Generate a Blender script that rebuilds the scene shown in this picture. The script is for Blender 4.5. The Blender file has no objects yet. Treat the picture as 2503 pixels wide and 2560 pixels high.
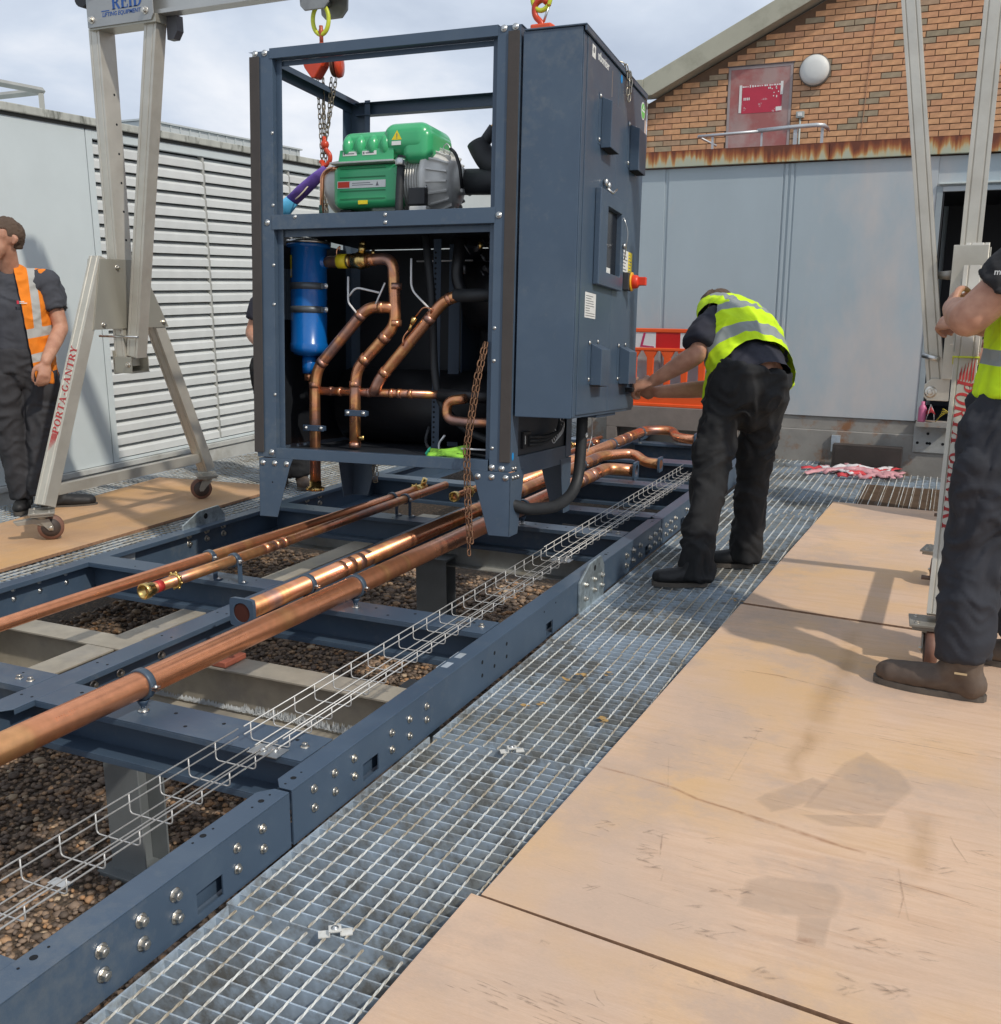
import bpy, bmesh, math, random
import numpy as np
from mathutils import Vector, Matrix, noise, Quaternion
R = math.radians
random.seed(7)
rng = np.random.default_rng(7)
sc = bpy.context.scene
COL = sc.collection
V = Vector
# ------------------------------------------------------------------ camera
cam_d = bpy.data.cameras.new('camera'); cam = bpy.data.objects.new('camera', cam_d); COL.objects.link(cam)
cam_d.sensor_fit = 'HORIZONTAL'; cam_d.sensor_width = 36.0; cam_d.lens = 36.0 * 2500 / 2503
cam_d.clip_start = 0.05; cam_d.clip_end = 500
cam.location = (0, 0, 1.4)
cam.rotation_euler = (R(90 - 12.909), 0, R(25.165))
sc.camera = cam
# ------------------------------------------------------------------ light
SUN_EL, SUN_DIR = 44.0, V((-0.93, 0.367, 0))      # horizontal direction in which shadows fall
w = bpy.data.worlds.new('World'); sc.world = w; w.use_nodes = True
nt = w.node_tree; nt.nodes.clear()
def N(t, ty, **k):
    n = t.nodes.new(ty)
    for a, b in k.items(): setattr(n, a, b)
    return n
out = N(nt, 'ShaderNodeOutputWorld')
sky = N(nt, 'ShaderNodeTexSky', sky_type='NISHITA', sun_disc=False)
to_sun = -SUN_DIR.normalized()
sky.sun_elevation = R(SUN_EL); sky.sun_rotation = math.atan2(to_sun.x, to_sun.y)
bg1 = N(nt, 'ShaderNodeBackground'); bg1.inputs[1].default_value = 0.12
nt.links.new(sky.outputs[0], bg1.inputs[0])
tc = N(nt, 'ShaderNodeTexCoord'); mp = N(nt, 'ShaderNodeMapping')
mp.inputs['Scale'].default_value = (1.0, 1.0, 2.2)
nt.links.new(tc.outputs['Generated'], mp.inputs[0])
n1 = N(nt, 'ShaderNodeTexNoise'); n1.inputs['Scale'].default_value = 3.1; n1.inputs['Detail'].default_value = 7; n1.inputs['Roughness'].default_value = .52
n1.inputs['Distortion'].default_value = .25
n2 = N(nt, 'ShaderNodeTexNoise'); n2.inputs['Scale'].default_value = 1.7; n2.inputs['Detail'].default_value = 5
nt.links.new(mp.outputs[0], n1.inputs[0]); nt.links.new(mp.outputs[0], n2.inputs[0])
r1 = N(nt, 'ShaderNodeValToRGB'); e = r1.color_ramp.elements
e[0].position = .36; e[0].color = (.43, .50, .62, 1); e[1].position = .68; e[1].color = (.90, .91, .94, 1)
m_ = e.new(.5); m_.color = (.58, .65, .76, 1)
nt.links.new(n1.outputs[0], r1.inputs[0])
bg2 = N(nt, 'ShaderNodeBackground'); bg2.inputs[1].default_value = 1.12
nt.links.new(r1.outputs[0], bg2.inputs[0])
r2 = N(nt, 'ShaderNodeValToRGB'); e = r2.color_ramp.elements; e[0].position = .36; e[1].position = .47
nt.links.new(n2.outputs[0], r2.inputs[0])
mix = N(nt, 'ShaderNodeMixShader')
nt.links.new(r2.outputs[0], mix.inputs[0]); nt.links.new(bg1.outputs[0], mix.inputs[1]); nt.links.new(bg2.outputs[0], mix.inputs[2])
nt.links.new(mix.outputs[0], out.inputs[0])
sl = bpy.data.lights.new('sun', 'SUN'); sl.energy = 2.5; sl.angle = R(1.5); sl.color = (1, .93, .82)
so = bpy.data.objects.new('sun', sl); COL.objects.link(so)
sd = SUN_DIR.normalized() * math.cos(R(SUN_EL)); sd.z = -math.sin(R(SUN_EL))
so.rotation_euler = sd.to_track_quat('-Z', 'Y').to_euler(); so.location = (6, -4, 8)
sc.view_settings.view_transform = 'Standard'; sc.view_settings.look = 'None'
sc.view_settings.exposure = 0.0; sc.view_settings.gamma = 1.0; sc.view_settings.use_curve_mapping = False
sc.cycles.max_bounces = 6
# ------------------------------------------------------------------ materials
def lin(h):
    h = h.lstrip('#'); c = [int(h[i:i+2], 16) / 255 for i in (0, 2, 4)]
    return tuple(((x + .055) / 1.055) ** 2.4 if x > .04045 else x / 12.92 for x in c)
MATS = {}
def world_dirt(m, col, lo, hi, amt, scale=2.2, scale2=16):
    """dirt laid over the place in patches (world position), whatever object it falls on"""
    t, b, L = nodes_of(m); src = b.inputs['Base Color'].links[0].from_socket; g = N(t, 'ShaderNodeNewGeometry')
    n = N(t, 'ShaderNodeTexNoise'); n.inputs['Scale'].default_value = scale; n.inputs['Detail'].default_value = 3; n2 = N(t, 'ShaderNodeTexNoise'); n2.inputs['Scale'].default_value = scale2; n2.inputs['Detail'].default_value = 6; n2.inputs['Roughness'].default_value = .7
    L(g.outputs['Position'], n.inputs[0]); L(g.outputs['Position'], n2.inputs[0]); a = N(t, 'ShaderNodeMath', operation='MULTIPLY_ADD'); a.inputs[1].default_value = .5; L(n2.outputs[0], a.inputs[0]); h = N(t, 'ShaderNodeMath', operation='MULTIPLY'); h.inputs[1].default_value = .5; L(n.outputs[0], h.inputs[0]); L(h.outputs[0], a.inputs[2])
    r = N(t, 'ShaderNodeMapRange'); r.inputs[1].default_value = lo; r.inputs[2].default_value = hi; r.inputs[4].default_value = amt; L(a.outputs[0], r.inputs[0]); x = N(t, 'ShaderNodeMix', data_type='RGBA'); L(r.outputs[0], x.inputs[0]); L(src, x.inputs[6]); x.inputs[7].default_value = (*col, 1); L(x.outputs[2], b.inputs['Base Color']); return m
def mat(name, col, rough=.5, metal=0, var=.12, vscale=8, bump=0, bscale=40, col2=None, c2lo=.5, c2hi=.7, c2scale=3, stretch=(1, 1, 1), spec=.5, coat=0, alpha=1, rand=0, emis=None, rvar=.08):
    """principled material: base colour with fine value noise, an optional second colour in patches (dirt, tint), fine relief"""
    if name in MATS: return MATS[name]
    m = bpy.data.materials.new(name); m.use_nodes = True; t = m.node_tree; b = t.nodes['Principled BSDF']; L = t.links.new
    tc = N(t, 'ShaderNodeTexCoord'); mp = N(t, 'ShaderNodeMapping'); mp.inputs['Scale'].default_value = stretch
    L(tc.outputs['Object'], mp.inputs[0])
    n = N(t, 'ShaderNodeTexNoise'); n.inputs['Scale'].default_value = vscale; n.inputs['Detail'].default_value = 6; n.inputs['Roughness'].default_value = .6
    L(mp.outputs[0], n.inputs[0])
    mr = N(t, 'ShaderNodeMapRange'); mr.inputs[1].default_value = .3; mr.inputs[2].default_value = .7
    mr.inputs[3].default_value = 1 - var; mr.inputs[4].default_value = 1 + var; L(n.outputs[0], mr.inputs[0])
    src = None
    if col2 is not None:
        n2 = N(t, 'ShaderNodeTexNoise'); n2.inputs['Scale'].default_value = c2scale; n2.inputs['Detail'].default_value = 8; n2.inputs['Roughness'].default_value = .62
        mp2 = N(t, 'ShaderNodeMapping'); mp2.inputs['Scale'].default_value = stretch; mp2.inputs['Location'].default_value = (3.7, 1.3, 5.1)
        L(tc.outputs['Object'], mp2.inputs[0]); L(mp2.outputs[0], n2.inputs[0])
        r = N(t, 'ShaderNodeMapRange'); r.inputs[1].default_value = c2lo; r.inputs[2].default_value = c2hi; L(n2.outputs[0], r.inputs[0])
        mx = N(t, 'ShaderNodeMix', data_type='RGBA'); mx.inputs[6].default_value = (*col, 1); mx.inputs[7].default_value = (*col2, 1)
        L(r.outputs[0], mx.inputs[0]); src = mx.outputs[2]
    mul = N(t, 'ShaderNodeMix', data_type='RGBA', blend_type='MULTIPLY'); mul.inputs[0].default_value = 1
    if src: L(src, mul.inputs[6])
    else: mul.inputs[6].default_value = (*col, 1)
    L(mr.outputs[0], mul.inputs[7]); res = mul.outputs[2]
    if rand:
        oi = N(t, 'ShaderNodeObjectInfo'); q = N(t, 'ShaderNodeMapRange'); q.inputs[3].default_value = 1 - rand; q.inputs[4].default_value = 1 + rand
        L(oi.outputs['Random'], q.inputs[0]); m2 = N(t, 'ShaderNodeMix', data_type='RGBA', blend_type='MULTIPLY'); m2.inputs[0].default_value = 1
        L(res, m2.inputs[6]); L(q.outputs[0], m2.inputs[7]); res = m2.outputs[2]
    L(res, b.inputs['Base Color'])
    rr = N(t, 'ShaderNodeMapRange'); rr.inputs[3].default_value = max(.02, rough - rvar); rr.inputs[4].default_value = min(1, rough + rvar); L(n.outputs[0], rr.inputs[0]); L(rr.outputs[0], b.inputs['Roughness'])
    b.inputs['Metallic'].default_value = metal; b.inputs['Specular IOR Level'].default_value = spec
    if coat: b.inputs['Coat Weight'].default_value = coat; b.inputs['Coat Roughness'].default_value = .15
    if alpha < 1: b.inputs['Alpha'].default_value = alpha
    if bump:
        nb = N(t, 'ShaderNodeTexNoise'); nb.inputs['Scale'].default_value = bscale; nb.inputs['Detail'].default_value = 4; L(mp.outputs[0], nb.inputs[0])
        bp = N(t, 'ShaderNodeBump'); bp.inputs['Strength'].default_value = 1; bp.inputs['Distance'].default_value = bump; L(nb.outputs[0], bp.inputs['Height']); L(bp.outputs[0], b.inputs['Normal'])
    MATS[name] = m; return m
def nodes_of(m): return m.node_tree, m.node_tree.nodes['Principled BSDF'], m.node_tree.links.new
navy = mat('navy_paint', (.058, .090, .135), .35, 0, .06, 5, .0002, 300, col2=(.078, .112, .155), c2lo=.5, c2hi=.75, c2scale=4)
world_dirt(navy, (.16, .175, .18), .54, .66, .35, 1.5, 22)
navy_dark = mat('navy_paint_deep', (.035, .06, .10), .45, 0, .08, 6)
gasket = mat('foam_gasket', (.055, .047, .043), .8, 0, .12, 10, .0008, 60)
blackp = mat('black_plastic', (.012, .012, .014), .45, 0, .1, 10)
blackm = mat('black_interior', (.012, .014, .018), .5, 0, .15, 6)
rubber = mat('black_rubber_insulation', (.02, .022, .025), .6, 0, .2, 12, .001, 30)
zinc = mat('zinc_plated_steel', (.62, .62, .60), .32, 1, .15, 20)
bolt_m = mat('bolt_steel', (.68, .64, .57), .3, 1, .2, 60)
galv = mat('galvanised_steel', (.42, .475, .53), .5, .2, .16, 14, .0006, 90, col2=(.36, .37, .35), c2lo=.48, c2hi=.72, c2scale=9)
galv_dull = mat('weathered_galvanised_steel', (.38, .39, .38), .6, .1, .2, 8, .001, 60, col2=(.34, .31, .25), c2lo=.5, c2hi=.65, c2scale=5)
galv_rod = mat('galvanised_rod', (.74, .73, .68), .45, .2, .2, 12, col2=(.42, .36, .24), c2lo=.52, c2hi=.62, c2scale=7)
gal_bar = world_dirt(world_dirt(mat('grating_bar_steel', (.41, .49, .57), .5, .15, .2, 30, .0006, 90), (.20, .19, .165), .46, .56, .85), (.46, .50, .50), .52, .60, .5, 1.3, 40)
gal_rod = world_dirt(mat('grating_rod_steel', (.66, .66, .62), .45, .15, .2, 12), (.34, .27, .17), .48, .55, .8, 3.1, 9)
alu = mat('dull_aluminium', (.60, .57, .50), .42, .55, .07, 6, .0003, 200, col2=(.50, .46, .39), c2lo=.45, c2hi=.75, c2scale=4)
brass = mat('brass', (.72, .50, .18), .28, 1, .12, 25, col2=(.5, .33, .14), c2lo=.55, c2hi=.75, c2scale=18)
brown_steel = mat('brown_caster_steel', (.17, .115, .09), .6, .4, .2, 20)
wheel_m = mat('caster_tyre', (.06, .045, .04), .6, 0, .2, 20)
wheel_r = mat('caster_tread_brown', (.20, .10, .07), .6, 0, .2, 20)
gravel_m = mat('gravel_stone', (.20, .155, .115), .85, 0, .35, 30, rand=0)
concrete = mat('grey_concrete', (.26, .26, .25), .85, 0, .18, 6, .002, 40)
red_hoist = mat('red_hoist_paint', (.62, .06, .02), .35, 0, .1, 15)
yellowg = mat('lime_yellow_paint', (.62, .68, .05), .4, 0, .1, 20)
chain_m = mat('chain_steel', (.30, .26, .20), .45, .8, .3, 40)
chain_rust = mat('rusty_chain', (.24, .13, .075), .65, .5, .3, 40)
green_p = mat('green_plastic', (.05, .42, .17), .30, 0, .05, 5, coat=.3)
cast_alu = mat('cast_aluminium', (.62, .61, .58), .45, .25, .08, 15, .0005, 120)
blue_p = mat('blue_enamel', (.004, .12, .42), .25, 0, .05, 5, coat=.4)
white_p = mat('white_label', (.75, .75, .72), .5, 0, .04, 20)
yellow_p = mat('yellow_label', (.80, .62, .02), .5, 0, .05, 20)
orange_p = mat('orange_barrier_plastic', (.80, .10, .015), .45, 0, .08, 5)
red_p = mat('red_plastic', (.60, .01, .01), .4, 0, .08, 8)
lime_b = mat('lime_strap', (.28, .60, .06), .8, 0, .2, 40)
purple = mat('purple_sling', (.15, .085, .38), .75, 0, .2, 30, .001, 200)
cyan_p = mat('pale_blue_sleeve', (.10, .45, .75), .6, 0, .1, 30)
white_pl = mat('white_cable', (.70, .70, .70), .45, 0, .03, 20)
red_ink = mat('red_lettering', (.42, .03, .03), .5, 0, .15, 40)
blue_ink = mat('blue_lettering', (.02, .09, .33), .5, 0, .15, 40)
copper = mat('copper', (.72, .34, .19), .27, 1, .12, 10)
def tint_copper(name, axis='y', scale=2.2, scorch=.45, base=(.82, .37, .21)):
    """copper tube whose heat tint (straw, orange, purple-grey scorch) changes along its own length"""
    m = bpy.data.materials.new(name); m.use_nodes = True; t, b, L = nodes_of(m)
    tc = N(t, 'ShaderNodeTexCoord'); mp = N(t, 'ShaderNodeMapping')
    s = {'y': (.25, 1, .25), 'z': (.4, .4, 1), 'a': (1, 1, 1), 'x': (1, .25, .25)}[axis]
    mp.inputs['Scale'].default_value = s; L(tc.outputs['Object'], mp.inputs[0])
    n = N(t, 'ShaderNodeTexNoise'); n.inputs['Scale'].default_value = scale; n.inputs['Detail'].default_value = 3; n.inputs['Distortion'].default_value = .6; L(mp.outputs[0], n.inputs[0])
    r = N(t, 'ShaderNodeValToRGB'); L(n.outputs[0], r.inputs[0]); e = r.color_ramp.elements
    e[0].position = .30; e[0].color = (.30, .19, .17, 1); e[1].position = .75; e[1].color = (*base, 1)
    a = scorch
    for p, c in ((.36 + a * .1, (.50, .27, .20)), (.42 + a * .1, (.66, .28, .14)), (.455 + a * .1, (.80, .41, .18)), (.485 + a * .1, (.74, .32, .15)), (.53 + a * .1, base)):
        q = e.new(p); q.color = (*c, 1)
    n2 = N(t, 'ShaderNodeTexNoise'); n2.inputs['Scale'].default_value = 30; n2.inputs['Detail'].default_value = 6; L(tc.outputs['Object'], n2.inputs[0])
    mr = N(t, 'ShaderNodeMapRange'); mr.inputs[1].default_value = .3; mr.inputs[2].default_value = .7; mr.inputs[3].default_value = .9; mr.inputs[4].default_value = 1.08; L(n2.outputs[0], mr.inputs[0])
    mu = N(t, 'ShaderNodeMix', data_type='RGBA', blend_type='MULTIPLY'); mu.inputs[0].default_value = 1; L(r.outputs[0], mu.inputs[6]); L(mr.outputs[0], mu.inputs[7]); L(mu.outputs[2], b.inputs['Base Color'])
    rr = N(t, 'ShaderNodeMapRange'); rr.inputs[1].default_value = .35; rr.inputs[2].default_value = .65; rr.inputs[3].default_value = .42; rr.inputs[4].default_value = .24; L(n.outputs[0], rr.inputs[0]); L(rr.outputs[0], b.inputs['Roughness'])
    b.inputs['Metallic'].default_value = .85
    return m
cu_long = tint_copper('copper_tube_bright', 'y', 1.3, -.55, (.86, .36, .185))
cu_unit = tint_copper('copper_tube_brazed', 'a', 4.5, .7, (.66, .30, .17))
cu_tint = tint_copper('copper_tube_heat_tinted', 'y', 3.0, .35)
cu_scorch = tint_copper('copper_tube_scorched', 'a', 9.0, .9, (.70, .33, .20))
# plywood
def ply_mat(name, base, dark, along=0, wet=.5):
    m = bpy.data.materials.new(name); m.use_nodes = True; t, b, L = nodes_of(m)
    tc = N(t, 'ShaderNodeTexCoord'); mp = N(t, 'ShaderNodeMapping'); mp.inputs['Scale'].default_value = (.5, 6, 1) if along == 0 else (6, .5, 1)
    mp.inputs['Rotation'].default_value = (0, 0, R(-4)); L(tc.outputs['Object'], mp.inputs[0])
    def noise_(scale, det, ro=.6, src=None, dist=0, loc=None):
        n = N(t, 'ShaderNodeTexNoise'); n.inputs['Scale'].default_value = scale; n.inputs['Detail'].default_value = det; n.inputs['Roughness'].default_value = ro; n.inputs['Distortion'].default_value = dist
        q = N(t, 'ShaderNodeMapping'); q.inputs['Location'].default_value = loc or (0, 0, 0); L(src or tc.outputs['Object'], q.inputs[0]); L(q.outputs[0], n.inputs[0]); return n.outputs[0]
    def over(col, f, c, lo, hi, amt):
        r = N(t, 'ShaderNodeMapRange'); r.inputs[1].default_value = lo; r.inputs[2].default_value = hi; r.inputs[4].default_value = amt; L(f, r.inputs[0])
        x = N(t, 'ShaderNodeMix', data_type='RGBA'); L(r.outputs[0], x.inputs[0]); L(col, x.inputs[6]); x.inputs[7].default_value = (*c, 1); return x.outputs[2]
    g = noise_(6, 9, .7, mp.outputs[0], .5); r = N(t, 'ShaderNodeValToRGB'); L(g, r.inputs[0]); e = r.color_ramp.elements
    e[0].position = .3; e[0].color = (base[0] * .86, base[1] * .80, base[2] * .74, 1); e[1].position = .56; e[1].color = (*base, 1); c = r.outputs[0]
    c = over(c, noise_(1.3, 6, .6, None, 0, (5, 2, 0)), dark, .42, .66, wet)
    c = over(c, noise_(1.1, 5, .6, None, 0, (1, 9, 0)), (base[0] * .96, base[1] * .88, base[2] * .62), .46, .64, .75)      # yellowish bloom
    c = over(c, noise_(2.3, 6, .7, None, 0, (7, 3, 0)), (base[0] * .74, base[1] * .78, base[2] * .86), .50, .64, .8)        # grey footmarks
    c = over(c, noise_(34, 5, .7, None, 0, (2, 2, 0)), (base[0] * .55, base[1] * .5, base[2] * .48), .68, .78, .5)           # specks
    c = over(c, noise_(3.5, 10, .8, mp.outputs[0], 0, (4, 4, 0)), (base[0] * .62, base[1] * .55, base[2] * .50), .64, .74, .5)  # grain splits
    fine = noise_(160, 4, .8, mp.outputs[0]); mr = N(t, 'ShaderNodeMapRange'); mr.inputs[1].default_value = .3; mr.inputs[2].default_value = .7; mr.inputs[3].default_value = .90; mr.inputs[4].default_value = 1.08; L(fine, mr.inputs[0])
    mu = N(t, 'ShaderNodeMix', data_type='RGBA', blend_type='MULTIPLY'); mu.inputs[0].default_value = 1; L(c, mu.inputs[6]); L(mr.outputs[0], mu.inputs[7])
    L(mu.outputs[2], b.inputs['Base Color']); b.inputs['Roughness'].default_value = .72
    bp = N(t, 'ShaderNodeBump'); bp.inputs['Distance'].default_value = .001; bp.inputs['Strength'].default_value = .6; L(fine, bp.inputs['Height']); L(bp.outputs[0], b.inputs['Normal'])
    return m
def mark_mat(name, col, amt=.8, ns=30, lo=.30, hi=.55):
    """a stain or scuff: soft at its edge, broken up by noise"""
    m = bpy.data.materials.new(name); m.use_nodes = True; t, b, L = nodes_of(m); b.inputs['Base Color'].default_value = (*col, 1); b.inputs['Roughness'].default_value = .75
    A = N(t, 'ShaderNodeAttribute', attribute_name='fade'); tc = N(t, 'ShaderNodeTexCoord'); n = N(t, 'ShaderNodeTexNoise'); n.inputs['Scale'].default_value = ns; n.inputs['Detail'].default_value = 6; L(tc.outputs['Object'], n.inputs[0])
    r = N(t, 'ShaderNodeMapRange'); r.inputs[1].default_value = lo; r.inputs[2].default_value = hi; r.inputs[4].default_value = amt * .75; L(n.outputs[0], r.inputs[0])
    x = N(t, 'ShaderNodeMath', operation='MULTIPLY'); L(A.outputs['Fac'], x.inputs[0]); L(r.outputs[0], x.inputs[1]); L(x.outputs[0], b.inputs['Alpha']); return m
def marks(name, items, m, parent, z):
    """items: ('poly', pts, feather) or ('line', pts, width) in deck coordinates"""
    vs, fs, fd = [], [], []
    for kind, pts, wd in items:
        o = len(vs)
        if kind == 'poly':
            n = len(pts); cx = sum(p[0] for p in pts) / n; cy = sum(p[1] for p in pts) / n
            vs.append((cx, cy)); fd.append(1)
            for p in pts: vs.append(p); fd.append(.9)
            for p in pts:
                d = V((p[0] - cx, p[1] - cy)); d = d.normalized() * wd; vs.append((p[0] + d.x, p[1] + d.y)); fd.append(0)
            for i in range(n): j = (i + 1) % n; fs += [(o, o + 1 + i, o + 1 + j), (o + 1 + i, o + 1 + n + i, o + 1 + n + j, o + 1 + j)]
        else:
            k = len(pts)
            for i, p in enumerate(pts):
                a = V(pts[max(0, i - 1)]); c = V(pts[min(k - 1, i + 1)]); d = (c - a).normalized(); s = V((-d.y, d.x)) * wd * random.uniform(.7, 1.2); f = .25 if i in (0, k - 1) else 1
                vs += [(p[0] - s.x, p[1] - s.y), p, (p[0] + s.x, p[1] + s.y)]; fd += [0, f, 0]
            for i in range(k - 1): fs += [(o + 3 * i + j, o + 3 * i + j + 1, o + 3 * i + 4 + j, o + 3 * i + 3 + j) for j in (0, 1)]
    me = bpy.data.meshes.new(name); me.from_pydata([DECK @ V((x, y, z)) for x, y in vs], [], fs); me.materials.append(m)
    at = me.attributes.new('fade', 'FLOAT', 'POINT'); at.data.foreach_set('value', [float(q) for q in fd]); return link(name, me, parent, kind='stuff')
ply_a = ply_mat('plywood_pale', (.68, .47, .325), (.55, .40, .30), 0, .9)
ply_b = ply_mat('plywood_orange', (.60, .375, .21), (.44, .27, .155), 1, .9)
ply_edge = mat('plywood_edge', (.30, .17, .10), .8, 0, .3, 60)
# ------------------------------------------------------------------ mesh helpers
class MB:
    def __init__(s): s.v = []; s.f = []; s.sm = []; s.mi = []
    def add(s, vs, fs, smooth=False, mi=0):
        o = len(s.v); s.v += [tuple(v) for v in vs]
        for f in fs: s.f.append([i + o for i in f]); s.sm.append(smooth); s.mi.append(mi)
        return s
    def box(s, a, b, mi=0, M=None):
        x0, y0, z0 = [min(p, q) for p, q in zip(a, b)]; x1, y1, z1 = [max(p, q) for p, q in zip(a, b)]
        vs = [V((x, y, z)) for z in (z0, z1) for y in (y0, y1) for x in (x0, x1)]
        if M is not None: vs = [M @ v for v in vs]
        return s.add(vs, [(0, 2, 3, 1), (4, 5, 7, 6), (0, 1, 5, 4), (2, 6, 7, 3), (0, 4, 6, 2), (1, 3, 7, 5)], False, mi)
    def prism(s, poly, d, M=None, mi=0, smooth=False):
        """polygon in local XY extruded from z=0 to z=d, then M"""
        n = len(poly); vs = [V((x, y, 0)) for x, y in poly] + [V((x, y, d)) for x, y in poly]
        if M is not None: vs = [M @ v for v in vs]
        o = len(s.v)
        s.add(vs, [tuple(range(n))[::-1], tuple(range(n, 2 * n))], False, mi)
        for i in range(n):
            j = (i + 1) % n; s.f.append([o + i, o + j, o + n + j, o + n + i]); s.sm.append(smooth); s.mi.append(mi)
        return s
    def tube(s, pts, r, n=12, cap=True, mi=0, smooth=True, closed=False, flat=None):
        pts = [V(p) for p in pts]; k = len(pts); rs = r if hasattr(r, '__len__') else [r] * k
        tan = []
        for i in range(k):
            a = pts[(i - 1) % k] if (closed or i > 0) else pts[i]; b = pts[(i + 1) % k] if (closed or i < k - 1) else pts[i]
            d = (b - a); tan.append(d.normalized() if d.length > 1e-9 else V((0, 0, 1)))
        up = V((0, 0, 1)) if abs(tan[0].z) < .9 else V((1, 0, 0))
        u = tan[0].cross(up).normalized(); vs = []
        for i in range(k):
            if i: u = (u - tan[i] * u.dot(tan[i])).normalized()
            if flat is not None:
                fu = V(flat[0]); u2 = (fu - tan[i] * fu.dot(tan[i])).normalized(); w2 = tan[i].cross(u2); fx = flat[1][i] if hasattr(flat[1], '__len__') else flat[1]
                for j in range(n):
                    a = 2 * math.pi * j / n; vs.append(pts[i] + u2 * (rs[i] * math.cos(a)) + w2 * (rs[i] * fx * math.sin(a)))
            else:
                w_ = tan[i].cross(u)
                for j in range(n):
                    a = 2 * math.pi * j / n; vs.append(pts[i] + (u * math.cos(a) + w_ * math.sin(a)) * rs[i])
        fs = []
        for i in range(k if closed else k - 1):
            for j in range(n):
                a = i * n + j; b = i * n + (j + 1) % n; c = ((i + 1) % k) * n
                fs.append((a, b, c + (j + 1) % n, c + j))
        s.add(vs, fs, smooth, mi)
        if cap and not closed:
            o = len(s.v) - k * n
            s.f.append([o + j for j in range(n)][::-1]); s.sm.append(False); s.mi.append(mi)
            s.f.append([o + (k - 1) * n + j for j in range(n)]); s.sm.append(False); s.mi.append(mi)
        return s
    def lathe(s, prof, M=None, n=24, mi=0, smooth=True):
        """prof: (r, z) pairs turned round local Z"""
        k = len(prof); vs = []
        for r, z in prof:
            for j in range(n):
                a = 2 * math.pi * j / n; vs.append(V((r * math.cos(a), r * math.sin(a), z)))
        if M is not None: vs = [M @ v for v in vs]
        fs = [(i * n + j, i * n + (j + 1) % n, (i + 1) * n + (j + 1) % n, (i + 1) * n + j) for i in range(k - 1) for j in range(n)]
        s.add(vs, fs, smooth, mi); o = len(s.v) - k * n
        s.f.append([o + j for j in range(n)][::-1]); s.sm.append(False); s.mi.append(mi)
        s.f.append([o + (k - 1) * n + j for j in range(n)]); s.sm.append(False); s.mi.append(mi)
        return s
    def ball(s, c, r, n=12, M=None, mi=0):
        r = r if hasattr(r, '__len__') else (r, r, r); c = V(c); vs = []; k = n // 2 + 1
        for i in range(k):
            th = math.pi * (i + .001) / (k - 1 + .002)
            for j in range(n):
                a = 2 * math.pi * j / n; p = V((r[0] * math.sin(th) * math.cos(a), r[1] * math.sin(th) * math.sin(a), -r[2] * math.cos(th)))
                if M is not None: p = M @ p
                vs.append(c + p)
        fs = [(i * n + j, i * n + (j + 1) % n, (i + 1) * n + (j + 1) % n, (i + 1) * n + j) for i in range(k - 1) for j in range(n)]
        s.add(vs, fs, True, mi); o = len(s.v) - k * n
        s.f.append([o + j for j in range(n)][::-1]); s.sm.append(True); s.mi.append(mi)
        s.f.append([o + (k - 1) * n + j for j in range(n)]); s.sm.append(True); s.mi.append(mi)
        return s
    def mesh(s, name, mats):
        me = bpy.data.meshes.new(name); me.from_pydata(s.v, [], s.f)
        me.polygons.foreach_set('use_smooth', s.sm)
        for m in (mats if isinstance(mats, (list, tuple)) else [mats]): me.materials.append(m)
        if any(s.mi): me.polygons.foreach_set('material_index', s.mi)
        me.update(); return me
    def build(s, name, mats, parent=None, bev=0, M=None, **k):
        return link(name, s.mesh(name, mats), parent, bev, M, **k)
def link(name, me, parent=None, bev=0, M=None, label=None, cat=None, group=None, kind=None):
    o = bpy.data.objects.new(name, me); COL.objects.link(o)
    if parent is not None: o.parent = parent
    if M is not None: o.matrix_local = M if parent is not None else M
    if bev:
        b = o.modifiers.new('bevel', 'BEVEL'); b.width = bev; b.segments = 2; b.limit_method = 'ANGLE'; b.angle_limit = R(40); b.harden_normals = False
    tag(o, label, cat, group, kind); return o
def tag(o, label=None, cat=None, group=None, kind=None):
    if label: o['label'] = label
    if cat: o['category'] = cat
    if group: o['group'] = group
    if kind: o['kind'] = kind
def empty(name, M, label=None, cat=None, group=None, kind=None):
    o = bpy.data.objects.new(name, None); o.empty_display_size = .1; COL.objects.link(o)
    if M is not None: o.matrix_world = M
    tag(o, label, cat, group, kind); return o
def T(x, y=None, z=None): return Matrix.Translation((x, y, z) if y is not None else x)
def along(p, d, up=(0, 0, 1)):
    """matrix whose local Z points along d, placed at p"""
    d = V(d).normalized(); u = V(up)
    if abs(d.dot(u)) > .95: u = V((0, 1, 0)) if abs(d.y) < .9 else V((1, 0, 0))
    x = u.cross(d).normalized(); y = d.cross(x)
    return Matrix(((x.x, y.x, d.x, p[0]), (x.y, y.y, d.y, p[1]), (x.z, y.z, d.z, p[2]), (0, 0, 0, 1)))
def arc(p0, p1, p2, n=6):
    """rounded corner p0-p1-p2 (quadratic)"""
    p0, p1, p2 = V(p0), V(p1), V(p2)
    return [(p0 * (1 - t) ** 2 + p1 * 2 * t * (1 - t) + p2 * t * t) for t in [i / n for i in range(n + 1)]]
def bent(pts, rad, n=6):
    """polyline with rounded corners"""
    pts = [V(p) for p in pts]; o = [pts[0]]
    for i in range(1, len(pts) - 1):
        a = (pts[i - 1] - pts[i]); b = (pts[i + 1] - pts[i]); r = min(rad, a.length * .48, b.length * .48)
        o += arc(pts[i] + a.normalized() * r, pts[i], pts[i] + b.normalized() * r, n)
    return o + [pts[-1]]
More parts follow.
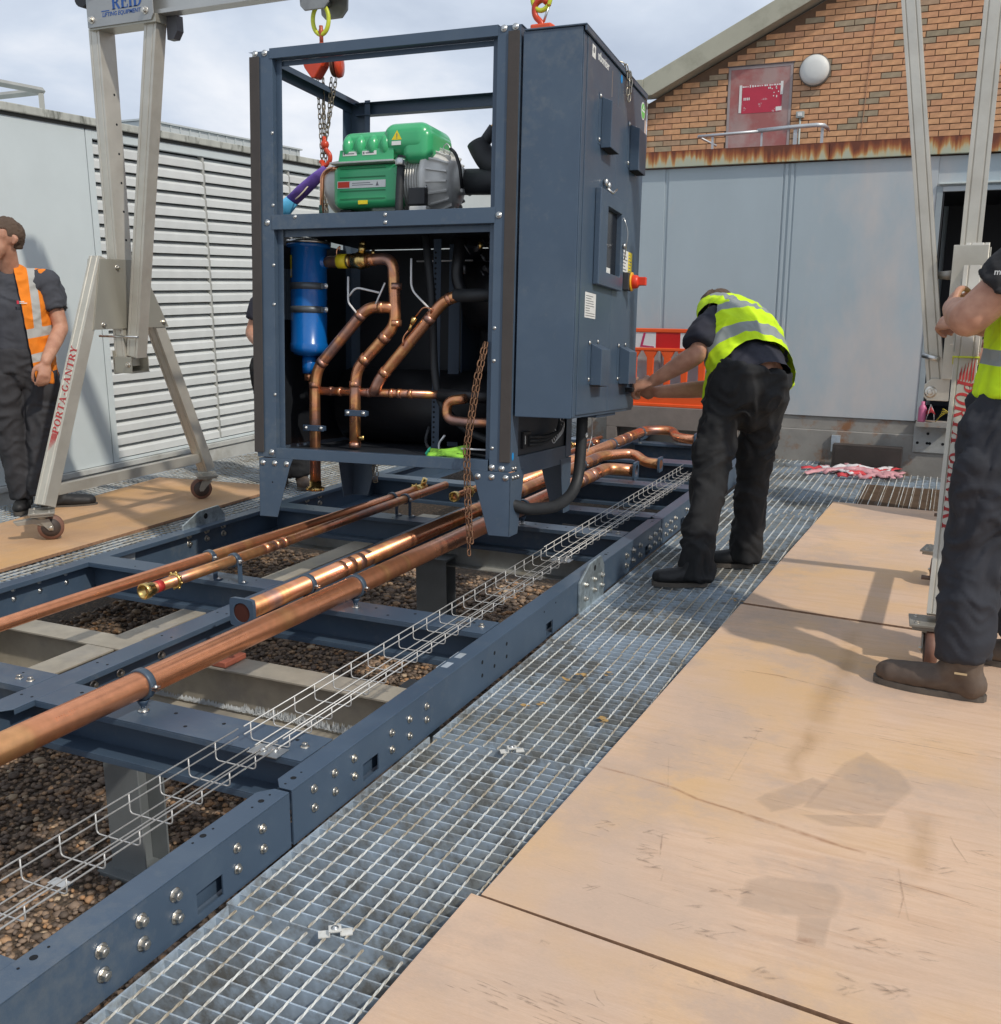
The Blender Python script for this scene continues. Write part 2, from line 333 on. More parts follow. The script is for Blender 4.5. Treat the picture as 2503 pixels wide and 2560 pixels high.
# bolts: hex head on a washer, shared mesh
def _bolt(r=.0085, h=.007, dome=False):
    b = MB(); b.lathe([(r * 1.45, 0), (r * 1.45, .0018), (r * 1.0, .0022)], n=16)
    if dome: b.lathe([(r * 1.05, .0016), (r * 1.0, h * .6), (r * .6, h), (r * .15, h * 1.1)], n=14)
    else:
        b.prism([(r * math.cos(R(60 * i)), r * math.sin(R(60 * i))) for i in range(6)], h, T(0, 0, .0016))
        b.lathe([(r * .75, h * .9), (r * .7, h + .0025), (r * .4, h + .003)], n=12)
    return b
BOLT = _bolt().mesh('bolt', bolt_m); BOLTD = _bolt(.0085, .006, True).mesh('rivet_bolt', zinc)
BOLTS = _bolt(.006, .005, True).mesh('screw', zinc); BOLTL = _bolt(.011, .012).mesh('bolt_large', bolt_m)
def bolt(parent, p, d, me=None, s=1.0, name='bolt'):
    return link(name, me or BOLT, parent, M=along(p, d) @ Matrix.Rotation(random.uniform(0, 1), 4, 'Z') @ Matrix.Scale(s, 4))
# serif lettering
def glyph(ch, b, x, M, d=.001, mi=0):
    S, t, e, h = .21, .075, .075, .055; P = []
    rect = lambda a, c, p, q: P.append([(a, c), (p, c), (p, q), (a, q)])
    def stem(a, w=S, y0=0, y1=1, top=True, bot=True):
        rect(a, y0, a + w, y1)
        if bot: rect(a - e, y0, a + w + e, y0 + h)
        if top: rect(a - e, y1 - h, a + w + e, y1)
    def ring(cx, cy, rx, ry, a0, a1, wx=S, wy=t, n=14):
        for i in range(n):
            p, q = [R(a0 + (a1 - a0) * k / n) for k in (i, i + 1)]
            P.append([(cx + rx * math.cos(p), cy + ry * math.sin(p)), (cx + rx * math.cos(q), cy + ry * math.sin(q)), (cx + (rx - wx) * math.cos(q), cy + (ry - wy) * math.sin(q)), (cx + (rx - wx) * math.cos(p), cy + (ry - wy) * math.sin(p))])
    wd = {'R': .86, 'E': .74, 'I': .40, 'D': .88, 'P': .76, 'O': .88, 'T': .78, 'A': .88, 'G': .88, 'N': .88, 'Y': .82, '-': .4}[ch]
    if ch in 'RP':
        stem(.1); rect(.3, .93, .45, 1); rect(.3, .45, .45, .52); ring(.45, .725, .3, .275, -90, 90)
        if ch == 'R': P.append([(.36, .48), (.56, .48), (.9, 0), (.66, 0)])
    elif ch == 'E': stem(.1); rect(.3, .93, .7, 1); rect(.3, 0, .7, .07); rect(.3, .47, .56, .53); rect(.64, .78, .7, .95); rect(.66, .05, .72, .25); rect(.52, .38, .57, .62)
    elif ch == 'I': stem(.1)
    elif ch == 'D': stem(.1); ring(.38, .5, .48, .5, -90, 90); rect(.3, .93, .4, 1); rect(.3, 0, .4, .07)
    elif ch == 'O': ring(.44, .5, .42, .52, 0, 360, n=24)
    elif ch == 'G': ring(.44, .5, .42, .52, 50, 320, n=20); stem(.62, .16, .08, .42, True, False)
    elif ch == 'T': stem(.29, S, 0, 1, False); rect(.02, .93, .76, 1); rect(.02, .74, .07, .95); rect(.71, .74, .76, .95)
    elif ch == 'A':
        P.append([(.08, 0), (.16, 0), (.48, 1), (.40, 1)]); P.append([(.56, 0), (.80, 0), (.50, 1), (.36, 1)]); rect(.2, .3, .62, .36); rect(0, 0, .26, h); rect(.48, 0, .88, h)
    elif ch == 'N': rect(.1, 0, .18, 1); rect(.7, 0, .78, 1); P.append([(.06, 1), (.28, 1), (.78, 0), (.68, 0)]); rect(0, 0, .28, h); rect(.6, .94, .88, 1); rect(0, .94, .2, 1)
    elif ch == 'Y': stem(.31, S, 0, .45, False); P.append([(.02, 1), (.26, 1), (.52, .42), (.34, .42)]); P.append([(.72, 1), (.64, 1), (.38, .42), (.46, .42)]); rect(-.03, .94, .34, 1); rect(.56, .94, .82, 1)
    elif ch == '-': rect(.06, .34, .34, .46)
    for p in P: b.prism([(x + a, c) for a, c in p], d, M, mi)
    return wd
def serif(textstr, M, size, mt, parent, slant=0, name='lettering', gap=.06):
    b = MB(); x = 0; Mx = M @ Matrix.Scale(size, 4)
    if slant: Sh = Matrix.Identity(4); Sh[0][1] = slant; Mx = Mx @ Sh
    for ch in textstr: x += glyph(ch, b, x, Mx, .001 / size) + gap
    return b.build(name, mt, parent), x * size
def sans(textstr, M, size, mt, parent, name='lettering', shear=0, bold=0, sx=1):
    c = bpy.data.curves.new('t', 'FONT'); c.body = textstr; c.size = size; c.extrude = .0004; c.shear = shear; c.offset = bold; c.resolution_u = 2
    o = bpy.data.objects.new('t', c); COL.objects.link(o); dg = bpy.context.evaluated_depsgraph_get()
    me = bpy.data.meshes.new_from_object(o.evaluated_get(dg)); bpy.data.objects.remove(o); bpy.data.curves.remove(c)
    me.materials.clear(); me.materials.append(mt)
    return link(name, me, parent, M=M @ Matrix.Diagonal((sx, 1, 1, 1)))
# deck frame: the walkway and the pipe skid fall slightly away from the viewer
_a, _b = .017, .016
ey = V((-_a, 1, -_b)).normalized(); ex = V((1, _a, 0)).normalized(); ez = ex.cross(ey)
O0 = V((-1.455, 1.3, 0))
DR = Matrix(((ex.x, ey.x, ez.x, 0), (ex.y, ey.y, ez.y, 0), (ex.z, ey.z, ez.z, 0), (0, 0, 0, 1)))
DECK = T(O0) @ DR @ T(-O0)
def dk(x, y, z=0): return DECK @ V((x, y, z))
# ================================================================== ground under the deck
g = MB().box((-40, -20, -1.6), (40, 70, -.84)); tag(g.build('roof_ground', concrete), kind='structure')
gb = mat('gravel_bed', (.10, .075, .055), .9, 0, .5, 60, .02, 45, col2=(.20, .13, .08), c2lo=.5, c2hi=.6, c2scale=30)
g = MB().box((-8, -1, -.838), (3, 12, -.80)); tag(g.build('gravel_bed', gb), kind='structure')
# loose gravel stones, seen through the openings of the skid
def stones():
    ico = bmesh.new(); bmesh.ops.create_icosphere(ico, subdivisions=1, radius=1); iv = np.array([v.co[:] for v in ico.verts]); itf = np.array([[v.index for v in f.verts] for f in ico.faces]); ico.free()
    pts = []
    for x0, x1, y0, y1, sp in ((-4.35, -2.15, 1.6, 4.7, .0245), (-4.6, -2.1, 4.7, 6.6, .034), (-5.3, -4.35, 3.2, 6.6, .036), (-2.15, -.9, .6, 3.2, .034)):
        xs = np.arange(x0, x1, sp); ys = np.arange(y0, y1, sp); X, Y = np.meshgrid(xs, ys); k = X.size
        pts.append(np.stack([X.ravel() + rng.normal(0, sp * .28, k), Y.ravel() + rng.normal(0, sp * .28, k), rng.uniform(-.806, -.785, k), np.full(k, sp * .52)], 1))
    pts = np.concatenate(pts); n = len(pts); m = len(iv)
    sc_ = rng.uniform(.8, 1.25, (n, 1, 3)) * np.exp(rng.normal(-.05, .28, (n, 1, 1))) * pts[:, None, 3:4] * np.array([1.1, .92, .60])
    a = rng.uniform(0, 6.28, n); c, s = np.cos(a), np.sin(a)
    Vv = iv[None] * sc_ * rng.uniform(.88, 1.12, (n, m, 1)); X = Vv[..., 0] * c[:, None] - Vv[..., 1] * s[:, None]; Y = Vv[..., 0] * s[:, None] + Vv[..., 1] * c[:, None]
    Vv = np.stack([X + pts[:, None, 0], Y + pts[:, None, 1], Vv[..., 2] + pts[:, None, 2]], -1).reshape(-1, 3)
    F = (itf[None] + (np.arange(n) * m)[:, None, None]).reshape(-1)
    me = bpy.data.meshes.new('gravel'); me.vertices.add(len(Vv)); me.vertices.foreach_set('co', Vv.ravel().astype(np.float32))
    nf = n * len(itf); me.loops.add(nf * 3); me.loops.foreach_set('vertex_index', F.astype(np.int32)); me.polygons.add(nf)
    me.polygons.foreach_set('loop_start', np.arange(0, nf * 3, 3, dtype=np.int32)); me.polygons.foreach_set('use_smooth', np.ones(nf, bool))
    me.update(calc_edges=True)
    at = me.attributes.new('tone', 'FLOAT', 'POINT'); at.data.foreach_set('value', np.repeat(rng.uniform(0, 1, n), m).astype(np.float32))
    mm = bpy.data.materials.new('gravel_stones'); mm.use_nodes = True; t, b, L = nodes_of(mm)
    A = N(t, 'ShaderNodeAttribute', attribute_name='tone'); r = N(t, 'ShaderNodeValToRGB'); L(A.outputs['Fac'], r.inputs[0]); e = r.color_ramp.elements
    e[0].color = (.12, .09, .07, 1); e[1].color = (.56, .45, .32, 1)
    for p, c3 in ((.3, (.21, .155, .12)), (.55, (.30, .215, .155)), (.8, (.38, .26, .17)), (.93, (.46, .25, .12))): q = e.new(p); q.color = (*c3, 1)
    L(r.outputs[0], b.inputs['Base Color']); b.inputs['Roughness'].default_value = .7; me.materials.append(mm)
    o = link('gravel', me); o['kind'] = 'stuff'; return o
stones()
# ================================================================== walkway grating
BAR = .0412; ROD = .0485; BD = .046
bar_me = MB().box((0, -.002, -BD), (.985, .002, 0)).mesh('bearing_bar', gal_bar)
def rod_mesh(L=.985, n=78):
    b = MB(); vs = []; r = .0032
    for i in range(n + 1):
        a = i * .62; y = L * i / n
        for j in range(4):
            q = a + j * math.pi / 2; vs.append((r * math.cos(q), y, r * math.sin(q) - .0005))
    b.add(vs, [(4 * i + j, 4 * i + (j + 1) % 4, 4 * i + 4 + (j + 1) % 4, 4 * i + 4 + j) for i in range(n) for j in range(4)]); return b.mesh('twisted_rod', gal_rod)
rod_me = rod_mesh()
wg = empty('walkway_grating', DECK, kind='structure')
def panel(x, y, fine=True, L=1.0, Wd=1.0, z=0, mb=None, mi=0):
    nb = int(L / BAR); nr = int(Wd / ROD)
    if fine:
        p = MB().box((x, y + .004, z - BD), (x + .004, y + L - .004, z + .001)).box((x + .989, y + .004, z - BD), (x + .993, y + L - .004, z + .001)).build('grating_panel', gal_bar, wg)
        for i in range(nb): link('bearing_bar', bar_me, p, M=T(x + .004, y + .006 + i * BAR, z))
        for i in range(13): link('twisted_rod', rod_me, p, M=T(x + .03 + i * ROD, y + .006, z))
        q = MB()
        for i in range(13, nr): q.box((x + .027 + i * ROD, y + .006, z - .004), (x + .033 + i * ROD, y + L - .006, z + .002))
        q.build('covered_rods', gal_rod, p)
    else:
        b = mb
        b.box((x, y + .004, z - BD), (x + .004, y + L - .004, z + .001), mi).box((x + Wd - .01, y + .004, z - BD), (x + Wd - .006, y + L - .004, z + .001), mi)
        for i in range(nb): b.box((x + .004, y + .004 + i * BAR, z - BD), (x + Wd - .01, y + .008 + i * BAR, z), mi)
        for i in range(nr): b.box((x + .027 + i * ROD, y + .006, z - .004), (x + .033 + i * ROD, y + L - .006, z + .002), 1)
for i, y in enumerate((-.41, .59, 1.59, 2.59, 3.59)):
    if i: panel(-1.443 + (.0, .004, -.004, .006, 0)[i], y)
fb = MB(); fb2 = MB()
for y in (4.59, 5.59, 6.59, 7.59): 
    for x in (-1.443, -.443, .557): panel(x + (.02 if y > 6 else 0), y, False, mb=fb)
for y in (6.59, 7.59):
    for x in (-2.443,): panel(x, y + 1.6, False, mb=fb)
for x in (-4.72, -5.72):
    for y in (1.6, 2.6, 3.6, 4.6, 5.6, 6.6, 7.6, 8.6): panel(x, y, False, mb=fb2)
for x in (-4.0, -3.0, -2.0): 
    for y in (8.75, 9.75): panel(x - .0, y, False, mb=fb2)
fb.build('grating_field', [gal_bar, gal_rod], wg, kind='stuff'); fb2.build('grating_field', [gal_bar, gal_rod], wg, kind='stuff')
dg_m = mat('brown_rusty_grating', (.17, .11, .07), .8, .2, .2, 10)
q = MB(); 
for i in range(36): q.box((-.55, 7.15 + i * .0235, -.02), (.3, 7.154 + i * .0235, .004))
for i in range(12): q.box((-.54 + i * .066, 7.14, .002), (-.536 + i * .066, 7.98, .010), 1)
q.box((-.55, 7.14, -.0215), (.3, 7.99, -.0205), 0)
q.build('drain_grating', [dg_m, galv_rod], wg)
# support beams below the walkway
q = MB()
for y in (.62, 1.62, 2.62, 3.62, 4.62): q.box((-1.44, y - .035, -.2), (1.2, y + .035, -.04))
q.box((-1.35, -1, -.36), (-1.27, 9, -.2)).build('walkway_joist', galv_dull, wg)
# grating clips and a few bits of leaf litter
for x, y in ((-1.155, 1.60), (-1.165, 2.60), (-3.98, 3.47)):
    c = empty('grating_clip', DECK @ T(x, y, .001) @ Matrix.Rotation(R(35), 4, 'Z'), {1.60: 'small bent clip on the walkway grating nearest the camera', 2.60: 'small bent clip on the walkway grating beside the middle of the skid', 3.47: 'round cup shaped clip on the strip of grating beside the plywood'}[y], 'clip')
    b = MB().box((-.035, -.012, .001), (-.01, .012, .004)).box((-.012, -.012, .001), (-.009, .012, .014)).box((-.012, -.012, .012), (.016, .012, .015)).box((.013, -.012, .001), (.016, .012, .014)).box((.013, -.012, .001), (.04, .012, .004))
    b.build('clip_body', galv_rod, c); bolt(c, (.002, 0, .015), (0, 0, 1), BOLTS)
leaf = mat('dry_leaf', (.38, .24, .09), .8, 0, .3, 30); lf = MB()
for x, y in ((-1.25, 2.95), (-1.2, 2.98), (-1.18, 3.3), (-1.22, 3.24), (-1.08, 3.35), (-.98, 2.93), (-.99, 2.94), (-.86, 4.5), (-.85, 4.52), (-.83, 4.49)):
    for k in range(3):
        a = random.uniform(0, 3); cx, cy = x + random.uniform(-.02, .02), y + random.uniform(-.02, .02); r = random.uniform(.008, .02)
        P = [V((cx + r * math.cos(a + q_) * (1 if j % 2 else .6), cy + r * math.sin(a + q_) * .5, .004 + random.uniform(0, .006))) for j, q_ in enumerate((0, 1.2, 2.2, 3.1, 4.2, 5.2))]
        lf.add([DECK @ p for p in P], [(0, 1, 2, 3, 4, 5)])
o = lf.build('leaf_litter', leaf); o['kind'] = 'stuff'
# ================================================================== plywood sheets
def sheet(name, pts, m, label, z=.003, th=.018, group=None):
    b = MB(); b.prism(pts, th, DECK @ T(0, 0, z))
    for i in range(len(b.mi)): b.mi[i] = 0 if i == 1 else 1
    return b.build(name, [m, ply_edge], bev=.001, label=label, cat='plywood sheet', group=group)
G = 'plywood sheets laid over the walkway'
sh1 = sheet('plywood_sheet', [(-.912, 1.845), (.35, 1.715), (.455, 4.295), (-.806, 4.40)], ply_a, 'pale scuffed plywood sheet in the foreground, with grey damp patches, under the brown boots', group=G)
sh2 = sheet('plywood_sheet', [(-.985, -.6), (.25, -.68), (.33, 1.70), (-.936, 1.842)], ply_a, 'pale plywood sheet nearest the camera at the bottom edge, ending in a gap', .002, group=G)
sheet('plywood_sheet', [(-.800, 4.425), (.44, 4.325), (.55, 6.99), (-.689, 7.065)], ply_a, 'pale plywood sheet farther along the walkway, under the right gantry wheels', .0035, group=G)
sheet('plywood_sheet', [(.36, 1.74), (1.6, 1.6), (1.7, 4.1), (.462, 4.29)], ply_a, 'plywood sheet at the right edge of the walkway behind the brown boots', .002, group=G)
sheet('plywood_sheet', [(-5.02, 2.95), (-4.31, 2.95), (-4.40, 5.88), (-5.49, 5.77)], ply_b, 'orange brown plywood sheet under the wheels of the left gantry', .003, group=G)
zt = .0216
marks('damp_patch', [('poly', p, .018) for p in (
 [(-.28, 2.593), (-.245, 2.747), (-.204, 2.905), (-.154, 3.008), (-.123, 2.971), (-.061, 2.918), (-.027, 2.82), (-.045, 2.763), (-.082, 2.653), (-.138, 2.618)],
 [(-.349, 2.058), (-.347, 2.163), (-.306, 2.196), (-.17, 2.224), (-.152, 2.185), (-.163, 2.10), (-.287, 2.058)],
 [(-.403, 2.583), (-.363, 2.645), (-.287, 2.765), (-.246, 2.739), (-.282, 2.625), (-.319, 2.57), (-.357, 2.53)],
 [(-.221, 2.063), (-.164, 2.082), (-.166, 1.987), (-.212, 1.978)], [(-.275, 2.541), (-.084, 2.625), (-.102, 2.555), (-.205, 2.516)])], mark_mat('damp_grey', (.44, .36, .29), .30, 9, .15, .4), sh1, zt)
marks('rust_stain', [('line', [(-.437, 2.479), (-.374, 2.464), (-.273, 2.442), (-.157, 2.415), (-.109, 2.407)], .011), ('line', [(-.217, 1.987), (-.198, 1.984), (-.178, 1.982)], .014), ('line', [(-.878, 2.581), (-.76, 2.566), (-.643, 2.545), (-.559, 2.506), (-.44, 2.483), (-.328, 2.459)], .009), ('line', [(-.633, 3.56), (-.509, 3.558), (-.394, 3.531), (-.218, 3.481)], .008)], mark_mat('rust_brown', (.42, .22, .11), .6, 20), sh1, zt + .0004)
marks('yellow_stain', [('line', [(-.312, 3.142), (-.325, 3.023), (-.352, 2.859), (-.349, 2.691)], .05), ('line', [(-.297, 4.217), (-.286, 3.866), (-.323, 3.405), (-.341, 2.935)], .06), ('line', [(.032, 2.696), (.018, 2.52), (-.007, 2.259)], .06)], mark_mat('yellow_ochre', (.52, .35, .17), .38, 7), sh1, zt + .0008)
_sl = [[(.161, 2.835), (.2, 2.739)], [(.083, 2.587), (.094, 2.543), (.124, 2.46)], [(-.031, 2.367), (-.014, 2.242), (-.021, 2.152)], [(-.014, 2.242), (.001, 2.15)], [(-.218, 3.147), (-.054, 3.137), (.149, 3.132)], [(-.097, 2.3), (-.043, 2.307), (.058, 2.295), (.185, 2.269)], [(-.598, 2.283), (-.585, 2.22), (-.575, 2.168)], [(-.552, 2.126), (-.545, 2.072)], [(-.484, 3.023), (-.503, 2.64)], [(-.698, 2.72), (-.651, 2.536)]]
_dk = [(-.743, 2.284), (-.75, 2.242), (-.628, 2.205), (-.603, 2.185), (-.615, 2.284), (-.602, 2.14), (-.575, 2.115), (-.675, 1.984), (-.484, 2.304), (-.405, 2.079), (-.359, 2.113), (-.456, 1.924), (-.401, 1.92), (-.361, 1.95), (-.448, 2.003), (-.091, 2.057), (-.075, 2.012), (-.056, 2.044), (-.023, 2.016), (-.257, 1.839), (-.096, 1.9), (-.048, 1.891), (-.006, 1.908), (-.106, 1.85), (.159, 2.53), (.059, 2.408), (.051, 2.031), (-.005, 1.882), (-.5, 2.96), (-.486, 3.041)]
rq = random.Random(12); _d2 = []
for (x, y) in _dk:
    for k in range(rq.choice((2, 3, 4))):
        a = rq.uniform(-.5, .9); l = rq.uniform(.008, .028); cx, cy = x + rq.uniform(-.02, .02), y + rq.uniform(-.015, .015); _d2.append(('line', [(cx - l * math.cos(a), cy - l * math.sin(a)), (cx, cy + rq.uniform(-.004, .004)), (cx + l * math.cos(a), cy + l * math.sin(a))], rq.uniform(.0022, .006)))
marks('scratch', [('line', p, .003) for p in _sl], mark_mat('dark_scratch', (.28, .18, .12), .6, 40), sh1, zt + .0012)
marks('dark_scuff', _d2, mark_mat('scuff_grey_brown', (.24, .18, .13), .6, 60, .3, .6), sh1, zt + .0016)
_d3 = [('line', [(-.418, 1.729), (-.325, 1.734)], .003), ('line', [(-.566, 1.644), (-.55, 1.62), (-.531, 1.606)], .003)]
for k in range(34):
    cx, cy = rq.gauss(-.66, .07), rq.gauss(1.548, .02); l = rq.uniform(.01, .03); _d3.append(('line', [(cx - l, cy + .1 * l), (cx, cy), (cx + l, cy - .2 * l)], rq.uniform(.0015, .004)))
for (x, y) in ((-.716, 1.74), (-.482, 1.759), (-.349, 1.774), (-.369, 1.754), (-.44, 1.60), (-.52, 1.50), (-.3, 1.62)):
    for k in range(3): _d3.append(('line', [(x + rq.uniform(-.01, .01), y + rq.uniform(-.01, .01)), (x + rq.uniform(-.02, .02), y + rq.uniform(-.014, .014))], rq.uniform(.002, .006)))
marks('dark_scuff', _d3, bpy.data.materials['scuff_grey_brown'], sh2, .0206)
_gr = []
for k in range(230):                       # short splits along the veneer grain
    x, y = rq.uniform(-.8, .35), rq.uniform(1.95, 4.3); l = rq.uniform(.01, .05); _gr.append(('line', [(x - l, y + l * .1), (x, y), (x + l, y - l * .08)], rq.uniform(.0008, .002)))
marks('grain_split', _gr, bpy.data.materials['dark_scratch'], sh1, zt + .002)
# ================================================================== skid frame
sk = empty('skid_frame', DECK, 'dark blue steel skid frame laid on the roof deck, bolted together from beams', 'steel frame')
def cbeam(y0, y1, xo, xi, parent=sk, slots=(), lo=0.0, hi=.15, holes=()):
    """outer side beam: face at xo with rectangular slots, flanges towards xi"""
    b = MB(); t = .004; s = 1 if xi < xo else -1
    ys = [y0] + sorted([v for sl_ in slots for v in sl_[:2]]) + [y1]
    for i in range(len(ys) - 1):
        a, c = ys[i], ys[i + 1]; sl_ = [q for q in slots if abs(q[0] - a) < 1e-6]
        if sl_:
            b.box((xo, a, lo), (xo - s * t, c, sl_[0][2])); b.box((xo, a, sl_[0][3]), (xo - s * t, c, hi - .0003)); b.box((xo - s * .03, a - .01, lo + .01), (xo - s * .032, c + .06, hi - .02), 0)
        else: b.box((xo, a, lo), (xo - s * t, c, hi - .0003))
    fo = b.build('side_beam', navy, parent); b = MB()
    b.prism([(0, y0 + .0), (0, y1), (-s * (abs(xi - xo) - .03), y1), (-s * abs(xi - xo), y1 - .035), (-s * abs(xi - xo), y0 + .035), (-s * (abs(xi - xo) - .03), y0)], .004, T(xo - s * 0, 0, hi - .0002))
    b.box((xo - s * t, y0, lo), (xi, y1, lo + .004)); b.box((xi, y0 + .04, hi - .02), (xi + s * .003, y1 - .04, hi - .0002))
    b.build('beam_flange', navy, fo, bev=.002); return fo
s1 = cbeam(-.6, 1.858, -1.455, -1.530, slots=[(1.507, 1.595, .020, .073)])
s2 = cbeam(1.870, 5.40, -1.455, -1.525, slots=[(2.205, 2.290, .022, .073), (3.62, 3.70, .0, .052 + .012), (5.08, 5.17, .010, .065)])
s3 = cbeam(5.412, 9.0, -1.455, -1.525, slots=[(5.85, 5.94, .010, .065)])
for p, rows in ((s1, [(y, z) for y in (1.232, 1.340, 1.441, 1.648, 1.745) for z in (.111, .057)]), (s2, [(y, z) for y in (1.962, 2.060, 2.158) for z in (.114, .060)] + [(2.366, .105), (2.366, .051), (2.475, .105), (2.475, .05), (2.585, .105), (2.585, .06)]),
                (s2, [(y, z) for y in (4.73, 4.85, 4.97, 5.16, 5.26, 5.36) for z in (.098, .045)]), (s3, [(y, z) for y in (5.50, 5.60, 5.71, 5.99) for z in (.10, .045)] + [(y, z) for y in (8.0, 8.12, 8.24) for z in (.1, .045)])):
    for y, z in rows: bolt(p, (-1.4545, y, z), (1, 0, 0), BOLTL if (y < 1.5 or y > 4) else BOLT)
# punched holes: flat black discs, the shade inside put in as colour
dark = mat('hole_shadow_black', (.004, .005, .007), .9, 0, 0)
def holes(parent, L, n, r=.0075):
    b = MB()
    for p in L: b.lathe([(r, 0), (r, .0006)], along(V(p), n), n=14, smooth=False)
    b.build('punched_holes', dark, parent, kind='stuff')
holes(s2, [(-1.4550, y, z) for y in (3.005, 3.11, 3.22) for z in (.11, .06)], (1, 0, 0))
holes(s2, [(-1.4550, 3.60, .125), (-1.455, 3.73, .128)], (1, 0, 0), .004)
for s_, L in ((s1, [(-1.49, 1.79, .154), (-1.505, 1.12, .154), (-1.51, 1.60, .154)]), (s2, [(-1.49, 1.925, .154), (-1.49, 4.5, .154), (-1.49, 5.33, .154)])):
    holes(s_, L, (0, 0, 1), .008); holes(s_, [(x, y + .035, z) for x, y, z in L] + [(x, y - .035, z) for x, y, z in L], (0, 0, 1), .003)
# middle and left longitudinal members
for (x0, x1, cuts) in ((-2.63, -2.527, (-.6, 1.905, 1.915, 5.40, 5.41, 9.0)),):
    for i in (0, 2, 4):
        a, c = cuts[i], cuts[i + 1]; b = MB()
        b.prism([(x0, a + .02), (x0 + .02, a), (x1 - .025, a), (x1, a + .03), (x1, c - .03), (x1 - .025, c), (x0 + .02, c), (x0, c - .02)], .004, T(0, 0, .1458))
        b.box((-2.583, a + .002, .0), (-2.579, c - .002, .1456)); b.box((-2.62, a + .01, 0), (-2.535, c - .01, .004)).box((x0, a + .03, .13), (x0 + .003, c - .03, .1456)).box((x1 - .003, a + .03, .13), (x1, c - .03, .1456))
        mbm = b.build('middle_beam', navy, sk, bev=.002)
        if i < 4:
            for k, y in enumerate((2.30, 2.42, 2.62, 1.86) if i == 2 else (1.7, 1.5)): bolt(mbm, (-2.5788, y, .09), (1, 0, 0), BOLTL)
            holes(mbm, [(xx, yy, .15) for yy in np.arange(a + .12, min(c, 4.6), .31) for xx in (-2.60, -2.555)], (0, 0, 1), .0045)
lb = MB(); lb.box((-3.70, -.6, 0), (-3.696, 9, .1458)).box((-3.72, -.6, .146), (-3.650, 9, .15)).box((-3.70, -.6, -.0), (-3.60, 9, .004)).box((-3.653, -.6, .128), (-3.65, 9, .146))
lbo = lb.build('side_beam', navy, sk, bev=.002)
for y in (2.93, 3.07, 3.22): 
    for z in (.115, .07): bolt(lbo, (-3.6958, y, z), (1, 0, 0), BOLTD)
for y in (4.05, 4.19, 4.33, 5.0, 5.14, 5.28):
    for z in (.115, .07): bolt(lbo, (-3.6958, y, z), (1, 0, 0), BOLTL, 1.1)
# cross members: C channels open towards the viewer
def cross(x0, x1, y, w_=.15, lip=True):
    b = MB(); b.box((x0, y, .1459), (x1, y + w_, .1501)); b.box((x0, y + w_ * .55, .008), (x1, y + w_ * .55 + .004, .1457)); b.box((x0, y, .128), (x1, y + .003, .1457))
    b.box((x0, y + .012, 0.006), (x1, y + w_ * .55, .010)); b.box((x0, y + .012, -.012), (x1, y + .016, .0058))
    o = b.build('cross_member', navy, sk, bev=.0018)
    return o
cys = [(.965, .14), (2.02, .155), (3.18, .15), (4.90, .13), (5.43, .14), (6.40, .16), (7.40, .2), (8.38, .13)]
for i, (y, w_) in enumerate(cys):
    c = cross(-2.5265, -1.5335, y, w_)
    xs = [-1.62, -1.70, -1.88, -1.97, -2.06, -2.35, -2.44]
    holes(c, [(x, y + w_ * (.28 if k % 2 else .68), .1502) for k, x in enumerate(xs)], (0, 0, 1), .006 if i < 4 else .004)
    if i in (0, 1, 2, 3): bolt(c, (-1.575, y + w_ * .5, .1502), (0, 0, 1), BOLTL, .8)
for i, (y, w_) in enumerate([(.965, .14), (2.08, .13), (3.315, .13), (4.75, .13), (5.9, .13), (7.2, .14), (8.3, .14)]):
    c = cross(-3.6945, -2.6315, y, w_)
    holes(c, [(x, y + w_ * (.3 if k % 2 else .7), .1502) for k, x in enumerate((-2.75, -2.86, -3.2, -3.4))], (0, 0, 1), .004)
    if i == 1:
        for x in (-2.72, -2.67): bolt(c, (x, y + .05, .1502), (0, 0, 1), BOLTL, .8)
# serrated packer plates on the flange
for y in (2.79, 2.89): MB().box((-1.528, y, .1503), (-1.478, y + .07, .153)).box((-1.515, y + .01, .153), (-1.49, y + .06, .1545)).build('packer_plate', galv, sk)
# lifting lugs
lug_m = mat('galvanised_spangle', (.60, .68, .70), .3, .75, .25, 25, .0006, 60, col2=(.40, .46, .47), c2lo=.45, c2hi=.6, c2scale=14)
def lug(M, nb=6):
    b = MB(); P = [(-.17, 0), (.17, 0), (.17, .15), (.12, .205), (-.04, .20), (-.17, .145)]
    b.prism(P, .010, M @ Matrix(((0, 0, 1, 0), (1, 0, 0, 0), (0, 1, 0, 0), (0, 0, 0, 1))))
    o = b.build('lifting_lug', lug_m, sk, bev=.0015)
    return o
l1 = lug(T(-1.4535, 4.17, -.002))
holes(l1, [(-1.4434, 4.20, .165)], (1, 0, 0), .014)
for y, z in ((4.31, .105), (4.31, .055), (4.20, .11), (4.08, .115), (4.20, .06), (4.08, .05)): bolt(l1, (-1.4434, y, z), (1, 0, 0), BOLTL, .9)
l2 = lug(T(-3.712, 4.19, .03)); holes(l2, [(-3.7016, 4.20, .195)], (1, 0, 0), .016)
MB().prism([(0, 0), (.12, -.01), (.13, .06), (.02, .05)], .004, T(-3.69, 3.52, .06) @ Matrix(((0, 0, 1, 0), (1, 0, 0, 0), (0, 1, 0, 0), (0, 0, 0, 1)))).build('galvanised_tab', galv, sk)
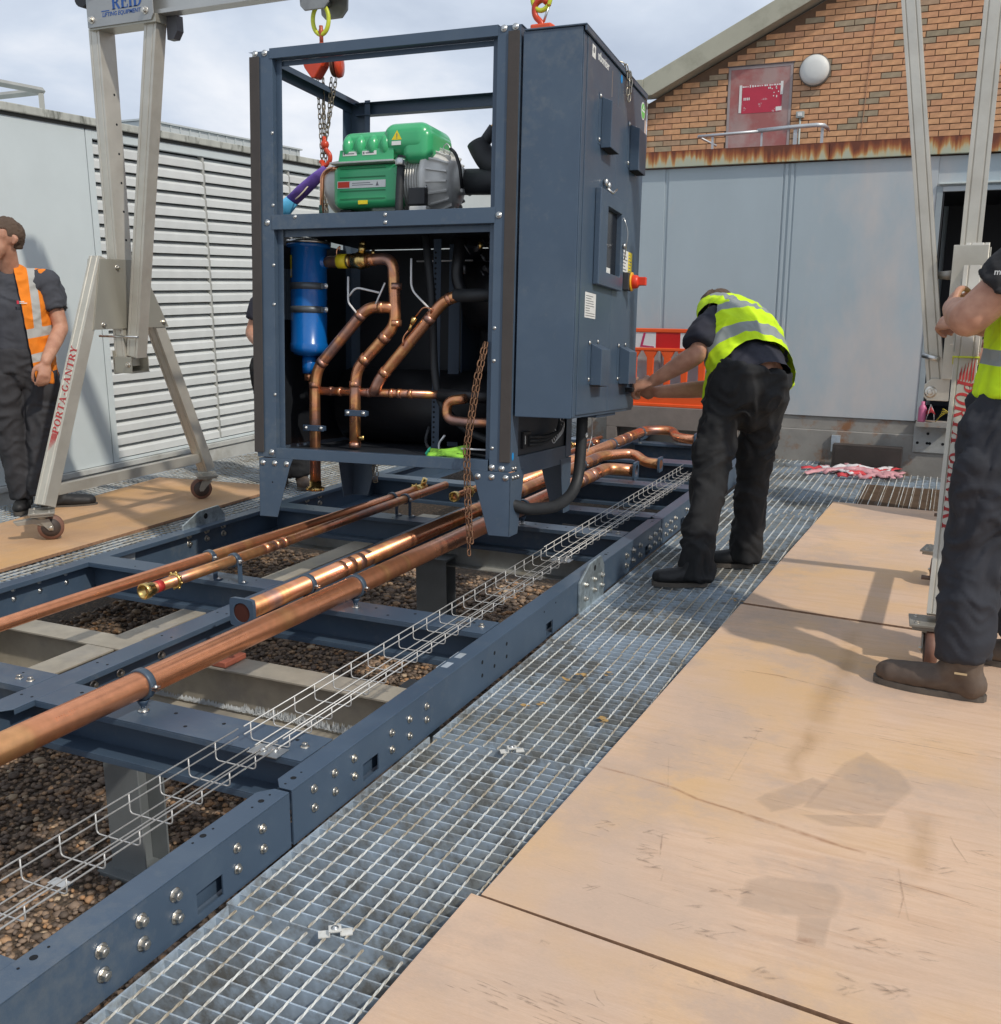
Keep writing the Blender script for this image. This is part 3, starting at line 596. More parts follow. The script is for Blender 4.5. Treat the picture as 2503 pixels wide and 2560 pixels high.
# ================================================================== steelwork below the skid
def ibeam(p0, p1, w_=.13, h=.24, top=0.0, name='support_beam', m=galv_dull, lab=None):
    p0, p1 = V((*p0, top)), V((*p1, top)); d = (p1 - p0); L = d.length; M = DECK @ along(p0, d)
    b = MB(); hw = w_ / 2
    b.prism([(-hw, -.008), (hw, -.008), (hw, 0), (-hw, 0)], L, M); b.prism([(-.004, -h), (.004, -h), (.004, -.009), (-.004, -.009)], L, M); b.prism([(-hw, -h - .008), (hw, -h - .008), (hw, -h), (-hw, -h)], L, M)
    return b.build(name, m, bev=.001, label=lab, cat='steel beam', group='weathered steel beams carrying the skid')
flat_m = mat('weathered_steel_flange', (.40, .36, .29), .6, .2, .14, 9, .0005, 80, col2=(.30, .28, .25), c2lo=.5, c2hi=.7, c2scale=4)
frost = mat('steel_with_white_bloom', (.11, .115, .12), .6, .2, .3, 12, .002, 60, col2=(.55, .57, .58), c2lo=.50, c2hi=.60, c2scale=16)
ibeam((-3.9, 2.86), (-1.6, 2.86), .13, .20, -.005, lab='weathered steel beam with a tan top flange crossing under the skid ahead of the fourth opening', m=flat_m)
ibeam((-3.9, 5.28), (-1.6, 5.28), .13, .16, -.06, lab='weathered steel beam crossing under the skid below the hanging hand chain', m=galv_dull)
ibeam((-3.055, -.2), (-3.055, 2.79), .14, .20, -.006, lab='lengthwise weathered steel beam under the left bay, near the gantry wheel', m=flat_m)
ibeam((-3.04, 2.93), (-3.04, 5.6), .13, .20, -.008, lab='lengthwise weathered steel beam under the left bay, running off beneath the blue unit', m=flat_m)
o = MB().box((-2.42, 2.55, -.30), (-1.55, 2.78, -.24)).box((-2.3, 2.6, -.239), (-1.6, 2.66, -.2)).build('timber_packer', mat('old_timber', (.22, .15, .10), .85, 0, .25, 12, .002, 40), M=DECK, bev=.003, label='brown timber packer lying under the skid beside the white bloom', cat='timber')
o = MB().box((-2.50, 2.800, -.004), (-2.435, 2.925, .018)).build('red_packer', mat('red_oxide', (.33, .10, .06), .7, 0, .2, 20), M=DECK @ T(0, 0, .001), bev=.003, label='small red packer plate under the big copper pipe', cat='packer')
b = MB(); rr = random.Random(3)                    # salt bloom along the foot of the web
for i in range(900):
    x = -3.3 + 1.65 * rr.random(); h = .035 * rr.random() * (1 if x > -2.4 else .5); z0 = -.195 + .0; s_ = .004 + .006 * rr.random()
    b.add([(x - s_, 2.853, z0), (x + s_, 2.853, z0), (x + s_ * .3, 2.849, z0 + h + .01), (x - s_ * .4, 2.845, z0 + h * .6)], [(0, 1, 2, 3)])
o = b.build('salt_bloom', mat('white_bloom', (.50, .53, .55), .9, 0, .2, 40), M=DECK); o['kind'] = 'stuff'
def hpost(x0, x1, y, ztop, lab, yd=.12):
    b = MB(); b.box((x0, y, -.84), (x1, y + .008, ztop)).box((x0, y + yd, -.84), (x1, y + yd + .008, ztop)).box(((x0 + x1) / 2 - .004, y + .009, -.84), ((x0 + x1) / 2 + .004, y + yd - .001, ztop))
    b.box((x0 - .04, y - .04, -.84), (x1 + .04, y + yd + .04, -.78)); b.box((x0 - .01, y - .01, ztop), (x1 + .01, y + yd + .02, ztop + .012))
    b.build('support_post', mat('dull_grey_post', (.21, .23, .24), .55, .3, .12, 5), bev=.002, label=lab, cat='post', group='grey steel posts standing in the gravel')
# positions found where they stand
P1x = (-2.885, -2.735); hpost(-2.80, -2.63, 2.47, -.20, 'grey steel post standing in the gravel under the nearest cross member')
hpost(-2.98, -2.77, 5.12, -.24, 'grey steel post in the gravel beyond the second cross member, under the copper pipes')
hpost(-2.02, -1.88, 3.28, -.24, 'grey steel post in the gravel in the corner beside the right side beam')
b = MB().box((-3.66, 2.18, -.22), (-3.62, 2.52, -.01)); pl = b.build('splice_plate', galv, M=DECK, label='galvanised splice plate with two bolts on the steelwork at the left edge', cat='steel plate')
for z in (-.05, -.13): bolt(pl, (-3.619, 2.44, z), (1, 0, 0), BOLTL, 1.2)
# ================================================================== copper pipework on the skid (deck coordinates)
def pipe(pts, r, name, label, m=cu_long, group=None, n=28, rad=.09, open_=False):
    P = bent(pts, rad, 8); b = MB(); b.tube(P, r, n, cap=not open_)
    if open_: b.tube([p for p in P[:3]], r * .9, n, cap=False)
    o = b.build(name, m, M=DECK, label=label, cat='copper pipe', group=group); return o
GP = 'copper pipes clamped to the skid'
def clamp(p, c, r, base, axis=(0, 1, 0), right=1, foot=True):
    """split ring with rubber liner, ear screws and a threaded foot"""
    M = along(V(c) - V(axis) * .012, axis); b = MB()
    b.lathe([(r + .002, 0), (r + .006, 0), (r + .0075, .003), (r + .0075, .021), (r + .006, .024), (r + .002, .024)], M, 28)
    k = b.build('pipe_clamp', mat('clamp_blue_grey', (.075, .105, .14), .35, .3, .1, 20), p)
    e_ = MB(); e_.box((c[0] + r, c[1] - .011, c[2] - .010), (c[0] + r + .022, c[1] + .011, c[2] - .007)).box((c[0] + r, c[1] - .011, c[2] - .003), (c[0] + r + .022, c[1] + .011, c[2] - .000)); e_.build('clamp_ear', zinc, k)
    bolt(k, (c[0] + r + .013, c[1], c[2] + .0), (0, 0, 1), BOLTS, .9)
    if foot:
        f = MB(); z0 = c[2] - r - .008; f.lathe([(.009, 0), (.009, z0 - base - .022), (.014, z0 - base - .012), (.02, z0 - base)], T(c[0], c[1], base), 14); f.build('clamp_stem', mat('clamp_blue_grey', None), k) if False else f.build('clamp_stem', navy_dark, k)
        n_ = MB(); n_.lathe([(.017, 0), (.017, .002), (.009, .003)], T(c[0], c[1], base), 16); n_.prism([(.011 * math.cos(R(60 * i)), .011 * math.sin(R(60 * i))) for i in range(6)], .008, T(c[0], c[1], base + .0025)); n_.prism([(.0095 * math.cos(R(60 * i)), .0095 * math.sin(R(60 * i))) for i in range(6)], .007, T(c[0], c[1], base + .0125)); n_.build('clamp_nut', zinc, k)
    return k
def fitting(p, pts, r, m=None, n=28, name='soldered_coupling'):
    b = MB(); b.tube(pts, r, n); return b.build(name, m or cu_scorch, p)
def flange(p, c, d, s=.052, r=.033, t=.014):
    M = along(V(c), d); b = MB(); hs = s; q = s * .55
    ring = [(hs, -q), (hs, q), (q, hs), (-q, hs), (-hs, q), (-hs, -q), (-q, -hs), (q, -hs)]; ring = [(hs, -hs + .006), (hs, hs - .006), (hs - .006, hs), (-hs + .006, hs), (-hs, hs - .006), (-hs, -hs + .006), (-hs + .006, -hs), (hs - .006, -hs)]
    n = 32; outer = []
    for i in range(n):
        a = 2 * math.pi * i / n; c_, s_ = math.cos(a), math.sin(a); k = hs / max(abs(c_), abs(s_)); k = min(k, hs * 1.32); outer.append((c_ * k, s_ * k))
    vs = []
    for z in (0, t): vs += [M @ V((x, y, z)) for x, y in outer]; vs += [M @ V((r * math.cos(2 * math.pi * i / n), r * math.sin(2 * math.pi * i / n), z)) for i in range(n)]
    fs = []
    for i in range(n):
        j = (i + 1) % n; fs += [(i, j, n + j, n + i), (2 * n + i, 3 * n + i, 3 * n + j, 2 * n + j), (i, 2 * n + i, 2 * n + j, j), (n + i, n + j, 3 * n + j, 3 * n + i)]
    b.add(vs, fs); o = b.build('square_flange', navy, p)
    return o
p1 = pipe([(-2.185, -.5, .235), (-2.165, 1.9, .237), (-2.14, 3.2, .24), (-2.125, 5.6, .243)], .041, 'copper_pipe', 'thickest copper pipe running from the lower left edge to beneath the blue unit', cu_long, GP)
p1b = MB().tube(bent([(-2.125, 5.6, .243), (-2.12, 6.42, .244), (-1.93, 6.46, .235)], .11, 10), .041, 28).build('elbow_run', cu_tint, p1)
clamp(p1, (-2.160, 2.098, .2375), .041, .151); clamp(p1, (-2.139, 3.255, .24), .041, .151); clamp(p1, (-2.128, 4.96, .242), .041, .151)
clamp(p1, (-2.125, 5.50, .243), .041, .151, foot=True)
fitting(p1, [(-2.123, 5.85, .2435), (-2.123, 5.93, .2435)], .0435); fitting(p1, [(-2.122, 6.06, .244), (-2.122, 6.20, .244)], .0435); flange(p1, (-1.935, 6.462, .235), (1, .05, -.03), .062, .041)
# stamped maker's marks as faint raised dashes
b = MB(); rr = random.Random(5)
for k in range(2):
    for i in range(9):
        if rr.random() < .85: b.box((0, 0, 0), (.0045 * rr.uniform(.5, 1), .0006, .0035), M=T(-2.166 + .041 * math.sin(R(50)) , 0, .2365 + .041 * math.cos(R(50))) @ Matrix.Rotation(R(50), 4, 'Y') @ T(-.004 + k * .008, 1.76 + i * .009, -.0006) @ Matrix.Rotation(R(90), 4, 'Z'))
b.build('stamped_mark', mat('stamp_bright_copper', (.85, .5, .3), .4, 1, .1, 20), p1)
p2_ = pipe([(-2.335, 2.80, .236), (-2.335, 6.95, .243), (-2.16, 7.18, .243), (-2.02, 7.02, .205), (-1.90, 6.98, .205)], .0370, 'copper_pipe', 'second copper pipe beside the thickest one, starting at a square blue flange', cu_tint, GP, rad=.10, open_=False)
MB().lathe([(.0371, .0), (.0345, .0), (.0345, .06), (.001, .0605)], along((-2.335, 2.790, .236), (0, 1, 0)), 28).build('pipe_bore', mat('dark_copper_bore', (.10, .03, .02), .6, .5, .1, 10), p2_)
flange(p2_, (-2.335, 2.786, .236), (0, 1, 0), .054, .0375, .016); flange(p2_, (-1.905, 6.98, .205), (1, 0, 0), .054, .037)
clamp(p2_, (-2.335, 3.20, .236), .037, .151); clamp(p2_, (-2.335, 4.99, .24), .037, .151); clamp(p2_, (-2.337, 6.50, .242), .037, .151)
for y, r, l in ((3.42, .0380, .035), (3.48, .0392, .05), (3.56, .0392, .045), (3.63, .0380, .04), (6.62, .038, .06), (6.75, .039, .05), (6.86, .038, .05)): fitting(p2_, [(-2.336, y, .237), (-2.336, y + l, .237)], r)
p3_ = pipe([(-2.985, -.5, .25), (-2.978, 2.6, .25), (-2.905, 4.5, .25), (-2.895, 5.15, .25)], .0240, 'copper_pipe', 'far left thin copper pipe, the long one lying beyond the brass ended pipe', cu_long, GP)
p4_ = pipe([(-2.822, 2.835, .25), (-2.818, 3.4, .25), (-2.81, 5.35, .25)], .0230, 'copper_pipe', 'thin copper pipe with an open brass end fitting and red paint mark', cu_tint, GP)
def brass_open_end(p, c, d=(0, -1, 0), r=.023):
    b = MB(); M = along(V(c), d); b.lathe([(r + .001, -.035), (r + .004, -.03), (r + .004, -.012), (r + .009, -.008), (r + .009, .016), (r + .006, .018), (r + .004, .018), (r - .001, .016), (r - .003, -.02)], M, 26)
    o = b.build('brass_end_fitting', brass, p); MB().lathe([(r - .001, -.001), (r - .001, .0)], M @ T(0, 0, -.018), 20).build('dark_bore', dark, o); return o
def wing_nut(p, c, d=(0, 1, 0), r=.0235):
    b = MB(); M = along(V(c), d); b.lathe([(r + .002, -.008), (r + .009, -.006), (r + .009, .006), (r + .002, .008)], M, 24)
    for i in range(8):
        a = R(45 * i + 10); b.ball(M @ V(((r + .011) * math.cos(a), (r + .011) * math.sin(a), 0)), (.006, .006, .006), 8)
    return b.build('brass_lug_ring', brass, p)
brass_open_end(p4_, (-2.822, 2.82, .25)); wing_nut(p4_, (-2.82, 2.98, .25))
fitting(p4_, [(-2.822, 2.868, .25), (-2.821, 2.90, .25)], .0238, mat('red_paint_mark', (.50, .035, .03), .5, .2, .15, 30), name='red_paint_mark')
for y, l, r in ((3.55, .06, .0245), (3.63, .04, .0245), (3.69, .03, .026)): fitting(p4_, [(-2.817, y, .25), (-2.817, y + l, .25)], r)
for p, x in ((p4_, -2.818), (p3_, -2.955)):
    for y in (3.345, 4.86):
        xx = x + (.05 if (p is p3_ and y > 4) else 0); k = clamp(p, (xx, y, .25), .0235, .151, foot=False)
        MB().box((xx + .028, y - .014, .1512), (xx + .032, y + .014, .262)).box((xx + .028, y - .014, .1512), (xx + .062, y + .014, .1545)).box((xx + .012, y - .014, .259), (xx + .032, y + .014, .262)).build('clamp_bracket', navy, k, bev=.001); bolt(k, (xx + .048, y, .1545), (0, 0, 1), BOLTS, 1.2); bolt(k, (xx + .0325, y, .245), (1, 0, 0), BOLTS, 1.2)
b = MB(); b.tube([(-2.895, 5.12, .25), (-2.895, 5.24, .25)], .025, 20); b.tube([(-2.895, 5.2, .25), (-2.87, 5.2, .31)], .016, 16); b.build('brass_tee', brass, p3_); wing_nut(p3_, (-2.895, 5.12, .25))
p5_ = pipe([(-2.625, 5.12, .235), (-2.60, 7.55, .245)], .0205, 'copper_pipe', 'short thin copper pipe behind the dangling hand chain, with an open brass end', cu_tint, GP)
brass_open_end(p5_, (-2.625, 5.11, .235)); wing_nut(p5_, (-2.623, 5.3, .235)); clamp(p5_, (-2.602, 7.45, .244), .0205, .151)
b = MB(); b.tube([(-2.60, 7.55, .245), (-2.59, 7.60, .245)], .026, 16); b.build('end_cap', cu_scorch, p5_)
p6_ = pipe([(-2.45, 5.25, .238), (-2.45, 8.50, .245), (-2.24, 8.62, .245), (-2.13, 8.36, .215), (-1.95, 8.30, .215)], .041, 'copper_pipe', 'farthest reaching copper pipe that bends right in front of the grey container', cu_tint, GP, rad=.11)
for y in (6.15, 7.55, 8.35): clamp(p6_, (-2.45, y, .243), .041, .151)
for y in (7.75, 7.95): fitting(p6_, [(-2.45, y, .244), (-2.45, y + .10, .244)], .043)
flange(p6_, (-1.955, 8.30, .215), (1, 0, 0), .058, .041)
p7_ = pipe([(-2.72, 7.35, .24), (-2.66, 7.9, .24)], .018, 'copper_pipe', 'short stub of copper pipe with brass valves beyond the rear leg of the blue unit', cu_scorch, GP)
wing_nut(p7_, (-2.70, 7.5, .24)); brass_open_end(p7_, (-2.722, 7.34, .24))
# insulated grey tube lying across the far bay
MB().tube([(-1.99, 5.23, .095), (-1.56, 5.19, .095)], .017, 18).build('spare_tube', mat('grey_tube', (.10, .10, .10), .6, .2, .25, 20), M=DECK, label='grey tube with a yellow band lying across the skid bay by the wire tray', cat='tube')
MB().tube([(-1.70, 5.203, .095), (-1.685, 5.201, .095)], .0175, 18).build('yellow_band', yellow_p, bpy.data.objects['spare_tube'])
# ================================================================== wire cable tray
tr = empty('wire_cable_tray', DECK, 'long wire basket cable tray running along the right side of the skid', 'cable tray')
wire = mat('bright_wire', (.52, .51, .49), .45, .45, .1, 40)
XL, XR, ZB, ZT, WR = -1.742, -1.610, .1548, .204, .0020
secs = [(-.3, 2.02, 0), (2.04, 4.30, .004), (4.32, 7.05, -.003)]
rib = MB(); rib.tube(bent([(XL, 0, ZT), (XL, 0, ZB - .002), (XR, 0, ZB - .002), (XR, 0, ZT - .012)], .012, 4), WR, 7); rib_me = rib.mesh('cross_wire', wire)
for a, c, dx in secs:
    for (x, z) in ((XL - .0, ZT), (XL, ZT - .024), (XL + .036, ZB), (XL + .070, ZB), (XR - .026, ZB), (XR, ZT - .030), (XR, ZT - .012)):
        MB().tube([(x + dx, a, z), (x + dx, c, z)], WR * 1.08, 7).build('long_wire', wire, tr)
    y = a + .03
    while y < c: link('cross_wire', rib_me, tr, M=T(dx, y, 0)); y += .1045
for y in (2.03, 4.31): 
    MB().box((-1.70, y - .03, .1505), (-1.60, y + .03, .153)).build('splice_clip', zinc, tr); bolt(tr, (-1.665, y, .153), (0, 0, 1), BOLTS, 1.3); bolt(tr, (-1.635, y + .01, .153), (0, 0, 1), BOLTS, 1.3)
for y in (1.32, 3.25, 5.5): MB().box((-1.68, y - .012, .1515), (-1.63, y + .012, .156)).build('tray_clip', zinc, tr)
# ================================================================== hanging blue unit
UO = V((-3.09, 3.818, .583))
UM = T(UO) @ Matrix.Rotation(R(4.343), 4, 'Z') @ Matrix.Rotation(R(-4.631), 4, 'X') @ Matrix.Rotation(R(-.42), 4, 'Y')
un = empty('chiller_module', UM, 'dark blue open framed chiller module hanging from two chain hoists above the skid', 'machine')
W_, D_, H_ = 1.30, .914, 1.848
def P(name, mb, m, bev=.0015, parent=un): return mb.build(name, m, parent, bev=bev)
def column(x0, x1, y0, y1, z0, z1, front=-1):
    t = .003; b = MB()
    yf = y0 if front < 0 else y1; s = 1 if front < 0 else -1; fx = x0 if x0 < .6 else x1; sx = 1 if x0 < .6 else -1
    b.box((x0, yf, z0), (x1, yf + s * t, z1)); b.box((fx, yf + s * t, z0), (fx + sx * t, yf + s * .09, z1))
    ix = x1 if x0 < .6 else x0
    b.box((ix - sx * t, yf + s * t, z0), (ix, yf + s * .035, z1)); b.box((ix - sx * .0, yf + s * .032, z0), (ix + sx * .03, yf + s * .035, z1)); return b
cl = P('corner_column', column(0, .105, 0, .1, 0, H_), navy); crr = P('corner_column', column(1.20, 1.302, 0, .1, 0, H_), navy)
P('corner_column', column(0.0, .105, D_ - .1, D_, 0, H_ - .005, 1), navy); P('corner_column', column(1.20, 1.302, D_ - .1, D_, 0, H_ - .005, 1), navy)
def rail(x0, x1, y, z0, z1, s=1, lip=.03):
    b = MB(); b.box((x0, y, z0), (x1, y + s * .003, z1)); b.box((x0, y + s * .003, z1 - .003), (x1, y + s * .05, z1)); b.box((x0, y + s * .003, z0), (x1, y + s * .05, z0 + .003))
    if lip: b.box((x0, y + s * .047, z0 - lip), (x1, y + s * .05, z0 - .0002))
    return b
P('top_rail', rail(.092, 1.204, -.0035, 1.812, 1.857, lip=.024), navy); P('top_rail', rail(.05, 1.25, D_ + .003, 1.765, 1.83, -1, 0), navy)
midr = P('middle_rail', rail(.096, 1.204, -.0035, 1.060, 1.126, lip=.03), navy); sill = P('bottom_rail', rail(.105, 1.195, -.0035, -.004, .046, lip=0), navy)
P('bottom_rail', rail(.05, 1.25, D_ + .003, -.01, .06, -1, 0), navy_dark)
for x, s in ((.006, 1), (1.296, -1)):
    b = MB(); b.box((x, .0, H_ - .062), (x + s * .003, D_, H_ - .002)); b.box((x, .0, H_ - .005), (x + s * .045, D_, H_ - .002)); b.box((x + s * .042, .0, H_ - .03), (x + s * .045, D_, H_ - .005)); P('side_rail', b, navy)
    b = MB(); b.box((x, .05, -.004), (x + s * .003, D_ - .05, .05)); P('side_rail', b, navy)
# small turned out bracket at the top left corner and top plate at the right corner
P('corner_tab', MB().prism([(-.03, 0), (.05, 0), (.05, -.03), (.0, -.008)], .004, Matrix(((1, 0, 0, 0), (0, 0, 1, .01), (0, 1, 0, H_ + .004), (0, 0, 0, 1)))), navy)
P('corner_cap', MB().box((1.15, .01, H_ + .0), (1.305, .12, H_ + .006)).box((1.25, .12, H_), (1.305, .3, H_ + .004)), navy_dark)
# foam gasket strips
for x0, x1 in ((-.012, .040), (1.250, 1.300)): P('gasket_strip', MB().box((x0, -.0085, .040 if x0 > 1 else .022), (x1, -.0005 - .003, 1.826)), gasket, .002)
for p, L in ((cl, [(.015, 1.839), (.066, 1.839), (.07, 1.093), (.08, .024)]), (crr, [(1.228, 1.84), (1.279, 1.842), (1.222, 1.092), (1.213, .014), (1.26, .011)])):
    for x, z in L: bolt(p, (x, -.0005 if z < 1.83 else -.0005, z), (0, -1, 0), BOLTD, 1.15)
for x, z in ((.221, 1.114), (.684, 1.110), (.685, 1.077)): bolt(midr, (x, -.0038, z), (0, -1, 0), BOLTS, 1.0)
for x, zs in ((.047 + .055, (1.49, 1.17, .9, .72, .3)), (1.213, (.62, .48, .1))):
    for z in zs: bolt(cl if x < 1 else crr, (x, -.0002, z), (0, -1, 0), BOLTS, .9)
# feet
def foot(M, mir):
    b = MB(); P_ = [(0, .0), (.188, .0), (.170, -.04), (.100, -.285), (0, -.285)]; PX = P_ if not mir else [(-x, z) for x, z in P_]
    F = Matrix(((1, 0, 0, 0), (0, 0, 1, 0), (0, 1, 0, 0), (0, 0, 0, 1)))
    b.prism(PX, .005, M @ F); return b
fts = []
for x, mir in ((.010, 0), (1.303, 1)):
    for y, s in ((-.004, 1), (D_ + .004, -1)):
        b = foot(T(x, y - (0 if s > 0 else .005), -.004), mir)
        # side cheek
        Q = [(0, 0), (.19, 0), (.175, -.04), (.11, -.285), (0, -.285)]; xx = x if not mir else x - .005
        b.prism([(s * a, c) for a, c in Q], .005, Matrix(((0, 0, 1, xx), (1, 0, 0, y), (0, 1, 0, -.0045), (0, 0, 0, 1))))
        f_ = P('tapered_foot', b, navy, .002)
        if s > 0:
            for k in range(3): bolt(f_, (x + (1 if not mir else -1) * (.022 + .066 * k), y - .0002, -.028), (0, -1, 0), BOLTD, 1.1)
            if mir:
                for k in range(3): bolt(f_, (x + .0002, y + .03 + .035 * k, -.028), (1, 0, 0), BOLTS, 1.3)
            else: MB().lathe([(.004, 0), (.004, .0004)], along((x + .075, y - .0004, -.12), (0, -1, 0)), 10).build('punched_hole', dark, f_)
for z, y in ((.012, .03), (.012, .06)): bolt(crr, (1.3022, y, z), (1, 0, 0), BOLTS, 1.2)
# floor, shelf, inner panels
P('floor_pan', MB().box((.10, .05, .035), (1.2, .86, .040)), mat('dark_floor_pan', (.035, .04, .05), .4, .2, .2, 8))
P('compressor_shelf', MB().box((.108, .052, 1.062), (1.196, .86, 1.075)), blackm)
bp = P('back_panel', MB().box((.09, .855, .045), (1.21, .862, 1.058)).box((.012, .09, .045), (.016, .83, 1.058)), blackm)
P('inner_bulkhead', MB().box((.80, .60, .045), (.806, .85, 1.055)).box((.74, .58, .045), (.80, .585, 1.05)), navy_dark)
P('vessel', MB().tube([(.15, .66, .24), (1.15, .66, .24)], .19, 32), blackp, 0); P('vessel', MB().tube([(.86, .62, .80), (1.19, .62, .80)], .17, 32), blackp, 0)
P('vessel_label', MB().lathe([(.035, 0), (.036, .004), (.02, .006)], along((1.14, .62, .96), (0, -1, .3)), 18), blackp, 0)
# filter drier: blue shell, bolted lid, straps, bracket
bl = MB().lathe([(.055, .485), (.09, .505), (.093, .52), (.093, .545), (.089, .55), (.088, 1.00), (.105, 1.003), (.107, 1.012), (.107, 1.020), (.09, 1.021)], T(.137, .25, 0), 36)
bl.lathe([(.033, .40), (.035, .43), (.035, .49)], T(.137, .25, 0), 20); bl.tube([(.16, .25, .935), (.235, .25, .935)], [.045, .030], 20); bl.tube([(.15, .25, .935), (.19, .25, .935)], [.055, .05], 20)
fil = P('filter_shell', bl, blue_p, 0)
li = MB().lathe([(.108, 1.0215), (.108, 1.034), (.09, 1.038)], T(.137, .25, 0), 36)
P('filter_lid', li, zinc, 0)
for i in range(10): bolt(fil, (.137 + .098 * math.cos(R(36 * i)), .25 + .098 * math.sin(R(36 * i)), 1.035), (0, 0, 1), BOLTS, 1.1)
MB().tube([(.137, .25, .405), (.137, .25, .365)], .025, 18).build('copper_stub', cu_scorch, fil)
lab = MB(); 
def wrap(b, cx, cy, r, a0, a1, z0, z1, n=8, mi=0):
    vs = []
    for i in range(n + 1):
        a = R(a0 + (a1 - a0) * i / n); vs += [(cx + r * math.cos(a), cy + r * math.sin(a), z0), (cx + r * math.cos(a), cy + r * math.sin(a), z1)]
    b.add(vs, [(2 * i, 2 * i + 2, 2 * i + 3, 2 * i + 1) for i in range(n)], True, mi); return b
P('filter_label', wrap(wrap(lab, .137, .25, .0892, 190, 238, .86, .965), .137, .25, .0894, 192, 236, .865, .90, mi=1), [yellow_p, white_p], 0)
br = P('filter_bracket', MB().box((.018, .235, .66), (.082, .240, .905)).box((.018, .16, .66), (.022, .235, .905)).box((.078, .2, .66), (.082, .235, .905)), mat('grey_bracket', (.10, .125, .155), .45, .2, .08, 8))
for z in (.82, .708):
    b = MB(); wrap(b, .137, .25, .0915, 175, 350, z - .016, z + .016, 16); b.box((.226, .215, z - .012), (.262, .219, z + .012)); s_ = P('filter_strap', b, mat('strap_grey', (.10, .115, .13), .4, .3, .1, 20), 0); s_.modifiers.new('s', 'SOLIDIFY').thickness = .002
    bolt(s_, (.252, .214, z), (0, -1, 0), BOLTD, 1.1)
# unit pipework
R0 = .027; yP = .2
def up(name, pts, r=R0, m=cu_unit, rad=.06): return P(name, MB().tube(bent(pts, rad, 8), r, 22), m, 0)
a1 = up('copper_run', [(.238, .25, .937), (.44, .22, .937), (.62, yP, .945), (.637, yP, .64), (.56, yP, .56), (.432, yP, .43), (.421, yP, .34), (.421, yP, .055)], m=cu_unit)
for p, q in (((.485, .215, .939), (.52, .213, .94)), ((.636, yP, .80), (.636, yP, .83)), ((.637, yP, .63), (.637, yP, .66)), ((.46, yP, .46), (.485, yP, .487)), ((.421, yP, .34), (.421, yP, .37)), ((.59, yP, .59), (.565, yP, .565)), ((.421, yP, .05), (.421, yP, .075))): fitting(a1, [p, q], .0287)
a2 = up('copper_run', [(.636, yP, .718), (.49, yP, .722), (.215, yP, .43), (.197, yP, .33), (.199, yP, -.14)], m=cu_unit)
for p, q in (((.55, yP, .72), (.575, yP, .72)), ((.44, yP, .67), (.46, yP, .69)), ((.25, yP, .465), (.23, yP, .445)), ((.198, yP, .33), (.198, yP, .36))): fitting(a2, [p, q], .0287)
b = MB(); b.lathe([(.028, 0), (.040, .006), (.040, .018), (.030, .024), (.029, .05)], along((.199, yP, -.178), (0, 0, 1)), 24)
for i in range(6): b.ball((.199 + .042 * math.cos(i), yP + .042 * math.sin(i), -.166), .008, 8)
b.build('brass_coupling', brass, a2)
a3 = up('copper_run', [(.96, yP, .775), (.88, yP, .745), (.555, yP, .385), (.52, yP, .315)], m=cu_unit)
for p, q in (((.80, yP, .655), (.82, yP, .678)), ((.59, yP, .425), (.57, yP, .402)), ((.90, yP, .752), (.92, yP, .762))): fitting(a3, [p, q], .0287)
a4 = up('copper_run', [(.22, .215, .317), (.86, .235, .317)], .020, cu_scorch)
for x in (.27, .32, .48, .60, .64, .70): fitting(a4, [(x, .22, .317), (x + .018, .22, .317)], .0225)
up('insulated_pipe', [(.85, .235, .317), (1.19, .26, .312)], .030, blackp); up('copper_run', [(1.0, .2, .305), (.905, .2, .29), (.905, .2, .205), (1.0, .2, .195), (1.19, .2, .197)], .023, cu_unit, .05)
up('insulated_pipe', [(1.19, .21, .775), (.935, .2, .772)], .030, rubber); up('insulated_pipe', [(1.15, .23, .80), (1.15, .23, .2)], .045, blackp, .03)
up('insulated_pipe', [(.92, .35, .78), (.88, .35, .86), (.90, .35, 1.05)], .030, blackp); up('rubber_hose', [(.74, .3, 1.055), (.78, .3, .75), (.79, .3, .45), (.83, .28, .27), (1.0, .25, .14), (1.19, .25, .09)], .019, rubber, .15)
up('rubber_hose', [(.77, .3, .16), (.76, .28, .10), (.80, .22, .06), (1.1, .15, .05), (1.18, .12, .047)], .008, rubber, .05)
for pts in ([(.395, .18, .86), (.395, .18, .75), (.40, .18, .735), (.45, .18, .68)], [(.40, .18, .77), (.44, .17, .81), (.56, .18, .785)], [(.53, .18, .71), (.59, .18, .83)], [(.72, .19, .94), (.72, .19, .80), (.83, .17, .705)], [(.60, .5, .96), (.9, .5, .96)], [(.87, .2, .05), (.865, .2, .09), (.90, .19, .13)], [(1.04, .06, .085), (1.17, .06, .085)]):
    up('cable', pts, .0048 if len(pts) != 2 else .004, white_pl, .04)
vb = MB().tube([(.40, .222, .937), (.478, .217, .939)], [.036, .036], 20); vb.ball((.44, .22, .938), (.042, .042, .042), 18); vb.tube([(.445, .22, .97), (.452, .22, 1.012)], [.018, .018], 14); vb.ball((.452, .22, 1.013), .018, 12); vb.tube([(.37, .225, .937), (.385, .225, .937)], .034, 18); vb.tube([(.51, .215, .96), (.51, .215, .985)], .008, 8)
va = P('ball_valve', vb, brass, 0); MB().tube([(.315, .232, .937), (.368, .228, .937)], .034, 20).build('yellow_tag', yellow_p, va)
P('sight_valve', MB().tube([(.735, .17, .64), (.75, .17, .67)], [.009, .014], 12).tube([(.72, .17, .61), (.735, .17, .64)], .006, 8), brass, 0)
up('capillary_tube', [(.75, .17, .67), (.80, .16, .72), (.84, .16, .71), (.83, .17, .69)], .0035, copper, .03); up('capillary_tube', [(.73, .17, .625), (.69, .17, .58), (.69, .17, .54)], .0035, copper, .03)
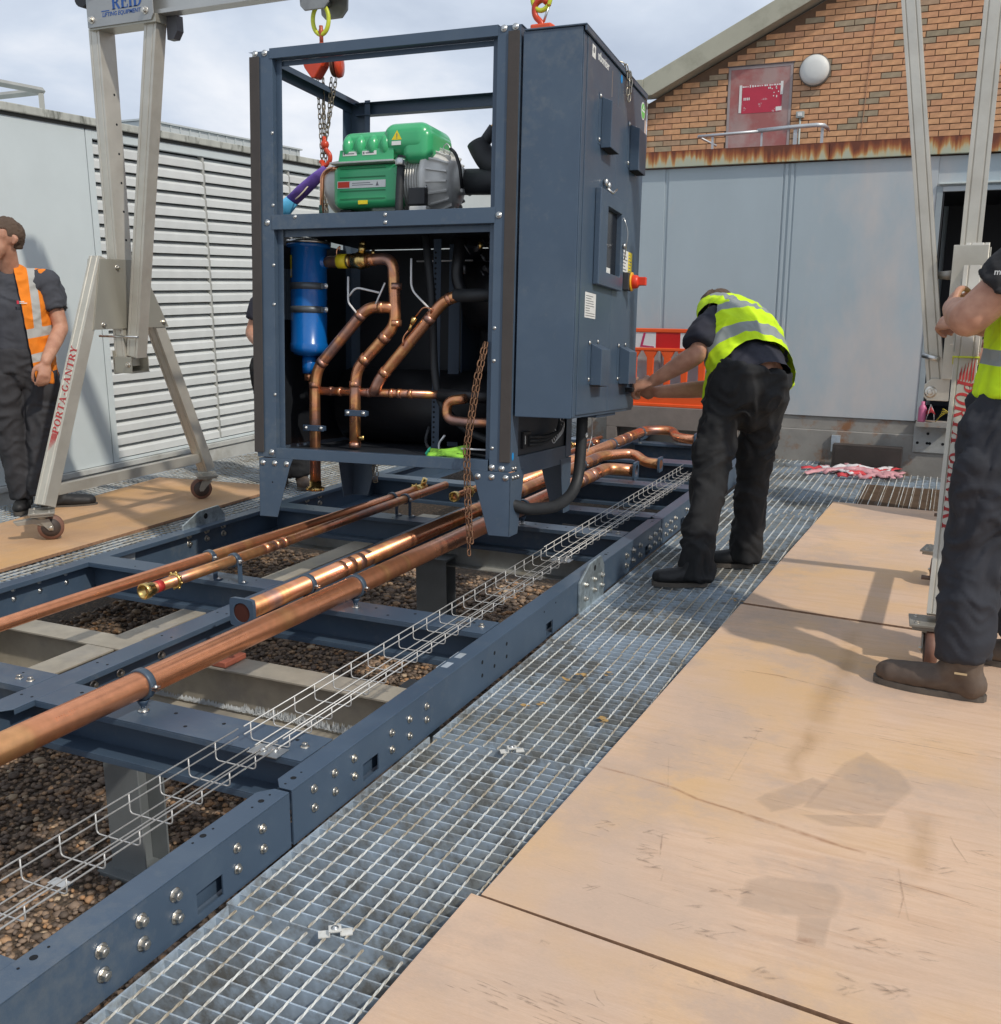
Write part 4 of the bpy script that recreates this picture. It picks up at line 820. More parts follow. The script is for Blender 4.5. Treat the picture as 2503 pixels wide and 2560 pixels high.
up('capillary_tube', [(.31, .22, .955), (.31, .22, .99), (.33, .22, 1.01), (.325, .22, .985)], .0035, copper, .02)
for x, z in ((.453, .219), (.221, .138)):
    k = P('pipe_saddle', MB().box((x - .058, .150, z - .012), (x + .058, .172, z + .012)).box((x - .058, .144, z - .015), (x + .058, .150, z + .015)), navy_dark, .003)
    for s in (-1, 1): bolt(k, (x + s * .042, .1438, z), (0, -1, 0), BOLTS, 1.2)
b = MB()                                           # clutter of small valves and fittings at the back
rr = random.Random(11)
for i in range(16):
    x, y, z = rr.uniform(.92, 1.17), rr.uniform(.3, .5), rr.uniform(.86, 1.03); d = V((rr.uniform(-1, 1), rr.uniform(-.3, .3), rr.uniform(-1, 1))).normalized() * rr.uniform(.02, .07); b.tube([(x, y, z), V((x, y, z)) + d], rr.choice((.004, .007, .012)), 8)
P('valve_cluster', b, mat('dark_grey_fittings', (.06, .06, .065), .4, .3, .3, 20), 0)['kind'] = 'stuff'
for x, z in ((1.13, 1.02), (1.02, .99)): P('small_brass_valve', MB().tube([(x, .3, z), (x, .3, z + .03)], [.010, .012], 10), brass, 0)
P('drain_valve', MB().tube([(.44, .19, .10), (.475, .18, .10)], .007, 8).tube([(.475, .18, .09), (.475, .18, .11)], .007, 8), brass, 0)
# perforated upright
pu = P('perforated_upright', MB().box((.745, .38, .045), (.785, .384, 1.05)).box((.745, .384, .045), (.749, .42, 1.05)), navy_dark)
b = MB()
for i in range(38): b.lathe([(.006, 0), (.006, .0004)], along((.757, .3798, .08 + i * .0245), (0, -1, 0)), 8)
b.build('punched_holes', dark, pu, kind='stuff')
# electrical cabinet on the right side
cab = P('control_cabinet', MB().box((1.3125, .004, .242), (1.5690, 1.11, 1.822)), navy, .003)
P('cabinet_hood', MB().box((1.318, -.004, 1.8225), (1.586, 1.114, 1.829)).box((1.5775, -.002, 1.802), (1.586, 1.112, 1.8223)), navy, .002)
P('cabinet_flange', MB().box((1.5692, .006, .246), (1.5735, .052, 1.80)), navy, .002)
drs = [P('cabinet_door', MB().box((1.5692, .056, .256), (1.5765, .566, 1.80)), navy, .002), P('cabinet_door', MB().box((1.5692, .570, .256), (1.5765, 1.108, 1.80)), navy, .002)]
XD = 1.5765
def vent(y, z0, z1, down=True, p=.045):
    b = MB(); b.box((XD, y - .03, z0 - .0), (XD + .002, y + .235, z1)); k = b.build('vent_plate', navy, un, bev=.0015)
    c = MB(); y0, y1 = y + .01, y + .165
    if down: Q = [(y0, z0), (y1, z0), (y1, z1 - .02), (y0, z1 - .02)]; 
    a = [(0, z1 - .015), (p, z1 - .04), (p, z0 - .005), (0, z0 - .005)] if not down else [(0, z1 - .010), (p, z1 - .028), (p, z0 - .01), (0, z0 - .01)]
    M = Matrix(((1, 0, 0, XD + .0025), (0, 0, 1, y0), (0, 1, 0, 0), (0, 0, 0, 1)))
    c.prism(a[::-1], y1 - y0, M); c.build('vent_hood', navy, k, bev=.002)
    for yy, zz in ((y - .015, z1 - .012), (y + .12, z1 - .004), (y - .015, z0 + .02)): bolt(k, (XD + .0025, yy, zz), (1, 0, 0), BOLTD, .9)
    d = MB().box((XD + .004, y0 + .006, z0 - .0112), (XD + p - .001, y1 - .006, z0 - .0104)); d.build('vent_opening', dark, k)
vent(.275, 1.415, 1.625); vent(.80, 1.415, 1.625); vent(.235, .388, .580, False, .05); vent(.755, .388, .580, False, .05)
wd_ = MB(); x0, x1 = XD, XD + .028
_o = [(.235, .822), (.665, .822), (.665, 1.232), (.235, 1.232)]; _i = [(.365, .884), (.612, .884), (.612, 1.170), (.365, 1.170)]
wd_.add([(x, y, z) for x in (x0, x1) for y, z in _o + _i], [(8 + i, 8 + (i + 1) % 4, 12 + (i + 1) % 4, 12 + i) for i in range(4)] + [((i + 1) % 4, i, 4 + i, 4 + (i + 1) % 4) for i in range(4)] + [(i, (i + 1) % 4, 8 + (i + 1) % 4, 8 + i) for i in range(4)] + [(4 + (i + 1) % 4, 4 + i, 12 + i, 12 + (i + 1) % 4) for i in range(4)])
wf = P('window_door', wd_, navy, .004); MB().box((x0 + .001, .366, .885), (x0 + .003, .611, 1.169)).build('window_recess', mat('black_screen', (.01, .01, .012), .15, 0, 0), wf)
MB().box((x0 + .0035, .40, .885), (x0 + .016, .47, .91)).build('paper_tag', white_p, wf); MB().box((x0 + .0035, .375, .95), (x0 + .008, .40, 1.03)).build('lime_tag', mat('lime_tag', (.35, .5, .03), .5, 0, 0), wf)
P('door_stay', MB().tube(bent([(x1, .64, 1.16), (x1 + .02, .66, 1.10), (x1 + .005, .665, .97)], .05, 5), .0025, 8), zinc, 0)
h = MB(); h.ball((XD + .012, .36, 1.272), (.012, .014, .018), 12).ball((XD + .012, .41, 1.265), (.012, .014, .018), 12); h.tube(bent([(XD + .01, .39, 1.25), (XD + .03, .42, 1.235), (XD + .03, .48, 1.26)], .01, 4), .006, 8)
P('latch', h, zinc, 0); P('lock', MB().lathe([(.012, 0), (.012, .012), (.006, .014)], along((x1, .645, 1.03), (1, 0, 0)), 16), zinc, 0)
P('vent_slot_scratch', MB().box((XD + .0002, .445, 1.655), (XD + .0012, .452, 1.765)), mat('bare_scratch', (.55, .5, .45), .35, .8, .2, 30), 0)
lb1 = P('rating_label', MB().box((XD + .0003, .128, .674), (XD + .001, .30, .782)), white_p, 0); lb2 = P('warning_label', MB().box((XD + .0003, .752, .925), (XD + .001, .868, 1.028)).box((XD + .0003, .8682, .925), (XD + .001, .95, 1.028), 1), [white_p, yellow_p], 0)
ink = mat('grey_print', (.18, .18, .19), .6, 0, 0)
b = MB(); rr = random.Random(2)
for i in range(9): b.box((XD + .0011, .14, .682 + i * .0105), (XD + .0014, .14 + rr.uniform(.06, .15), .685 + i * .0105))
b.build('printed_lines', ink, lb1)
b = MB()
for i in range(6): b.box((XD + .0011, .765, .934 + i * .0155), (XD + .0014, .765 + rr.uniform(.04, .09), .939 + i * .0155)); b.box((XD + .0011, .88, .934 + i * .0155), (XD + .0014, .88 + rr.uniform(.02, .06), .939 + i * .0155))
b.build('printed_lines', ink, lb2)
sw = P('isolator_switch', MB().box((XD + .0002, .78, .838), (XD + .03, .88, .922)), mat('grey_switch_body', (.05, .05, .055), .5, 0, .1, 8), .003)
MB().lathe([(.046, 0), (.046, .006), (.04, .008)], along((XD + .0302, .83, .88), (1, 0, 0)), 28).build('yellow_ring', mat('orange_yellow', (.85, .42, .02), .4, 0, 0), sw)
MB().lathe([(.034, 0), (.032, .02), (.026, .03)], along((XD + .0383, .83, .88), (1, 0, 0)), 24).box((XD + .06, .815, .862), (XD + .105, .845, .902)).build('red_handle', mat('red_switch', (.75, .05, .015), .4, 0, 0), sw, bev=.003)
Mlab = Matrix(((0, 0, 1, XD + .0004), (1, 0, 0, .205), (0, 1, 0, 1.748), (0, 0, 0, 1)))
sans('utbomiser', Mlab, .052, white_p, un, 'lettering', bold=.0006, sx=.85)
q = P('logo_plate', MB().box((XD + .0003, .115, 1.735), (XD + .001, .165, 1.785)), white_p, 0); MB().lathe([(.012, 0), (.012, .0004)], along((XD + .0011, .140, 1.765), (1, 0, 0)), 14).build('logo_mark', ink, q)
def disc(name, y, z, ry, rz, m, x=XD + .0004): return P(name, MB().prism([(ry * math.cos(2 * math.pi * i / 28), rz * math.sin(2 * math.pi * i / 28)) for i in range(28)], .0008, Matrix(((0, 0, 1, x), (1, 0, 0, y), (0, 1, 0, z), (0, 0, 0, 1)))), m, 0)
disc('round_sticker', 1.058, 1.735, .042, .042, white_p); g_ = disc('round_sticker', 1.058, 1.735, .036, .036, mat('green_sticker', (.18, .55, .12), .5, 0, 0), XD + .0014)
MB().box((XD + .0024, 1.03, 1.731), (XD + .0028, 1.086, 1.739)).prism([(-.012, 0), (.012, 0), (0, .018)], .0004, Matrix(((0, 0, 1, XD + .0024), (1, 0, 0, 1.058), (0, 1, 0, 1.745), (0, 0, 0, 1)))).build('sticker_print', white_p, g_)
disc('blue_sticker', .612, 1.772, .014, .018, mat('sky_blue_sticker', (.0, .30, .75), .4, 0, 0)); disc('blue_sticker', .022, .066, .010, .018, mat('sky_blue_sticker', (0, 0, 0)), 1.3025)
# side panel, connector and cables under the cabinet
P('side_panel', MB().box((1.285, .10, .05), (1.289, .86, .24)), mat('side_panel_grey', (.035, .04, .05), .55, 0, .1, 6)); P('side_rail', MB().box((1.2895, .09, -.03), (1.300, .83, .06)), navy)
P('connector', MB().box((1.2895, .16, .09), (1.305, .26, .165)), blackp, .002); P('connector_pin', MB().box((1.3052, .165, .11), (1.31, .17, .15)), zinc)
for k in range(3): up('black_cable', [(1.305, .22, .105 + k * .018), (1.325, .40, .10 + k * .015), (1.335, .58 + k * .02, .15), (1.335, .62 + k * .025, .25)], .009, rubber, .09)
up('black_conduit', [(1.43, .66, .25), (1.43, .66, .10), (1.43, .62, -.13), (1.40, .40, -.20), (1.33, .12, -.18), (1.25, .02, -.13)], .028, rubber, .14)
for k in range(4): up('white_wire', [(1.34, .56 + k * .02, .25), (1.34, .62 + k * .015, .16), (1.33, .52 + k * .03, .085 + k * .008), (1.33, .48 + k * .02, .13 + k * .01)], .0022, white_pl, .05)
up('white_wire', [(1.45, .76, .25), (1.45, .78, .12), (1.44, .74, .04)], .0022, white_pl, .03); P('cable_clip', MB().ball((1.455, .655, .13), (.008, .012, .014), 10), white_p, 0)
P('cable_entry_plate', MB().box((1.34, .45, .228), (1.56, .8, .2415)), navy_dark)
# compressor
cy, cz = .47, 1.322
hb = MB().lathe([(.09, .145), (.125, .17), (.128, .195), (.128, .55)], along((0, cy, cz), (1, 0, 0)), 40)
ho = P('compressor_housing', hb, cast_alu, 0)
for i in range(9): MB().lathe([(.110, 0), (.140, .001), (.140, .0065), (.110, .0075)], along((.565 + i * .0140, cy, cz), (1, 0, 0)), 40).build('cooling_fin', cast_alu, ho)
MB().lathe([(.116, .549), (.116, .70)], along((0, cy, cz), (1, 0, 0)), 40).build('motor_barrel', cast_alu, ho)
eb = P('end_bell', MB().lathe([(.164, .694), (.170, .702), (.170, .724), (.154, .732), (.142, .772), (.116, .817), (.088, .832), (.060, .837), (.060, .875)], along((0, cy, cz), (1, 0, 0)), 48), cast_alu, 0)
for i in range(18):
    a = R(20 * i + 6); d = V((0, math.cos(a), math.sin(a))); t_ = V((0, -math.sin(a), math.cos(a))); c0 = V((0, cy, cz))
    P0 = [(.732, .169), (.732, .152), (.817, .112), (.822, .130)]; b = MB(); vs = [c0 + V((x, 0, 0)) + d * r_ + t_ * s_ * .004 for s_ in (-1, 1) for x, r_ in P0]
    b.add(vs, [(0, 1, 2, 3), (7, 6, 5, 4), (0, 4, 5, 1), (1, 5, 6, 2), (2, 6, 7, 3), (3, 7, 4, 0)]); b.build('bell_rib', cast_alu, eb)
    if i % 3 == 0: bolt(eb, c0 + V((.733, 0, 0)) + (d * math.cos(R(10)) + t_ * math.sin(R(10))) * .160, (1, 0, 0), BOLTS, 1.2)
P('suction_flange', MB().box((.862, cy - .058, cz - .058), (.880, cy + .058, cz + .058)), cast_alu, .012)
def rbox(name, a, c, m, bev, seg=5, parent=un):
    o = MB().box(a, c).build(name, m, parent); md = o.modifiers.new('b', 'BEVEL'); md.width = bev; md.segments = seg; md.limit_method = 'NONE'
    for p in o.data.polygons: p.use_smooth = True
    return o
lc = rbox('lower_cover', (.228, .315, 1.198), (.598, .52, 1.400), green_p, .038, 6)
for z in (1.235, 1.272, 1.335, 1.378): MB().box((.275, .3128, z), (.520, .3155, z + .006)).build('cover_rib', mat('green_plastic_groove', (.015, .2, .07), .4, 0, 0), lc)
q = MB().box((.262, .3118, 1.288), (.522, .3150, 1.322)).build('model_label', white_p, lc); MB().box((.265, .3112, 1.291), (.328, .3117, 1.319)).build('label_red_block', mat('label_red', (.65, .05, .02), .5, 0, 0), q)
MB().box((.342, .3112, 1.300), (.455, .3117, 1.303)).box((.342, .3112, 1.309), (.44, .3117, 1.312)).prism([(.470, 1.295), (.486, 1.295), (.478, 1.316)], .0004, Matrix(((1, 0, 0, 0), (0, 0, 1, .3112), (0, 1, 0, 0), (0, 0, 0, 1)))).build('label_print', ink, q)
MB().box((.375, .3118, 1.212), (.425, .3150, 1.230)).build('yellow_label', yellow_p, lc)
P('mounting_strip', MB().box((.228, .295, 1.4015), (.57, .50, 1.410)), cast_alu)
uc = rbox('upper_cover', (.272, .322, 1.4105), (.58, .60, 1.552), green_p, .045, 7)
up2 = rbox('upper_cover_end', (.500, .300, 1.435), (.745, .62, 1.580), green_p, .058, 8); rbox('upper_cover_end', (.600, .305, 1.395), (.752, .60, 1.555), green_p, .045, 6)
MB().prism([(.268, 1.4107), (.565, 1.4107), (.565, 1.465), (.278, 1.465)], .004, Matrix(((1, 0, 0, 0), (0, 0, 1, .309), (0, 1, 0, 0), (0, 0, 0, 1)))).build('cover_skirt', green_p, uc, bev=.003)
for i in range(4): MB().ball((.313 + i * .068, .340, 1.480), (.031, .044, .055), 18).build('cover_dome', green_p, uc)
for x, s_ in ((.295, .075), (.400, .075)):
    q = MB().box((x, .3072, 1.437), (x + s_, .3088, 1.456)).build('name_plate', white_p, uc); sans('DANFOSS' if x < .4 else 'GEOTECH', T(x + .016, .307, 1.4415) @ Matrix.Rotation(R(90), 4, 'X'), .013, ink, q) if False else MB().box((x + .004, .3066, 1.441), (x + .012, .3071, 1.452)).box((x + .018, .3066, 1.444), (x + .062, .3071, 1.449)).build('plate_print', ink, q)
wt = P('warning_triangle', MB().prism([(.560, 1.496), (.612, 1.496), (.588, 1.539)], .0008, Matrix(((1, 0, 0, 0), (0, 0, 1, .2988), (0, 1, 0, 0), (0, 0, 0, 1)))), yellow_p, 0)
MB().box((.5855, .2980, 1.508), (.5895, .2987, 1.524)).box((.5855, .2980, 1.501), (.5895, .2987, 1.505)).build('triangle_mark', ink, wt); P('warning_text', MB().box((.560, .2990, 1.472), (.608, .2998, 1.490)), white_p, 0)
up('power_cable', [(.612, .30, 1.42), (.612, .28, 1.25), (.612, .27, 1.07)], .019, rubber); P('cable_gland', MB().lathe([(.024, 0), (.027, .004), (.027, .024), (.022, .034)], T(.612, .29, 1.375), 18), zinc, 0)
P('terminal_box', MB().box((.655, .28, 1.195), (.742, .32, 1.272)), blackp, .004); P('solenoid_block', MB().box((.66, .28, 1.12), (.75, .33, 1.19)), cast_alu, .006)
up('suction_pipe', [(.878, cy, cz), (1.19, cy, cz - .01)], .060, rubber); up('suction_elbow', [(1.10, cy, 1.36), (.985, cy, 1.40), (.940, cy, 1.47), (.925, cy, 1.50)], .052, rubber)
up('service_valve', [(.935, cy, 1.465), (1.010, cy, 1.560)], .028, rubber); P('yellow_cap', MB().tube([(1.000, cy, 1.548), (1.025, cy, 1.585)], [.022, .014], 14), mat('yellow_cap', (.85, .45, .02), .4, 0, 0), 0)
up('sensor_cable', [(.88, .40, 1.28), (.875, .38, 1.38), (.85, .38, 1.44), (.825, .38, 1.46)], .008, blackp, .04); up('lifting_ring', [(.785, .40, 1.44), (.78, .40, 1.475), (.80, .40, 1.49), (.82, .40, 1.46), (.81, .40, 1.43)], .003, zinc, .02)
P('pipe_scrap', MB().box((1.02, .30, 1.13), (1.06, .33, 1.16)), white_p, .003); P('pipe_scrap', MB().tube([(.29, .18, 1.10), (.33, .22, 1.16)], .012, 8), blackp, 0)
P('compressor_mount', MB().box((.25, .36, 1.076), (.31, .58, 1.197)).box((.66, .36, 1.076), (.72, .58, 1.197)), blackp, .003)
up('liquid_line', [(.25, .35, 1.39), (.19, .35, 1.39), (.155, .35, 1.36), (.150, .35, 1.08)], .010, copper, .03)
P('green_valve', MB().tube([(.15, .35, 1.12), (.15, .35, 1.17)], .018, 12).tube([(.15, .35, 1.17), (.15, .35, 1.22)], .012, 10).tube([(.15, .35, 1.08), (.15, .35, 1.12)], .026, 12), mat('dark_green_valve', (.03, .10, .08), .5, .2, .1, 10), 0)
# ================================================================== loose things on the unit
gs = MB(); rr = random.Random(4)
def ribbon(b, pts, w_, up=(0, 0, 1), mi=0):
    pts = [V(p) for p in pts]; vs = []
    for i, p in enumerate(pts):
        d = (pts[min(i + 1, len(pts) - 1)] - pts[max(i - 1, 0)]).normalized(); s = d.cross(V(up)).normalized() * (w_ / 2); n = s.cross(d).normalized() * .0012
        vs += [p - s - n, p + s - n, p + s + n, p - s + n]
    k = len(pts); fs = [(4 * i + j, 4 * i + (j + 1) % 4, 4 * i + 4 + (j + 1) % 4, 4 * i + 4 + j) for i in range(k - 1) for j in range(4)] + [(0, 3, 2, 1), (4 * k - 4, 4 * k - 3, 4 * k - 2, 4 * k - 1)]
    b.add(vs, fs, True, mi); return b
for k in range(4): ribbon(gs, [(.86 + t * .19, .075 + k * .012 + .01 * math.sin(t * 5 + k), .046 + .006 * k + .014 * t * math.sin(t * 4 + k * 1.3) + .010 * t) for t in [i / 10 for i in range(11)]], .026, (0, -.8, .6))
ribbon(gs, [(.862, .07, .045), (.866, .085, .062), (.872, .08, .078)], .03, (1, 0, 0), 1)
gs.build('lifting_strap', [lime_b, mat('teal_strap_end', (.02, .30, .22), .8, 0, .2, 30)], M=UM, label='bright green webbing strap crumpled on the floor of the blue unit', cat='strap')
# ================================================================== chains and hoists
link_r = .0028
def link_mesh(L=.030, W=.015, r=.0028):
    pts = []; n = 5; h = (L - W) / 2
    for s in (1, -1):
        for i in range(n + 1):
            a = math.pi * i / n if s > 0 else math.pi + math.pi * i / n; pts.append((W / 2 * math.cos(a), 0, s * h + W / 2 * math.sin(a)))
    b = MB(); b.tube(pts, r, 6, closed=True); return b
LM = link_mesh()
def chain(pts, m, parent, L=.030, name='chain', scale=1.0):
    pts = [V(p) for p in pts]; b = MB(); acc = 0; k = 0; step = (L - 2.1 * link_r) * scale
    seg = [(pts[i], pts[i + 1], (pts[i + 1] - pts[i]).length) for i in range(len(pts) - 1)]; tot = sum(s[2] for s in seg); s = step / 2
    while s < tot:
        t = s
        for a, c, l in seg:
            if t <= l: p = a.lerp(c, t / l); d = (c - a).normalized(); break
            t -= l
        M = along(p, d) @ Matrix.Rotation(R(90 * (k % 2) + 25), 4, 'Z') @ Matrix.Scale(scale, 4)
        b.add([M @ V(v) for v in LM.v], LM.f, True); s += step; k += 1
    o = b.build(name, m, parent); o['kind'] = 'stuff'; return o
hk = lambda c, r, m, parent, name='lifting_ring', rt=.010, el=1.45: MB().tube([(c[0] + r * math.cos(a), c[1], c[2] + r * el * math.sin(a)) for a in [2 * math.pi * i / 28 for i in range(28)]], rt, 12, closed=True).build(name, m, parent)
HY = 4.58
h1 = empty('chain_hoist', T(-3.16, HY, 2.62), 'red chain hoist on the left holding the purple sling inside the blue frame', 'chain hoist', 'red chain hoists hanging from the gantry beam')
hk((.003, 0, .078), .048, yellowg, h1, el=1.45, rt=.011)
b = MB().tube(bent([(.003, 0, .05), (.003, -.0, .02), (.003, 0, -.035)], .01, 4), [.011] * 3 if False else .010, 12); b.ball((.003, 0, .020), (.014, .014, .024), 12); b.tube([(.003, 0, -.10), (.003, 0, -.03)], .012, 10); b.build('top_hook', mat('red_brown_hook', (.45, .10, .05), .45, .2, .2, 20), h1)
bd = MB(); M = T(-.055, 0, -.115)
bd.prism([(-.02, .045), (.07, .045), (.085, .01), (.075, -.03), (.03, -.085), (.01, -.085), (-.03, -.035), (-.045, .0)], .07, M @ Matrix(((1, 0, 0, 0), (0, 0, 1, -.035), (0, 1, 0, 0), (0, 0, 0, 1))))
bd.build('hoist_body', red_hoist, h1, bev=.006)
MB().prism([(-.055 - .0, -.098), (.015, -.098), (.015, -.118), (-.055, -.118)], .001, Matrix(((1, 0, 0, 0), (0, 0, 1, -.0362), (0, 1, 0, 0), (0, 0, 0, 1)))).build('hoist_plate', white_p, h1)
MB().lathe([(.03, -.012), (.06, -.010), (.064, -.004), (.052, 0), (.064, .004), (.06, .010), (.03, .012)], along((.075, .0, -.135), (1, .3, 0)), 28).build('hand_wheel', mat('hoist_wheel_brown', (.22, .10, .07), .5, .4, .2, 20), h1)
MB().lathe([(.02, 0), (.066, .004), (.06, .022), (.02, .028)], along((.092, .0, -.14), (1, .3, 0)), 28).build('wheel_cover', red_hoist, h1)
for a, c in (((-.03, 0, -.20), (-.02, 0, -.62)), ((-.01, .02, -.2), (-.005, .01, -.60)), ((.012, -.01, -.2), (-.012, 0, -.55)), ((.085, 0, -.20), (.008, 0, -.50)), ((.055, 0, -.2), (.02, 0, -.46)), ((.008, 0, -.5), (-.01, .0, -.58)), ((-.035, .02, -.62), (-.02, .02, -1.02)), ((-.01, .0, -.7), (-.005, .0, -1.02)), ((.01, 0, -.72), (-.03, .02, -.98))): chain([a, c], chain_m, h1)
b = MB().tube(bent([(0, 0, -.48), (.0, 0, -.54), (.03, 0, -.57), (.03, 0, -.60), (.0, 0, -.63), (-.03, 0, -.60)], .02, 4), .012, 12); b.ball((0, 0, -.52), (.022, .022, .024), 12); b.build('lower_hook', red_hoist, h1)
b = MB().tube([(-.02, 0, -.60), (.0, -.01, -.66), (-.03, .0, -.70)], .012, 8); b.build('red_sleeve', red_hoist, h1)
chain([(.16, .12, -2.08), (.165, .12, -2.31), (.185, .12, -2.31), (.19, .12, -2.08)], chain_m, h1, .034)
sg = empty('round_sling', T(-3.16, HY, 2.62), 'purple round sling with a pale blue sleeve hooked under the left hoist', 'sling')
def strap(pts, w_, t, m, name, parent): return MB().tube(pts, w_, 14, flat=((.2, -.8, .6), t)).build(name, m, parent)
strap([(.005, -.01, -.635), (-.04, -.02, -.68), (-.12, -.04, -.745), (-.19, -.06, -.805)], [.020, .038, .044, .042], .42, purple, 'sling_body', sg)
strap([(-.18, -.058, -.797), (-.23, -.07, -.845), (-.29, -.09, -.90)], [.046, .052, .050], .4, cyan_p, 'sling_sleeve', sg)
strap([(.01, -.0, -.645), (.035, .02, -.70), (.06, .05, -.78)], [.012, .016, .016], .5, mat('dark_purple_sling', (.05, .02, .12), .8, 0, .2, 30), 'sling_body', sg)
MB().tube([(-.125 + .042 * math.cos(a), -.042 + .03 * math.sin(a), -.75 + .040 * math.sin(a + .8)) for a in [2 * math.pi * i / 20 for i in range(20)]], .004, 6, closed=True).build('white_tie', mat('cream_tie', (.7, .62, .45), .7, 0, 0), sg)
h2 = empty('chain_hoist', T(-1.962, HY + .04, 2.62), 'red chain hoist on the right whose hook shows above the corner of the blue unit', 'chain hoist', 'red chain hoists hanging from the gantry beam')
hk((.0, 0, .058), .044, yellowg, h2, el=1.2, rt=.011)
b = MB().tube(bent([(.030, 0, .035), (.005, 0, .055), (-.035, 0, .035), (-.034, 0, -.015), (.0, 0, -.045), (.01, 0, -.08)], .03, 5), .014, 12); b.tube([(.028, 0, .055), (.036, 0, .02)], [.008, .012], 8); b.build('top_hook', red_hoist, h2)
MB().tube([(.036, 0, .018), (.012, 0, -.045)], .006, 8).build('hook_latch', zinc, h2)
MB().box((-.045, -.03, -.12), (.06, .03, -.055)).box((-.055, -.035, -.2), (.07, .035, -.11)).build('hoist_body', mat('orange_red_hoist', (.80, .10, .03), .4, 0, .1, 15), h2, bev=.008)
# slack load chain draped over the cabinet edge, hand chain hanging in front of the bottom rail
UL = lambda x, y, z: UM @ V((x, y, z))
hand = empty('hand_chain', T(0, 0, 0), 'rusty double strand of hand chain hanging in front of the right front foot', 'chain')
chain([UL(*p) for p in ((1.160, .02, .56), (1.140, -.03, .40), (1.098, -.035, .10), (1.105, -.035, -.10), (1.128, -.035, -.385))], chain_rust, hand, .034)
chain([UL(*p) for p in ((1.172, .02, .56), (1.158, -.03, .40), (1.115, -.035, .10), (1.122, -.035, -.10), (1.140, -.035, -.33))], chain_rust, hand, .034)
dr_ = empty('load_chain', T(0, 0, 0), 'slack steel load chain draped over the top edge of the control cabinet', 'chain')
chain([UL(*p) for p in ((1.45, .60, 1.845), (1.56, .62, 1.845), (1.590, .64, 1.835), (1.596, .66, 1.80), (1.592, .675, 1.72))], mat('bright_chain', (.5, .45, .36), .35, 1, .2, 40), dr_, .036, scale=1.15)
chain([UL(*p) for p in ((1.590, .70, 1.83), (1.596, .71, 1.78), (1.592, .70, 1.70), (1.590, .68, 1.69))], mat('bright_chain', None), dr_, .036, scale=1.15)
# ================================================================== gantry
gy = 4.60
def gbar(b, p0, p1, w_, d, side=(1, 0, 0)):
    """hollow-looking bar: w_ wide along `side`, d across"""
    p0, p1 = V(p0), V(p1); dr = (p1 - p0).normalized(); s = V(side); s = (s - dr * s.dot(dr)).normalized(); t = dr.cross(s); L = (p1 - p0).length
    M = Matrix(((s.x, t.x, dr.x, p0.x), (s.y, t.y, dr.y, p0.y), (s.z, t.z, dr.z, p0.z), (0, 0, 0, 1))); hw, hd = w_ / 2, d / 2
    g_ = .004; b.prism([(-hw, -hd), (-hw * .62, -hd), (-hw * .58, -hd + g_), (-hw * .52, -hd + g_), (-hw * .48, -hd), (hw * .48, -hd), (hw * .52, -hd + g_), (hw * .58, -hd + g_), (hw * .62, -hd), (hw, -hd), (hw, hd), (hw * .62, hd), (hw * .58, hd - g_), (hw * .52, hd - g_), (hw * .48, hd), (-hw * .48, hd), (-hw * .52, hd - g_), (-hw * .58, hd - g_), (-hw * .62, hd), (-hw, hd)], L, M)
    return M
gt = empty('lifting_gantry', T(0, 0, 0), 'aluminium lifting gantry on castors straddling the skid, carrying both chain hoists', 'gantry')
def caster(parent, x, y, z0, rot=0, brake=True, r=.070):
    C_ = T(x, y, z0) @ Matrix.Rotation(R(rot), 4, 'Z')
    top = .145; c = MB(); c.box((-.082, -.068, top + .014), (.082, .068, top + .024)).box((-.072, -.060, top), (.072, .060, top + .0138)); c.lathe([(.035, top - .02), (.035, top - .0002)], None, 20)
    for s in (-1, 1): c.prism([(-.035, top - .02), (.035, top - .02), (.055, .075), (.052, r - .015), (.03, r - .015), (.0, .09)], .005, Matrix(((0, 0, 1, s * .030 - .0025), (1, 0, 0, 0), (0, 1, 0, 0), (0, 0, 0, 1))))
    k = c.build('caster_fork', mat('caster_grey', (.34, .32, .28), .5, .5, .15, 15), parent, bev=.0015, M=C_)
    MB().lathe([(.012, -.022), (r - .014, -.022), (r - .012, -.018), (r, -.018), (r, .018), (r - .012, .018), (r - .014, .022), (.012, .022)], along((0, .04, r + .001), (1, 0, 0)), 32, mi=0).build('caster_wheel', wheel_r, k)
    MB().lathe([(.01, -.0232), (r - .018, -.0232), (r - .018, .0232), (.01, .0232)], along((0, .04, r + .001), (1, 0, 0)), 28).build('wheel_hub', wheel_m, k)
    for s in (-1, 1):
        for t in (-1, 1): bolt(k, (s * .055, t * .04, top + .024), (0, 0, 1), BOLT, .8)
    bolt(k, (.033, .04, r), (1, 0, 0), BOLT, .9)
    if brake: MB().prism([(-.15, top - .028), (.0, top - .012), (.04, top - .03), (.02, top - .07), (-.05, top - .045), (-.13, top - .05)], .05, Matrix(((0, 0, 1, -.025), (1, 0, 0, 0), (0, 1, 0, 0), (0, 0, 0, 1)))).build('brake_pedal', brown_steel if x > -1 else mat('caster_grey', None), k, bev=.002)
    return k
